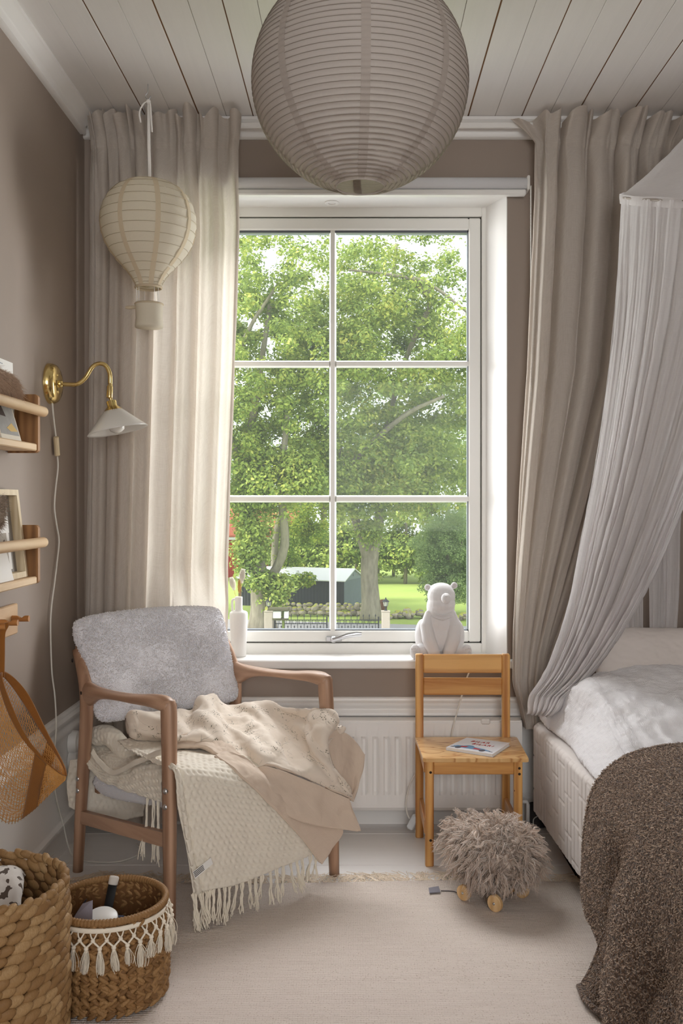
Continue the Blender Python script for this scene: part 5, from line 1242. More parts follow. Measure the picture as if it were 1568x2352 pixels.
for f_ in (.054, -.054):
    p0, p1 = [np.array([cx_, cy_, .031]) + fw * f_ + sd * q for q in (.074, -.046)]
    MB().tube([p0, p1], .003, 8).build('axle', m_steel, lamb, True)
box('chassis', (-.065, -.020, .036), (.065, .026, .048), m_wheel, lamb, .004, local=True)
tg = [onz(1040, 2046, .012), onz(1010, 2044, .010)]
p0 = Vector(tuple(np.array([cx_, cy_, .036]) + fw * .084))
MB().tube(spline([p0, onz(1062, 2052, .02), onz(1040, 2047, .010), onz(1012, 2046, .0095)], 16), .0014, 6).build('pull_cord', plain('dark_leather_cord', rgb(66, 58, 58), .6), lamb, True)
c_ = [onz(x, y, .0105) for x, y in ((984, 2041), (1007, 2037), (1011, 2050), (986, 2052))]
MB().add(c_ + [p + Vector((0, 0, .0025)) for p in c_], [(3, 2, 1, 0), (4, 5, 6, 7), (0, 1, 5, 4), (1, 2, 6, 5), (2, 3, 7, 6), (3, 0, 4, 7)]).build('cord_tag', plain('grey_leather', rgb(120, 118, 128), .5), lamb)

# ------------------------------------------------------------------ wooden armchair with white teddy cushions
AC = Vector((-.458, 2.943, 0)); ARZ = math.radians(41.5)
ca, sa = math.cos(ARZ), math.sin(ARZ)                      # right (u) = (ca, sa); forward (v) = (sa, -ca)
def cw(u, v, z): return Vector((AC.x + u * ca + v * sa, AC.y + u * sa - v * ca, z))
def atv(px, py, v):                                        # pixel ray met with the chair plane v = const
    a = (px - PX) / FOC; Y = (v + sa * AC.x - ca * AC.y) / (sa * a - ca); return at(px, py, Y)
def atu(px, py, u):
    a = (px - PX) / FOC; Y = (u + ca * AC.x + sa * AC.y) / (ca * a + sa); return at(px, py, Y)
arm = thing('armchair', 'brown wooden armchair with white teddy cushions by the left curtain', 'armchair', tuple(AC), ARZ)
for s in (-1, 1):
    sp = lambda P, n: [cw(*p) for p in spline(P, n)]
    uo = .287
    # rear leg: foot to raked tip, swelling where the arm leaves it
    n = 26; Pk = [(s * uo, -.285, 0), (s * (uo - .004), -.272, .20), (s * (uo - .010), -.254, .42), (s * (uo - .014), -.252, .53), (s * (uo - .016), -.276, .60), (s * (uo - .016), -.328, .678)]
    rk = [(.0165, .0155), (.020, .018), (.0235, .019), (.030, .019), (.027, .0175), (.015, .014)]
    rr = [tuple(x) for x in spline(rk, n)]
    lg = MB().tube(sp(Pk, n), rr, 14, cw(0, 1, 0) - cw(0, 0, 0)).build('rear_leg', m_teak, arm, True)
    # front leg
    Pk = [(s * uo, .265, .0088 if s < 0 else .0), (s * (uo - .004), .258, .25), (s * (uo - .010), .246, .45), (s * (uo - .013), .238, .575), (s * (uo - .013), .234, .607)]
    rk = [(.016, .0155), (.0205, .0185), (.023, .020), (.0255, .021), (.021, .018)]
    lf = MB().tube(sp(Pk, 22), [tuple(x) for x in spline(rk, 22)], 14, cw(0, 1, 0) - cw(0, 0, 0)).build('front_leg', m_teak, arm, True)
    # arm rest
    n = 30; Pk = [(s * (uo - .015), -.262, .552), (s * (uo - .013), -.225, .556), (s * (uo - .008), -.16, .568), (s * (uo - .006), -.06, .577), (s * (uo - .006), .06, .586), (s * (uo - .008), .16, .596), (s * (uo - .012), .222, .596), (s * (uo - .013), .250, .590)]
    rk = [(.045, .017), (.036, .019), (.019, .021), (.0125, .023), (.0135, .0255), (.018, .027), (.0215, .0245), (.017, .019)]
    MB().tube(sp(Pk, n), [tuple(x) for x in spline(rk, n)], 16, (0, 0, 1)).build('armrest', m_teakx, arm, True)
    # stretcher between the legs and seat side rail
    def bar(nm, p, q, w, h, mat, par=arm):
        p, q = cw(*p), cw(*q); MB().tube([p, q], [(h, w)] * 2, 4, None).build(nm, mat, par)
    def rect(nm, p, q, w, h, mat):
        p, q = cw(*p), cw(*q); d = (q - p).normalized(); sdv = d.cross(Vector((0, 0, 1))).normalized(); upv = sdv.cross(d)
        V = [e + sdv * (a * w) + upv * (b * h) for e in (p, q) for a, b in ((-1, -1), (1, -1), (1, 1), (-1, 1))]
        MB().add(V, [(3, 2, 1, 0), (4, 5, 6, 7), (0, 1, 5, 4), (1, 2, 6, 5), (2, 3, 7, 6), (3, 0, 4, 7)]).build(nm, mat, arm)
    rect('stretcher', (s * (uo - .004), -.272, .172), (s * (uo - .004), .256, .238), .0095, .019, m_teakx)
    rect('seat_rail', (s * .20, -.22, .262), (s * .20, .225, .318), .011, .026, m_teakx)
    for par, v_, zz in ((lf, .2555, (.372, .330)), (lg, -.268, (.292, .256))):
        for z_ in zz:
            p = cw(s * (uo - .006), v_ + .003, z_); ou = (cw(s, 0, 0) - cw(0, 0, 0)) * .85 + (cw(0, 1, 0) - cw(0, 0, 0)) * .0
            Mb = Matrix.Translation(p + ou * .0165) @ ou.to_track_quat('Z', 'Y').to_matrix().to_4x4()
            MB().lathe([(0, .0075), (.005, .0065), (.008, .004), (.0085, 0), (.0085, -.004)], 16, Mb).build('bolt_head', m_steel, par, True)
    for (v_, z_, r_) in ((-.318, .648, .0055), (-.256, .556, .0055)):
        p = cw(s * (uo - .014), v_, z_); ou = (cw(s, 0, 0) - cw(0, 0, 0))
        MB().lathe([(0, .0012), (r_, .0008), (r_ + .0008, -.001)], 14, Matrix.Translation(p + ou * .0172) @ ou.to_track_quat('Z', 'Y').to_matrix().to_4x4()).build('screw', plain('dark_screw', rgb(70, 62, 58), .4, .8), lg, True)
for (v_, z_, nm) in ((.235, .335, 'front_rail'), (-.245, .262, 'back_rail')):
    V0, V1 = cw(-.265, v_, z_), cw(.265, v_, z_); rect(nm, (-.245, v_, z_), (.245, v_, z_), .011, .020, m_teak)
rect('top_back_rail', (-.26, -.352, .655), (.26, -.352, .655), .009, .03, m_teak)

def cushion(name, f, nu, nv, mat, parent, amp=.0042, sc=95, lump=.006, fur=0):
    """f(a,b) in [-1,1]^2 -> (front point, back point): a closed pillow, edges rounded."""
    a = np.linspace(-1, 1, nu); b = np.linspace(-1, 1, nv)
    F_ = np.zeros((nu, nv, 3)); B_ = np.zeros((nu, nv, 3))
    for i, x in enumerate(a):
        for j, y in enumerate(b):
            p, q = f(x, y); F_[i, j] = p; B_[i, j] = q
    for S in (F_,):
        pass
    nF, nB = normals(F_), normals(B_)
    if ((F_ - B_) * nF).sum() < 0: nF = -nF
    if ((B_ - F_) * nB).sum() < 0: nB = -nB
    def tex(P): return fbm(P, sc, 2) * amp + vnoise(P, sc * .28) * amp * .5 + vnoise(P, 11) * lump
    if fur:
        curls('teddy_pile', F_, nF, fur, .0036, .0015, m_pile, parent, nu)
        curls('teddy_pile', B_, nB, fur // 14, .0036, .0015, m_pile, parent, nv)
    edgew = np.minimum(1, np.minimum(1 - np.abs(a)[:, None], 1 - np.abs(b)[None, :]) * 14)[..., None]
    F_ = F_ + nF * tex(F_)[..., None] * (.25 + .75 * edgew); B_ = B_ + nB * tex(B_)[..., None] * edgew
    B_[0], B_[-1], B_[:, 0], B_[:, -1] = F_[0], F_[-1], F_[:, 0], F_[:, -1]
    V = np.vstack([F_.reshape(-1, 3), B_.reshape(-1, 3)]); g_ = grid_faces(nu, nv)
    o = mesh_np(name, V, np.vstack([g_, g_[:, ::-1] + nu * nv]), mat, parent, True)
    bm = bmesh.new(); bm.from_mesh(o.data); bmesh.ops.remove_doubles(bm, verts=bm.verts, dist=1e-6); bmesh.ops.recalc_face_normals(bm, faces=bm.faces); bm.to_mesh(o.data); bm.free()
    o.data.polygons.foreach_set('use_smooth', [True] * len(o.data.polygons))
    return o
def rnd(x, k=.86):                         # squircle edge profile: 1 in the middle, 0 at the rim
    return max(0.0, 1 - abs(x) ** 9) ** .5
def backf(a, b):
    u = .010 - a * (.268 - .010 * b) * -1; t_ = (b + 1) / 2; u = a * (.267 + .002 * b) - (.020 * max(0.0, min(1.0, (t_ - .62) / .2)) * (1 - a) / 2)
    v = -.185 + (-.305 + .185) * t_; z = .462 + (.778 - .462) * t_
    z += (.010 * (1 - a * a) if b > 0 else 0) * t_
    v -= .020 * (1 - a * a)               # slightly hollow across
    w = rnd(a) * rnd(b); th = .030 * w
    rim = -.028
    cu = (.9 + .1 * rnd(b)); cz = .008 * (1 - rnd(a)) * (1 if b > 0 else -1)
    p = cw(u * cu, v + rim + th + .012 * w * math.cos(a * 1.3), z - cz); q = cw(u * cu, v + rim - .026 * w, z - cz)
    return p, q
cushion('back_cushion', backf, 120, 84, m_wool, arm, .0008, 120, .003, 19000)
def seatf(a, b):
    u = a * .252; t_ = (b + 1) / 2; v = -.262 + .547 * t_
    zt_ = .332 + (.380 - .340) * t_; zb_ = .214 + (.300 - .214) * t_; zm = (zt_ + zb_) / 2
    w = (rnd(a) * rnd(b)); p = cw(u, v, zm + (zt_ - zm) * (w ** .8)); q = cw(u, v, zm - (zm - zb_) * (w ** .8)); return p, q
cushion('seat_cushion', seatf, 90, 90, m_wool, arm, .0008, 120, .003, 7000)

# ------------------------------------------------------------------ cream waffle throw
throw = thing('waffle_throw', 'cream waffle weave throw with tassels spread over the armchair seat', 'throw', tuple(cw(-.05, .3, .1)))
def waffle(P, amp=.0045, cell=.0185, wob=.004, seed=0.0):
    n = normals(P); uv = grid_uv(P).reshape(P.shape[0], P.shape[1], 2)
    U, V = uv[..., 0] / cell, uv[..., 1] / cell
    U = U + .5 * (np.floor(V) % 2)
    d = np.sqrt(((U % 1) - .5) ** 2 + ((V % 1) - .5) ** 2)
    h = np.clip((d - .14) / .30, 0, 1); h = h * h * (3 - 2 * h)
    h = h * (.75 + .35 * vnoise(P, 60))
    return P + n * (h * amp + fbm(P + seed, 16, 3) * wob)[..., None]
R0 = [atv(270, 1704, -.12), atv(330, 1700, -.11), atv(400, 1694, -.10), atv(480, 1690, -.09), atv(590, 1690, -.08)]
R1 = [atv(310, 1732, .03), atv(345, 1730, .05), atv(410, 1722, .06), atv(500, 1716, .08), atv(605, 1716, .10)]
R2 = [atv(352, 1752, .17), atv(380, 1745, .19), atv(440, 1742, .20), atv(530, 1744, .22), atv(625, 1752, .23)]
R3 = [atv(398, 1772, .292), atv(420, 1770, .296), atv(470, 1775, .300), atv(560, 1786, .300), atv(650, 1800, .300)]
R4 = [atv(407, 1850, .305), atv(440, 1850, .318), atv(500, 1850, .318), atv(590, 1850, .318), atv(676, 1862, .318)]
R5 = [atv(428, 1950, .312), atv(455, 1950, .328), atv(530, 1945, .326), atv(620, 1925, .324), atv(706, 1912, .322)]
R6 = [atv(443, 2050, .318), atv(480, 2044, .335), atv(550, 2028, .332), atv(640, 1992, .328), atv(730, 1957, .324)]
main = waffle(surf([R0, R1, R2, R3, R4, R5, R6], 190, 150))
w_ = np.linspace(0, 1, 150); edge_fold = np.exp(-((w_ - .10) / .035) ** 2) * .010 - np.exp(-((w_ - .17) / .03) ** 2) * .006
main += normals(main) * (edge_fold[None, :] * np.linspace(0, 1, 190)[:, None] ** .5)[..., None] * (-1 if normals(main)[150, 70, 1] > 0 else 1)
S0 = [atu(208, 1702, -.20), atu(240, 1712, -.19), atu(290, 1728, -.18), atu(335, 1730, -.17), atu(378, 1722, -.17)]
S1 = [atu(203, 1715, -.245), atu(232, 1742, -.236), atu(285, 1757, -.236), atu(335, 1752, -.238), atu(378, 1742, -.240)]
S2 = [atu(200, 1742, -.268), atu(228, 1768, -.265), atu(280, 1780, -.264), atu(330, 1778, -.262), atu(376, 1772, -.262)]
S3 = [atu(206, 1762, -.276), atu(236, 1786, -.276), atu(285, 1800, -.276), atu(332, 1808, -.272), atu(374, 1806, -.268)]
S4 = [atu(222, 1776, -.272), atu(250, 1797, -.274), atu(292, 1816, -.275), atu(334, 1830, -.272), atu(372, 1842, -.268)]
swag = waffle(surf([S0, S1, S2, S3, S4], 80, 110), wob=.006, seed=5)
def sharp(x): return np.sign(np.sin(x)) * np.abs(np.sin(x)) ** .7
H0 = [atv(160, 1745, -.312), atv(200, 1740, -.300), atv(260, 1740, -.288), atv(330, 1740, -.288)]
H1 = [atv(153, 1800, -.312), atv(205, 1795, -.300), atv(260, 1790, -.288), atv(335, 1790, -.288)]
H2 = [atv(158, 1852, -.312), atv(195, 1872, -.300), atv(260, 1884, -.288), atv(328, 1874, -.288)]
hang = waffle(surf([H0, H1, H2], 50, 80), seed=9)
multigrid('cloth', [main, swag, hang], m_throw, throw, thick=.004)
# the rolled corner at the back left
rp_ = [atu(222, 1690, -.215), atu(250, 1688, -.20), atu(272, 1708, -.19), atu(292, 1738, -.19), atu(318, 1752, -.19)]
ctrp = spline(rp_, 60); ang = np.linspace(0, 2 * PI, 50, endpoint=True); Pq = np.zeros((60, 50, 3))
for i, c_ in enumerate(ctrp):
    tg_ = ctrp[min(59, i + 1)] - ctrp[max(0, i - 1)]; tg_ /= np.linalg.norm(tg_); a_ = np.cross(tg_, [0, 0, 1]); a_ /= np.linalg.norm(a_); b_ = np.cross(a_, tg_)
    rr = .030 - .008 * abs(i / 59 - .4)
    Pq[i] = c_ + (np.cos(ang)[:, None] * a_ * .85 + np.sin(ang)[:, None] * b_) * rr
Pq = waffle(Pq, .0040, .0165, .003); Pq[:, -1] = Pq[:, 0]
grid('rolled_corner', Pq, m_throw, throw)
band = [atu(214, 1728, -.274), atu(230, 1752, -.272), atu(262, 1778, -.272), atu(300, 1762, -.27), atu(340, 1742, -.268), atu(376, 1730, -.266)]
bs = spline(band, 60); Pb = np.stack([bs + np.array([-.002 * k, -.003 * k, .012 - .0075 * k]) for k in np.linspace(0, 2, 7)], axis=0)
grid('folded_edge', Pb + normals(Pb) * (fbm(Pb, 24, 2) * .003)[..., None], m_throw, throw, thick=.006)
# tassels along the hem
r = np.random.default_rng(4)
def tassel(p, L, seed, floor_z=None, lean=(0, 0, 0), n=7, nm='tassel'):
    rr = np.random.default_rng(seed); p = np.array(p); roots = p + rr.normal(size=(n, 3)) * .0018
    sway = rr.normal(size=3) * .010 * np.array([1, 1, 0]) + np.array(lean); ph = rr.uniform(0, 6, n)[:, None]
    Ls = L * rr.uniform(.85, 1.08, (n, 1)); spread = rr.normal(size=(n, 3)) * .006
    def path(t):
        q = roots * (1 - min(1, t * 3) * .45) + p * (min(1, t * 3) * .45) + np.array([0, 0, -1]) * Ls * t + sway * t ** 1.4 + spread * max(0, t - .3) + np.concatenate([np.cos(9 * t + ph), np.sin(9 * t + ph), 0 * ph], 1) * .0022
        if floor_z is not None:
            over = np.maximum(0, floor_z - q[:, 2:3]); q = q + np.concatenate([over * .5, -over * .9, over], 1); q[:, 2] = np.maximum(q[:, 2], floor_z)
        return q
    V, F = strands(roots, path, lambda t: .0021 * (1 - .25 * t), 9, 4); mesh_np(nm, V, F, m_cream_cord, throw, True)
hem = main[-1]
for k, f in enumerate(np.linspace(.01, .99, 24)):
    tassel(hem[int(f * 149)], .088 + .012 * r.random() - .02 * f, k, .010, (0.0, -.004, 0))
hs = swag[-1]
for k, f in enumerate((.80, .88, .95)): tassel(hs[int(f * 109)] + np.array([0, 0, .0]), .15 + .03 * r.random(), 40 + k, None, (-.01 + .008 * k, -.01, 0), 8)
# care label near the lower left corner
m_label = plain('white_satin_label', rgb(232, 230, 226), .5); m_ink = plain('black_label_print', rgb(40, 40, 42), .7)
L0, L1, L2, L3 = atv(442, 2003, .348), atv(484, 1970, .346), atv(489, 1984, .352), atv(448, 2019, .354)
lb = MB().add([L0, L1, L2, L3] + [p + Vector((0, .0015, 0)) for p in (L0, L1, L2, L3)], [(0, 1, 2, 3), (7, 6, 5, 4), (0, 4, 5, 1), (1, 5, 6, 2), (2, 6, 7, 3), (3, 7, 4, 0)]).build('care_label', m_label, throw)
for k in range(4):
    f0, f1 = .12 + .2 * k, .22 + .2 * k; q = lambda s, f: (L0 * (1 - s) + L1 * s) * (1 - f) + (L3 * (1 - s) + L2 * s) * f + Vector((0, -.0006, 0))
    MB().add([q(.03, f0), q(.55, f0), q(.55, f1), q(.03, f1)] + [v_ + Vector((0, .0004, 0)) for v_ in (q(.03, f0), q(.55, f0), q(.55, f1), q(.03, f1))], [(0, 1, 2, 3), (7, 6, 5, 4), (0, 4, 5, 1), (1, 5, 6, 2), (2, 6, 7, 3), (3, 7, 4, 0)]).build('label_line', m_ink, lb)

# ------------------------------------------------------------------ beige quilt printed with small sprigs
t = NT('beige_cotton_with_sprigs'); uvc = t.coord('UV')
v = t.coord('UV', (1, 1, 1)); clus = t.noise(v, 19, 1); band_ = t.noise(t.coord('UV', (1, 1, 1)), 8, 1)
leaf = t.voro(v, 185, 'F1', 'Distance', 1.0); stem = t.math('ABSOLUTE', t.math('SUBTRACT', t.noise(v, 26, 0), .5))
cl2 = t.math('GREATER_THAN', clus, .585)
lf_ = t.math('MULTIPLY', t.math('LESS_THAN', leaf, .31), cl2)
stm = t.math('MULTIPLY', t.math('LESS_THAN', stem, .006), t.math('GREATER_THAN', clus, .47))
base = t.mix(t.noise(uvc, 8, 3), rgb(230, 218, 204), rgb(220, 206, 190))
col = t.mix(t.math('MAXIMUM', lf_, t.math('MULTIPLY', stm, .45)), base, rgb(92, 92, 72))
nm = t.bump(t.noise(t.coord('UV', (1, .5, 1)), 30, 4, .6, 1.0), .25, .004)
m_print = t.done(t.bsdf(col, .85, 0, .15, .2, 0, nm))
quilt = thing('quilt', 'crumpled beige quilt printed with tiny green sprigs on the armchair', 'quilt', tuple(cw(.1, .2, .4)))
def wob(P, a=.004, s=20, seed=0): return P + normals(P) * (fbm(P + seed, s, 3) * a)[..., None]
Q0 = [atv(392, 1668, -.12), atv(440, 1660, -.14), atv(490, 1640, -.13), atv(555, 1645, -.10), atv(640, 1645, .04), atv(735, 1650, .26), atv(775, 1668, .29)]
Q1 = [atv(392, 1641, -.10), atv(442, 1624, -.11), atv(487, 1603, -.11), atv(556, 1618, -.06), atv(640, 1622, .06), atv(745, 1635, .27), atv(778, 1668, .295)]
Q2 = [atv(396, 1652, -.04), atv(446, 1642, -.05), atv(500, 1627, -.04), atv(575, 1648, .01), atv(655, 1650, .12), atv(748, 1668, .30), atv(790, 1678, .302)]
Q3 = [atv(396, 1668, .03), atv(455, 1660, .03), atv(520, 1650, .05), atv(596, 1682, .11), atv(680, 1690, .20), atv(742, 1700, .315), atv(757, 1710, .322)]
Q4 = [atv(394, 1684, .07), atv(460, 1682, .08), atv(541, 1675, .12), atv(610, 1715, .20), atv(700, 1736, .28), atv(752, 1748, .33), atv(768, 1754, .332)]
Q5 = [atv(392, 1694, .10), atv(464, 1697, .12), atv(556, 1722, .19), atv(620, 1740, .27), atv(704, 1766, .32), atv(774, 1792, .345), atv(787, 1798, .345)]
Q6 = [atv(392, 1697, .09), atv(466, 1700, .11), atv(580, 1760, .24), atv(622, 1757, .295), atv(706, 1788, .33), atv(794, 1828, .355), atv(809, 1838, .345)]
A_ = surf([Q0, Q1, Q2, Q3, Q4, Q5, Q6], 120, 150)
uu, vv_ = np.meshgrid(np.linspace(0, 1, 150), np.linspace(0, 1, 120))
fold = .021 * sharp(2 * PI * (uu * 3.4 + vv_ * 1.0 + .12 * np.sin(6 * vv_))) * np.sin(PI * vv_) ** .7 * np.clip(uu * 6, 0, 1) + .006 * np.sin(2 * PI * (uu * 7.3 - vv_ * 2.2)) * np.sin(PI * vv_)
nA = normals(A_); nA = nA * (1 if nA[60, 75, 2] > 0 else -1); A_ = A_ + nA * fold[..., None]; A_ = wob(A_, .004, 26, 1)
B0 = [atv(580, 1764, .255), atv(622, 1762, .30), atv(706, 1793, .335), atv(797, 1833, .358)]
B1 = [atv(606, 1796, .315), atv(660, 1812, .325), atv(730, 1836, .34), atv(808, 1862, .362)]
B2 = [atv(634, 1838, .325), atv(690, 1852, .335), atv(748, 1868, .352), atv(818, 1886, .366)]
B3 = [atv(658, 1872, .332), atv(700, 1888, .342), atv(758, 1899, .36), atv(824, 1907, .368)]
B_ = wob(surf([B0, B1, B2, B3], 70, 90), .008, 12, 3)
C0 = [atv(494, 1736, .22), atv(520, 1728, .21), atv(560, 1735, .25)]
C1 = [atv(556, 1784, .312), atv(580, 1772, .30), atv(604, 1782, .30)]
C2 = [atv(612, 1838, .334), atv(634, 1826, .326), atv(660, 1842, .322)]
C3 = [atv(660, 1888, .336), atv(690, 1880, .33), atv(728, 1888, .326)]
C4 = [atv(700, 1932, .336), atv(736, 1912, .334), atv(784, 1906, .330)]
C5 = [atv(737, 1984, .336), atv(746, 1968, .335), atv(757, 1952, .334)]
C_ = wob(surf([C0, C1, C2, C3, C4, C5], 120, 50), .004, 22, 5)
D0 = [atv(742, 1672, .300), atv(785, 1680, .298), atv(816, 1704, .298), atv(836, 1732, .312)]
D1 = [atv(748, 1735, .305), atv(785, 1745, .305), atv(812, 1752, .298), atv(832, 1765, .315)]
D2 = [atv(765, 1788, .315), atv(790, 1795, .315), atv(810, 1798, .305), atv(821, 1802, .322)]
D3 = [atv(796, 1834, .35), atv(800, 1836, .33), atv(806, 1838, .32), atv(808, 1840, .335)]
D_ = wob(surf([D0, D1, D2, D3], 60, 50), .004, 22, 7)
multigrid('cloth', [A_, B_, C_, D_], [m_print, m_beige_cotton], quilt, [0, 1, 1, 1], .010)
# rolled end on the left and the layer below the print
rl_ = [cw(*p) for p in ((-.165, -.125, .475), (-.12, -.10, .478), (-.06, -.07, .480), (.02, -.04, .478))]
rl_ = [atv(292, 1668, -.10), atv(318, 1664, -.09), atv(352, 1668, -.06), atv(400, 1672, -.02)]
cr = spline(rl_, 50); Pq = np.zeros((50, 60, 3)); ang = np.linspace(0, 2 * PI, 60)
for i, c_ in enumerate(cr):
    tg_ = cr[min(49, i + 1)] - cr[max(0, i - 1)]; tg_ /= np.linalg.norm(tg_); a_ = np.cross(tg_, [0, 0, 1]); a_ /= np.linalg.norm(a_); b_ = np.cross(a_, tg_)
    k = min(1, (i / 8)) ** .5; rr = .052 * (.55 + .45 * k); sq = .80
    Pq[i] = c_ + (np.cos(ang)[:, None] * a_ * 1.0 + np.sin(ang)[:, None] * b_ * sq) * rr * (1 + .07 * np.sin(5 * ang + i * .1))[:, None]
Pq = wob(Pq, .004, 24, 11); Pq[:, -1] = Pq[:, 0]
grid('rolled_end', Pq, m_print, quilt)
MB().tube([Vector(c_) + Vector((0, 0, 0)) for c_ in cr[:1]] + [Vector(cr[0] + (cr[0] - cr[3]) * .05)], [.026, .012], 16).build('roll_core', m_beige_cotton, quilt, True)
L0_ = [atv(392, 1700, .06), atv(460, 1690, .10), atv(520, 1712, .16), atv(585, 1765, .285)]
L1_ = [atv(392, 1716, .10), atv(455, 1716, .14), atv(500, 1738, .20), atv(560, 1790, .30)]
L_ = wob(surf([[p - Vector((0, 0, .0)) for p in L0_], L1_], 24, 80), .005, 30, 13)
grid('under_layer', L_, m_beige_cotton, quilt, thick=.014)
for nm_, line in (('piping', A_[-1, 8:]), ('piping', B_[-1]), ('piping', B_[:, -1]), ('piping', C_[:, 0]), ('piping', C_[60:, -1]), ('piping', D_[:, -1])):
    MB().tube([Vector(p) for p in line[::3]], .0034, 8).build(nm_, m_beige_cotton, quilt, True)

# ------------------------------------------------------------------ bed: quilted box spring along the right wall
BA = .038
bed = thing('bed', 'low box spring bed covered in quilted pale beige fabric along the right wall', 'bed', (.603, 3.285, 0), BA)
def bw(x, y, z): c_, s_ = math.cos(BA), math.sin(BA); return np.array([.603 + x * c_ - y * s_, 3.285 + x * s_ + y * c_, z])
zb0, zb1, cr_ = .098, .392, .045
path = []; nrm2 = []
for x in np.linspace(.34, cr_, 60): path.append((x, 0)); nrm2.append((0, 1))
for k in range(1, 12):
    a_ = PI / 2 * k / 12; path.append((cr_ - cr_ * math.sin(a_), -cr_ + cr_ * math.cos(a_))); nrm2.append((-math.sin(a_), math.cos(a_)))
for y in np.linspace(-cr_, -2.0, 420): path.append((0, y)); nrm2.append((-1, 0))
path = np.array(path); nrm2 = np.array(nrm2); sl = np.concatenate([[0], np.cumsum(np.linalg.norm(np.diff(path, axis=0), axis=1))])
tv = np.concatenate([np.linspace(zb0, zb1 - .018, 74), zb1 - .018 + .018 * np.sin(np.linspace(0, PI / 2, 8)[1:]), [zb1] * 14])
inn = np.concatenate([np.zeros(74), .018 * (1 - np.cos(np.linspace(0, PI / 2, 8)[1:])), np.linspace(.026, .13, 14)])
P = np.zeros((len(tv), len(path), 3))
colw, rowh = .0385, .112
for i, (z, q) in enumerate(zip(tv, inn)):
    c_ = np.floor(sl / colw); fx = np.abs((sl / colw) % 1 - .5) * 2
    zz = z - zb0 + q; off = rowh * ((np.floor(c_ / 2) % 2) * .5 + (np.floor(c_ / 4) % 3) * .17); fz = np.abs(((zz + off) / rowh) % 1 - .5) * 2
    side_ = 1.0 if q < .02 else max(0, 1 - (q - .02) / .03)
    h = .0048 * np.sqrt(np.clip(1 - fx ** 5, 0, 1)) * np.clip((1 - fz) * 14, .35, 1) * side_
    for j in range(len(path)):
        o_ = h[j] - q; P[i, j] = bw(path[j, 0] + nrm2[j, 0] * o_, path[j, 1] + nrm2[j, 1] * o_, z)
m_boxs = weave('pale_beige_ticking', rgb(222, 215, 210), rgb(210, 202, 196), 1100, bump=.25, slub=.3)
grid('quilted_side', P, m_boxs, bed)
Mbed = Matrix.Translation((.603, 3.285, 0)) @ Matrix.Rotation(BA, 4, 'Z')
MB().box((.045, -1.99, zb0), (.84, -.05, zb1 - .004), .01, Mbed).build('box_core', m_boxs, bed)
MB().box((.004, -1.995, zb0 - .001), (.85, -.004, zb0 + .003), 0, Mbed).build('base_cloth', plain('grey_base_cloth', rgb(140, 132, 126), .9), bed)
for x, y in ((.085, -.07), (.79, -.07), (.085, -1.85), (.79, -1.85)):
    MB().lathe([(0, 0), (.024, 0), (.027, .006), (.032, .094), (.032, .099), (0, .099)], 24, Mbed @ Matrix.Translation((x, y, .0088 if y < -1 else 0))).build('leg', plain('white_bed_leg', rgb(206, 200, 192), .5), bed, True)
# what lies under and behind the bed
bx_ = thing('storage_box', 'flat brown cardboard box pushed under the bed', 'box', (.9, 3.0, 0))
m_card = plain('brown_cardboard', rgb(132, 104, 82), .85, var=.1)
for nm_, lo, hi in (('box_base', (.668, 2.88, .0012), (1.3, 3.16, .019)), ('box_side', (.668, 2.88, .0012), (.674, 3.16, .082)), ('box_side', (1.294, 2.88, .0012), (1.3, 3.16, .082)), ('box_end', (.674, 2.88, .0012), (1.294, 2.886, .082)), ('box_end', (.674, 3.154, .0012), (1.294, 3.16, .082)), ('lid', (.664, 2.876, .074), (1.304, 3.164, .086))):
    box(nm_, lo, hi, m_card, bx_, .002)
bgp = onz(1236, 1908, 0)
o = thing('dark_bag', 'small dark crumpled pouch on the floor at the foot of the bed', 'bag', (bgp.x, 3.365, 0))
a_ = np.linspace(0, 2 * PI, 30); zz = np.linspace(0, 1, 16)
P = np.array([[(bgp.x + .002 + (.034 * (1 - .35 * t_)) * np.cos(q) * 1.0, 3.372 + .018 * np.sin(q) * (1 - .5 * t_), .001 + .085 * t_) for q in a_] for t_ in zz]); P += (fbm(P, 40, 2) * .004)[..., None] * np.array([1, .2, .3]); P[:, -1] = P[:, 0]; P[..., 2] = np.maximum(P[..., 2], .001)
grid('pouch', P, plain('charcoal_nylon', rgb(58, 54, 54), .7), o)
MB().tube(spline([(bgp.x + .03, 3.352, .075), (bgp.x + .008, 3.348, .05), (bgp.x - .012, 3.35, .035), (bgp.x - .014, 3.352, .012)], 14), .0022, 6).build('draw_cord', m_cable, o, True)

# ------------------------------------------------------------------ white gauze duvet
xs_ = [.66, .628, .632, .665, .745, .90, 1.15, 1.50]
rows = [(3.24, [.396, .41, .455, .500, .545, .585, .60, .60]), (3.15, [.396, .405, .455, .515, .570, .600, .61, .60]), (3.02, [.396, .402, .440, .505, .572, .590, .59, .58]), (2.90, [.396, .402, .432, .488, .550, .565, .56, .55]),
        (2.76, [.396, .401, .424, .462, .512, .535, .535, .53]), (2.62, [.396, .400, .416, .440, .475, .500, .505, .50]), (2.46, [.396, .399, .411, .432, .462, .482, .485, .48]), (2.2, [.396, .399, .410, .430, .458, .475, .478, .47]), (1.9, [.396, .399, .410, .430, .455, .47, .475, .47])]
dx = {3.24: -.008, 3.15: -.004, 3.02: .012, 2.90: .020, 2.76: .012, 2.62: .010, 2.46: .014, 2.2: .02, 1.9: .02}
ctrl = [[(x + dx[Y] * (1 if k < 4 else 0) + .002, Y, z) for k, (x, z) in enumerate(zip(xs_, zs))] for Y, zs in rows]
Dv = surf(ctrl, 220, 180)
nD = normals(Dv); nD *= np.where(nD[..., 2:3].mean() > 0, 1, -1)
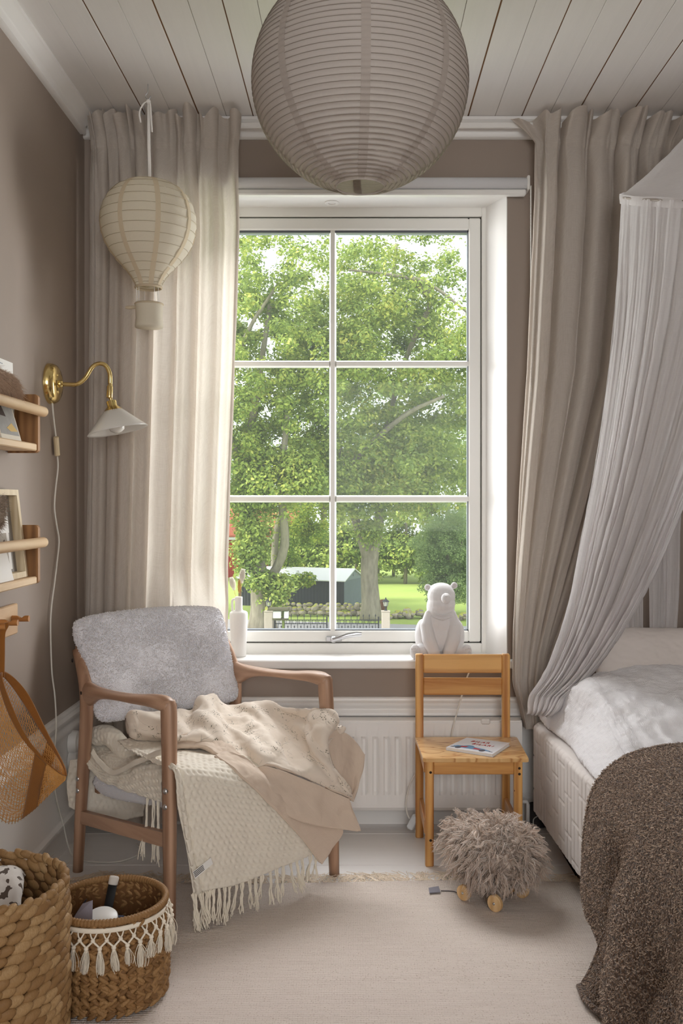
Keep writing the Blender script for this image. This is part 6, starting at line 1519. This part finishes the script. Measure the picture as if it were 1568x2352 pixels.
edgek = np.clip((Dv[..., 2] - .41) / .05, 0, 1)
big = fbm(Dv * np.array([1, .7, 1]), 7, 3) * .013 + np.abs(vnoise(Dv * np.array([1.2, .6, .5]), 15)) * -.014
cr2 = vnoise(Dv * np.array([1, 3.2, 1]), 75) * .0028 + vnoise(Dv * np.array([2.4, 1, 1]), 60) * .0018
Dv = Dv + nD * ((big * edgek) + cr2)[..., None]; Dv[..., 2] = np.maximum(Dv[..., 2], .3965)
dv = thing('duvet', 'puffy white crinkled gauze duvet lying on the bed', 'duvet', (1.0, 2.7, .4))
grid('duvet_cover', Dv, m_duvet, dv)
MB().tube([Vector(p) + Vector((0, 0, .002)) for p in Dv[:, 14][::4]], .0035, 6).build('edge_seam', m_duvet, dv, True)
def pillow(name, label, cx, cy, cz, hw, hh, th, tilt, yaw, seed):
    Mp = Matrix.Translation((cx, cy, cz)) @ Matrix.Rotation(yaw, 4, 'Z') @ Matrix.Rotation(tilt, 4, 'X')
    root = thing(name, label, 'pillow', (cx, cy, cz))
    def f(a, b):
        w = (max(0, 1 - a ** 4) * max(0, 1 - b ** 4)) ** .45
        k = 1 - .06 * (1 - abs(a)) * abs(b) ** 4; x = a * hw * (1 - .05 * (1 - b * b)); z = b * hh * k * (1 - .06 * (1 - a * a))
        return Mp @ Vector((x, -th * w, z)), Mp @ Vector((x, th * w, z))
    cushion('pillow_case', f, 120, 100, m_pillow, root, .0016, 70, .010)
    ring = [f(a, 1)[0] for a in np.linspace(-1, 1, 40)]; MB().tube(ring, .003, 6).build('edge_seam', m_pillow, root, True)
pillow('pillow', 'pale grey gauze pillow leaning at the window end of the bed', 1.12, 3.20, .545, .33, .20, .085, math.radians(-32), math.radians(-4), 1)

# ------------------------------------------------------------------ brown teddy blanket over the near part of the bed
t = NT('brown_teddy_fleece'); v = t.coord(); f1 = t.voro(v, 170, 'F1', 'Distance'); n1 = t.noise(v, 300, 2)
hh = t.math('ADD', f1, t.math('MULTIPLY', n1, .5))
col = t.ramp(hh, [(.12, rgb(176, 148, 124)), (.45, rgb(138, 112, 92)), (.85, rgb(84, 66, 54))])
inv = t.math('SUBTRACT', 1.0, f1)
m_teddy = t.done(t.bsdf(col, .95, 0, .08, .35, 0, t.bump(inv, 1.0, .006)))
bl = thing('blanket', 'brown teddy fleece blanket hanging over the bed side to the floor', 'blanket', (.75, 2.0, .45))
ns, nt_ = 200, 220
def blanket_rows(s):                      # s 0 at the far hem .. 1 near the viewer: control polyline across the bed
    Y = 2.515 - 1.30 * s
    sw = math.sin(s * 21 + .6) * min(1, s * 6); sw2 = math.sin(s * 37 + 2.0) * min(1, s * 6)
    bulge = .036 * sw + .014 * sw2
    near = max(0, min(1, (s - .02) / .16))
    zf = .182 if s < .004 else .182 - .15 * near ** .7
    tops = [(1.46, Y, .492), (1.15, Y, .496), (.90, Y, .494), (.76, Y, .480), (.684, Y, .446), (.640, Y - .003, .402)]
    hang = [(.622 - bulge * .3, Y - .006, .355), (.613 - bulge * .7, Y - .010, .28), (.608 - bulge * 1.0, Y - .014 - .03 * near, .20), (.606 - bulge * 1.4, Y - .018 - .06 * near, .12 if s > .05 else .15), (.608 - bulge * 1.5, Y - .022 - .09 * near, max(.035, zf - .012))]
    return tops + hang
ss = np.linspace(0, 1, 34); ctrl = [blanket_rows(s) for s in ss]
Bk = surf(ctrl, ns, nt_)
# round the far corner
nB = normals(Bk); nB *= np.where((nB[..., 2].mean()) > 0, 1, -1)
Bk = Bk + nB * (.014 + fbm(Bk, 9, 2) * .006 + vnoise(Bk, 110) * .0008)[..., None]
eb = np.exp(-np.linspace(0, 1, ns)[:, None] / .006) ; Bk[..., 2] += -.010 * eb; 
sb = np.exp(-((np.linspace(0, 1, ns) - .022) / .004) ** 2)[:, None]; Bk -= nB * (sb * .0035)[..., None]
far = [blanket_rows(0)] 
# second layer spreading over the floor beneath
G = []
for k, s in enumerate(np.linspace(0, 1, 16)):
    Y = 2.27 - .95 * s; b_ = .018 * math.sin(s * 17 + 1) 
    G.append([(.640, Y + .02, .30), (.616, Y, .19), (.598 - b_, Y - .02, .115), (.575 - b_ * 1.2, Y - .035, .060), (.548 - b_ * 1.4, Y - .05, .026), (.535 - b_ * 1.4, Y - .055, .0215)])
Gk = surf(G, 130, 80); nG = normals(Gk); nG *= np.where(nG[..., 2].mean() > 0, 1, -1)
Gk = Gk + nG * (fbm(Gk, 9, 2) * .005 + vnoise(Gk, 110) * .0008)[..., None]; Gk[..., 2] = np.maximum(Gk[..., 2], .0165)
multigrid('fleece', [Bk, Gk], m_teddy, bl, thick=.010)
t = NT('brown_teddy_curls'); gi = t.n('ShaderNodeNewGeometry')
m_curl = t.done(t.bsdf(t.ramp(gi.outputs['Random Per Island'], [(0, rgb(126, 106, 92)), (.5, rgb(164, 141, 123)), (1, rgb(208, 186, 166))]), .9, 0, .1, .3))
nb2 = normals(Bk); nb2 *= np.where(nb2[..., 2].mean() > 0, 1, -1); ng2 = normals(Gk); ng2 *= np.where(ng2[..., 2].mean() > 0, 1, -1)
curls('curly_pile', (Bk + nb2 * .005)[:160, 34:], nb2[:160, 34:], 33000, .0058, .00125, m_curl, bl, 71)
curls('curly_pile', Gk + ng2 * .005, ng2, 8000, .0058, .00125, m_curl, bl, 72)
hm_ = Bk[:, -1]; MB().tube([Vector(p) for p in hm_[::4]], .009, 8).build('hem', m_teddy, bl, True)
hm_ = Bk[2, :]; MB().tube([Vector(p) for p in hm_[::4]], .008, 8).build('hem', m_teddy, bl, True)
hm_ = Gk[:, -1]; MB().tube([Vector(p) + Vector((0, 0, .003)) for p in hm_[::4]], .007, 8).build('hem', m_teddy, bl, True)
hm_ = Gk[0, :]; MB().tube([Vector(p) for p in hm_[::4]], .008, 8).build('hem', m_teddy, bl, True)

# ------------------------------------------------------------------ white muslin canopy over the bed
rc, rR = Vector((1.098, 3.03, 2.105)), .252
cn = thing('bed_canopy', 'sheer white muslin bed canopy hung from the ceiling and swept to the bed foot', 'bed canopy', (rc.x, rc.y, ZC))
def ringp(a, r=1.0): x, y = rc.x + rR * r * math.cos(a), rc.y + rR * r * math.sin(a); return Vector((x, y, rc.z + .0 + .36 * (y - rc.y) * r))
MB().tube([ringp(a) for a in np.linspace(0, 2 * PI, 60)], .004, 8).build('hoop', m_wire, cn, True)
prf_ = [(1.005, 0), (.82, .045), (.6, .095), (.38, .150), (.2, .205), (.06, .265), (.02, .32)]
aa = np.linspace(0, 2 * PI, 120); pf = spline(prf_, 40)
P = np.array([[tuple(Vector((rc.x + rR * r_ * math.cos(a), rc.y + rR * r_ * math.sin(a), rc.z + h_ + .36 * rR * r_ * math.sin(a) * max(0, 1 - h_ / .3)))) for a in aa] for r_, h_ in pf])
wv = np.sin(aa * 23) * .5 + np.sin(aa * 37 + 1) * .5; P += normals(P) * (wv[None, :] * .0016 + fbm(P, 22, 2) * .003)[..., None]; P[:, -1] = P[:, 0]
grid('canopy_top', P, m_muslin, cn)
P = np.array([[tuple(ringp(a, 1.012 + .012 * math.sin(13 * a)) + Vector((0, 0, d))) for a in aa] for d in (.010, 0, -.010, -.020)]); P += (fbm(P, 40, 2) * .0022)[..., None]; P[:, -1] = P[:, 0]
grid('ring_frill', P, m_muslin, cn)
MB().tube([(rc.x, rc.y, rc.z + .31), (rc.x, rc.y, ZC)], .0022, 6).build('hanging_cord', m_cable, cn, True)
MB().tube(spline([(rc.x, rc.y, ZC), (rc.x, rc.y, ZC - .02), (rc.x + .01, rc.y, ZC - .03), (rc.x, rc.y, ZC - .04)], 10), .002, 6).build('ceiling_hook', m_steel, cn, True)
def drape(name, L, Rr, a0, a1, nf, amp, seed, n=150, m=220, gather=True):
    # L, Rr: edge polylines of points; the top follows the hoop from angle a0 to a1
    Ls, Rs = spline(L, n), spline(Rr, n); u = np.linspace(0, 1, m); r = np.random.default_rng(seed)
    P = np.zeros((n, m, 3)); ar = np.array([tuple(ringp(a0 + (a1 - a0) * q)) for q in u])
    chord = Ls[0] * (1 - u)[:, None] + Rs[0] * u[:, None]
    ph = nf * 2 * PI * u + .8 * np.sin(2 * PI * u * 1.7 + seed) 
    for i in range(n):
        b = i / (n - 1)
        base = Ls[i] * (1 - u)[:, None] + Rs[i] * u[:, None] + (ar - chord) * (1 - b) ** 1.5
        A = amp * (.18 + .82 * min(1, b * 2.2)) * (1 - .35 * b)
        ridge = np.abs(np.sin(ph / 2 + .5 * math.sin(3 * b))) ** .55 * 1.3 - .65
        ridge = ridge + .35 * np.sin(ph * 1.9 + 1 + 2 * b) + .18 * np.sin(ph * 4.3 + 3 * b)
        dirn = np.array([-.45, -.85, .05])
        base = base + dirn * (A * ridge)[:, None]
        P[i] = base
    P += normals(P) * (fbm(P * np.array([1, 1, .22]), 40, 3) * .0024)[..., None]
    return P
Ledge = [at(1420, 458, 3.07), at(1411, 650, 3.08), at(1394, 850, 3.10), at(1362, 1080, 3.13), at(1330, 1250, 3.16), at(1300, 1400, 3.18), at(1256, 1530, 3.20), at(1214, 1600, 3.20), at(1211, 1636, 3.195)]
Redge = [at(1690, 470, 2.80), at(1660, 700, 2.84), at(1612, 900, 2.90), at(1552, 1100, 2.97), at(1482, 1300, 3.03), at(1424, 1430, 3.06), at(1352, 1545, 3.08), at(1292, 1605, 3.10), at(1262, 1645, 3.12)]
Fd = drape('drape', Ledge, Redge, math.radians(172), math.radians(306), 6, .042, 2)
bot = np.linspace(0, 1, 150); k_ = np.clip((bot - .86) / .14, 0, 1)[:, None]
Fd[..., 1] -= .035 * np.sin(PI * k_ * .9); 
grid('front_drape', Fd, m_muslin, cn)
grid('drape_hem', Fd[:, -8:] - np.array([0, .0025, 0]), m_muslin, cn)
Bl = [at(1408, 470, 3.20), at(1420, 800, 3.23), at(1432, 1150, 3.26), at(1437, 1350, 3.27), at(1436, 1500, 3.27)]
Br = [at(1500, 470, 3.27), at(1496, 800, 3.29), at(1488, 1150, 3.30), at(1480, 1350, 3.30), at(1476, 1500, 3.30)]
grid('back_drape', drape('b', Bl, Br, math.radians(165), math.radians(120), 2, .012, 5, 110, 90), m_muslin, cn)
Bl = [at(1515, 460, 3.27), at(1508, 800, 3.28), at(1500, 1150, 3.29), at(1494, 1350, 3.29), at(1490, 1510, 3.29)]
Br = [at(1600, 450, 3.26), at(1585, 800, 3.27), at(1568, 1150, 3.28), at(1560, 1350, 3.28), at(1548, 1520, 3.28)]
grid('back_drape', drape('b', Bl, Br, math.radians(116), math.radians(78), 2, .014, 7, 110, 90), m_muslin, cn)
Bl = [at(1640, 450, 3.22), at(1625, 800, 3.22), at(1605, 1150, 3.22), at(1590, 1500, 3.22)]
Br = [at(1760, 440, 3.05), at(1760, 800, 3.05), at(1750, 1150, 3.05), at(1740, 1500, 3.05)]
grid('back_drape', drape('b', Bl, Br, math.radians(70), math.radians(10), 3, .016, 9, 110, 90), m_muslin, cn)

# ------------------------------------------------------------------ baskets
m_hya = NT('water_hyacinth'); t = m_hya; oi = t.n('ShaderNodeNewGeometry'); g_ = t.noise(t.coord(scale=(60, 60, 14)), 9, 3)
m_hya = t.done(t.bsdf(t.mix(g_, t.ramp(oi.outputs['Random Per Island'], [(0, rgb(126, 94, 58)), (.5, rgb(164, 132, 90)), (1, rgb(198, 168, 124))]), rgb(140, 104, 64)), .6, 0, .3, 0, 0, t.bump(g_, .4, .002)))
t = NT('seagrass'); oi = t.n('ShaderNodeNewGeometry'); g_ = t.noise(t.coord(scale=(60, 60, 20)), 9, 3)
m_sea = t.done(t.bsdf(t.mix(g_, t.ramp(oi.outputs['Random Per Island'], [(0, rgb(114, 82, 48)), (.5, rgb(156, 118, 74)), (1, rgb(186, 148, 100))]), rgb(126, 92, 56)), .6, 0, .3, 0, 0, t.bump(g_, .5, .002)))
LUMP = []
def lump_template(nu=9, nv=6):
    V = []
    for i in range(nv + 1):
        x = math.cos(PI * i / nv); w = math.sin(PI * i / nv) ** .85
        for j in range(nu): a = 2 * PI * j / nu; V.append((x, math.cos(a) * w, math.sin(a) * w))
    F = [(i * nu + j, i * nu + (j + 1) % nu, (i + 1) * nu + (j + 1) % nu, (i + 1) * nu + j) for i in range(nv) for j in range(nu)]
    return np.array(V), np.array(F)
LV, LF = lump_template()
def weave_wall(items):                    # items: (centre, axis x, axis y, axis z scaled)
    V = []; F = []; n = len(LV)
    for k, (c_, X, Y, Z) in enumerate(items):
        V.append(c_ + LV[:, 0:1] * X + LV[:, 1:2] * Y + LV[:, 2:3] * Z); F.append(LF + k * n)
    return np.vstack(V), np.vstack(F)
def basket_items(cx, cy, Rf, z0, z1, rows, llen, tilt, thick, hgt, r, alt):
    it = []
    for k in range(rows):
        z = z0 + (z1 - z0) * (k + .5) / rows; R = Rf((z - z0) / (z1 - z0)); n = int(round(2 * PI * R / llen))
        for j in range(n):
            a = 2 * PI * (j + .5 * (k % 2) * (0 if alt else 1)) / n + r.normal() * .012; tl = (tilt if (k % 2 == 0 or not alt) else -tilt) + r.normal() * .08
            rad = np.array([math.cos(a), math.sin(a), 0]); tan = np.array([-math.sin(a), math.cos(a), 0]); upz = np.array([0, 0, 1.0])
            X = tan * math.cos(tl) + upz * math.sin(tl); Y = -tan * math.sin(tl) + upz * math.cos(tl)
            q = r.uniform(.88, 1.12)
            c_ = np.array([cx, cy, z]) + rad * (R + r.normal() * .0012)
            X = X + rad * .16
            it.append((c_, X * llen * .68 * q, Y * hgt * q, rad * thick * r.uniform(.85, 1.15)))
    return it
r = np.random.default_rng(31)
k1 = thing('woven_basket', 'big braided water hyacinth basket in the left front corner', 'basket', (-.771, 1.985, 0))
V, F = weave_wall(basket_items(-.771, 1.985, lambda f: .160 + .004 * math.sin(PI * f), .008, .335, 16, .031, .38, .0092, .0125, r, False))
tag(mesh_np('braided_wall', V, F, m_hya, k1, True), kind='stuff')
it = []
for j in range(56):
    a = 2 * PI * j / 56; rad = np.array([math.cos(a), math.sin(a), 0]); tan = np.array([-math.sin(a), math.cos(a), 0])
    X = tan * .9 + np.array([0, 0, .38]) + rad * (.25 if j % 2 else -.25); it.append((np.array([-.771, 1.985, .341 + .003 * r.normal()]) + rad * (.160 + .001 * r.normal()), X * .0155, np.array([0, 0, .0085]) - tan * .003, rad * .0095))
V, F = weave_wall(it); tag(mesh_np('braided_rim', V, F, m_hya, k1, True), kind='stuff')
MB().lathe([(0, .010), (.155, .010), (.155, .004), (0, .002)], 48, Matrix.Translation((-.771, 1.985, 0))).build('basket_base', m_hya, k1)
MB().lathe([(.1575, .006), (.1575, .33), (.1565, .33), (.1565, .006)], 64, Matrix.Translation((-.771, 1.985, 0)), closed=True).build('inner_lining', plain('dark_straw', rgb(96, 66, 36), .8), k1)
st_ = []
rr_ = np.random.default_rng(3); n_ = 90; an = rr_.uniform(-.4, 1.2, n_); R0_ = np.stack([-.771 + .163 * np.cos(an), 1.985 + .163 * np.sin(an), rr_.uniform(.29, .348, n_)], -1); dd = np.stack([np.cos(an + rr_.normal(size=n_) * .8), np.sin(an + rr_.normal(size=n_) * .8), rr_.normal(size=n_) * .5], -1)
V, F = strands(R0_, lambda t_: R0_ + dd * .014 * t_ + np.array([0, 0, .004]) * t_ * t_, lambda t_: .0006 * (1 - t_) + .0001, 4); tag(mesh_np('loose_fibres', V, F, m_hya, k1, True), kind='stuff')
# spotted cloth hanging over its rim
t = NT('spotted_muslin'); v = t.coord('UV'); sp_ = t.noise(v, 42, 2, .5, .4); 
m_spot = t.done(t.bsdf(t.mix(t.math('GREATER_THAN', sp_, .57), rgb(214, 208, 202), rgb(92, 80, 72)), .9, 0, .1, .2, 0, t.bump(t.noise(v, 60, 3), .3, .004)))
cl = thing('spotted_cloth', 'white muslin cloth with dark spots hanging inside the big basket', 'cloth', (-.80, 2.05, .3))
C0 = [at(-70, 2022, 2.10), at(-20, 1995, 2.11), at(20, 1988, 2.12), at(40, 1990, 2.125), at(62, 2008, 2.13)]
C1 = [at(-75, 2040, 2.05), at(-22, 2015, 2.06), at(15, 2002, 2.07), at(38, 2003, 2.08), at(52, 2020, 2.085)]
C2 = [at(-78, 2075, 2.00), at(-30, 2070, 2.01), at(10, 2060, 2.03), at(36, 2055, 2.03), at(47, 2060, 2.035)]
C3 = [at(-80, 2150, 1.95), at(-30, 2150, 1.96), at(12, 2140, 1.97), at(40, 2130, 1.985), at(52, 2125, 1.99)]
C4 = [at(-80, 2260, 1.93), at(-30, 2260, 1.94), at(14, 2250, 1.95), at(44, 2240, 1.96), at(58, 2230, 1.965)]
grid('cloth', wob(surf([C0, C1, C2, C3, C4], 80, 70), .006, 22, 3), m_spot, cl, thick=.003)

k2c = (-.570, 2.214)
k2 = thing('woven_basket', 'round seagrass basket trimmed with cream macrame tassels', 'basket', (k2c[0], k2c[1], 0))
V, F = weave_wall(basket_items(k2c[0], k2c[1], lambda f: .121 + .006 * math.sin(PI * (f * .8 + .1)), .012, .212, 17, .0200, .62, .0058, .0056, r, True))
tag(mesh_np('woven_wall', V, F, m_sea, k2, True), kind='stuff')
V, F = weave_wall(basket_items(k2c[0], k2c[1], lambda f: .1225 + .006 * math.sin(PI * (f * .8 + .1)), .005, .205, 17, .0200, .62, .0058, .0056, r, True))
tag(mesh_np('woven_wall', V, F, m_sea, k2, True), kind='stuff')
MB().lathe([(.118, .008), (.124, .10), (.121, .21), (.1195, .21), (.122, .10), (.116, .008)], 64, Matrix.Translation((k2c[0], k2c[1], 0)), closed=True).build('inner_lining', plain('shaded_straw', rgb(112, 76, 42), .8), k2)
MB().lathe([(0, .015), (.118, .015), (.118, .009), (0, .009)], 48, Matrix.Translation((k2c[0], k2c[1], 0))).build('basket_base', m_sea, k2)
n_ = 420; aa = np.linspace(0, 2 * PI, n_, endpoint=False); bb = np.linspace(0, 2 * PI, 10, endpoint=False)
mr = .0064 * (1 + .30 * np.abs(np.sin(aa * 52)))
P = np.stack([k2c[0] + (.1235 + mr[:, None] * np.cos(bb)) * np.cos(aa)[:, None], k2c[1] + (.1235 + mr[:, None] * np.cos(bb)) * np.sin(aa)[:, None], .2145 + mr[:, None] * 1.1 * np.sin(bb)], axis=-1)
grid('wrapped_rim', P, m_sea, k2, cu=True, cv=True)
mb = MB(); mb.lathe([(.1295, .207), (.1315, .205), (.1318, .197), (.130, .195), (.129, .2)], 72, Matrix.Translation((k2c[0], k2c[1], 0)), closed=True)
trim = mb.build('macrame_band', m_cream_cord, k2, True)
nt2 = 30; mbx = MB()
def kp(a, R, z): return Vector((k2c[0] + R * math.cos(a), k2c[1] + R * math.sin(a), z))
for j in range(nt2):
    a = 2 * PI * (j + .5) / nt2; a2 = 2 * PI * (j + 1) / nt2; a1 = 2 * PI * j / nt2
    for sgn in (-1, 1):
        for dd_ in (-.0016, .0016):
            mbx.tube(spline([kp(a + sgn * .055, .131, .197), kp(a + sgn * .03, .1345, .190), kp(a, .136, .1835 + dd_)], 6), .0017, 5)
        mbx.tube(spline([kp(a, .136, .1815), kp(a + sgn * PI / nt2 * .55, .1365, .174), kp(a + sgn * PI / nt2, .137, .1675)], 6), .0023, 6)
tag(mbx.build('macrame_cords', m_cream_cord, k2, True, fix=False), kind='stuff')
for j in range(nt2):
    a = 2 * PI * (j + .5) / nt2; MB().ball(kp(a, .1365, .183), (.0048, .0048, .0045), 10, 8).build('macrame_knot', m_cream_cord, k2, True, fix=False)
for j in range(nt2):
    a = 2 * PI * (j + 1) / nt2; rr_ = np.random.default_rng(100 + j); n_ = 34; c_ = np.array(kp(a, .1372, .166))
    mb = MB(); mb.ball(tuple(c_), (.0052, .0052, .0052), 10, 8); mb.ball(tuple(c_ - np.array([0, 0, .0065])), (.0042, .0042, .0032), 10, 6)
    kn = mb.build('tassel', m_cream_cord, k2, True, fix=False)
    rt = c_ + np.array([0, 0, -.004]) + rr_.normal(size=(n_, 3)) * .0014; L = .042 + .009 * rr_.random(); sp2 = rr_.normal(size=(n_, 3)) * np.array([.0042, .0042, .002]); sw_ = rr_.normal(size=3) * .003; outv = np.array([math.cos(a), math.sin(a), 0])
    V, F = strands(rt, lambda t_: rt + np.array([0, 0, -1]) * L * t_ + sp2 * math.sin(PI * min(1, t_ * .75)) * 1.0 + sw_ * t_ + outv * .002 * t_, lambda t_: .00085 * (1 - .2 * t_), 5)
    tag(mesh_np('tassel_skirt', V, F, m_cream_cord, kn, True), kind='stuff')
k1.location.z += .0095; k2.location.z += .0095; k2.scale = (1.03, 1.03, 1.0)
# what the seagrass basket holds
wn = thing('toy_wand', 'black toy magic wand with a white tip sticking out of the seagrass basket', 'toy', (k2c[0] + .02, k2c[1] + .02, .05))
pa, pb = at(241, 2120, 2.27), at(263, 2012, 2.30); dwn = (pb - pa).normalized(); p0 = pa - dwn * .10
MB().tube([p0, p0 + dwn * .004, pb - dwn * .019], [.008, .0105, .0105], 16).build('wand_stick', plain('matte_black', rgb(18, 18, 20), .75), wn, True)
MB().tube([pb - dwn * .0195, pb - dwn * .017, pb - dwn * .003, pb], [.0108, .0115, .0118, .009], 16).build('wand_tip', plain('off_white_felt', rgb(214, 208, 200), .9), wn, True)
def flat(name, label, cat, pts, th, mat):
    V = [Vector(p) for p in pts]; n_ = (V[1] - V[0]).cross(V[3] - V[0]).normalized() * th
    o = MB().add(V + [p + n_ for p in V], [(3, 2, 1, 0), (4, 5, 6, 7), (0, 1, 5, 4), (1, 2, 6, 5), (2, 3, 7, 6), (3, 0, 4, 7)]).build(name, mat); return tag(o, label, cat)
flat('toy_card', 'grey card standing tilted inside the seagrass basket', 'card', [at(168, 2110, 2.20), at(212, 2112, 2.19), at(213, 2068, 2.21), at(190, 2076, 2.22)], .0012, plain('grey_lilac_print', rgb(150, 146, 158), .6, var=.3, vscale=30))
flat('toy_card', 'dark card leaning behind the grey card in the seagrass basket', 'card', [at(160, 2118, 2.215), at(176, 2118, 2.22), at(200, 2064, 2.235), at(196, 2066, 2.228)], .0015, plain('dark_print', rgb(48, 46, 52), .6, var=.3, vscale=30))
o = thing('toy_disc', 'white round flat toy lying in the seagrass basket', 'toy', tuple(at(230, 2108, 2.19)))
MB().lathe([(0, .003), (.036, .0026), (.038, 0), (.036, -.0026), (0, -.003)], 32, Matrix.Translation(at(232, 2110, 2.20)) @ Matrix.Rotation(.35, 4, 'X')).build('disc', m_plastic, o, True)
o = thing('soft_ball', 'dark blue soft toy ball beside the white disc in the basket', 'toy', tuple(at(268, 2115, 2.235)))
MB().ball(at(272, 2122, 2.235), (.030, .024, .018), 16, 12).build('ball_body', plain('navy_felt', rgb(52, 56, 74), .95), o, True)
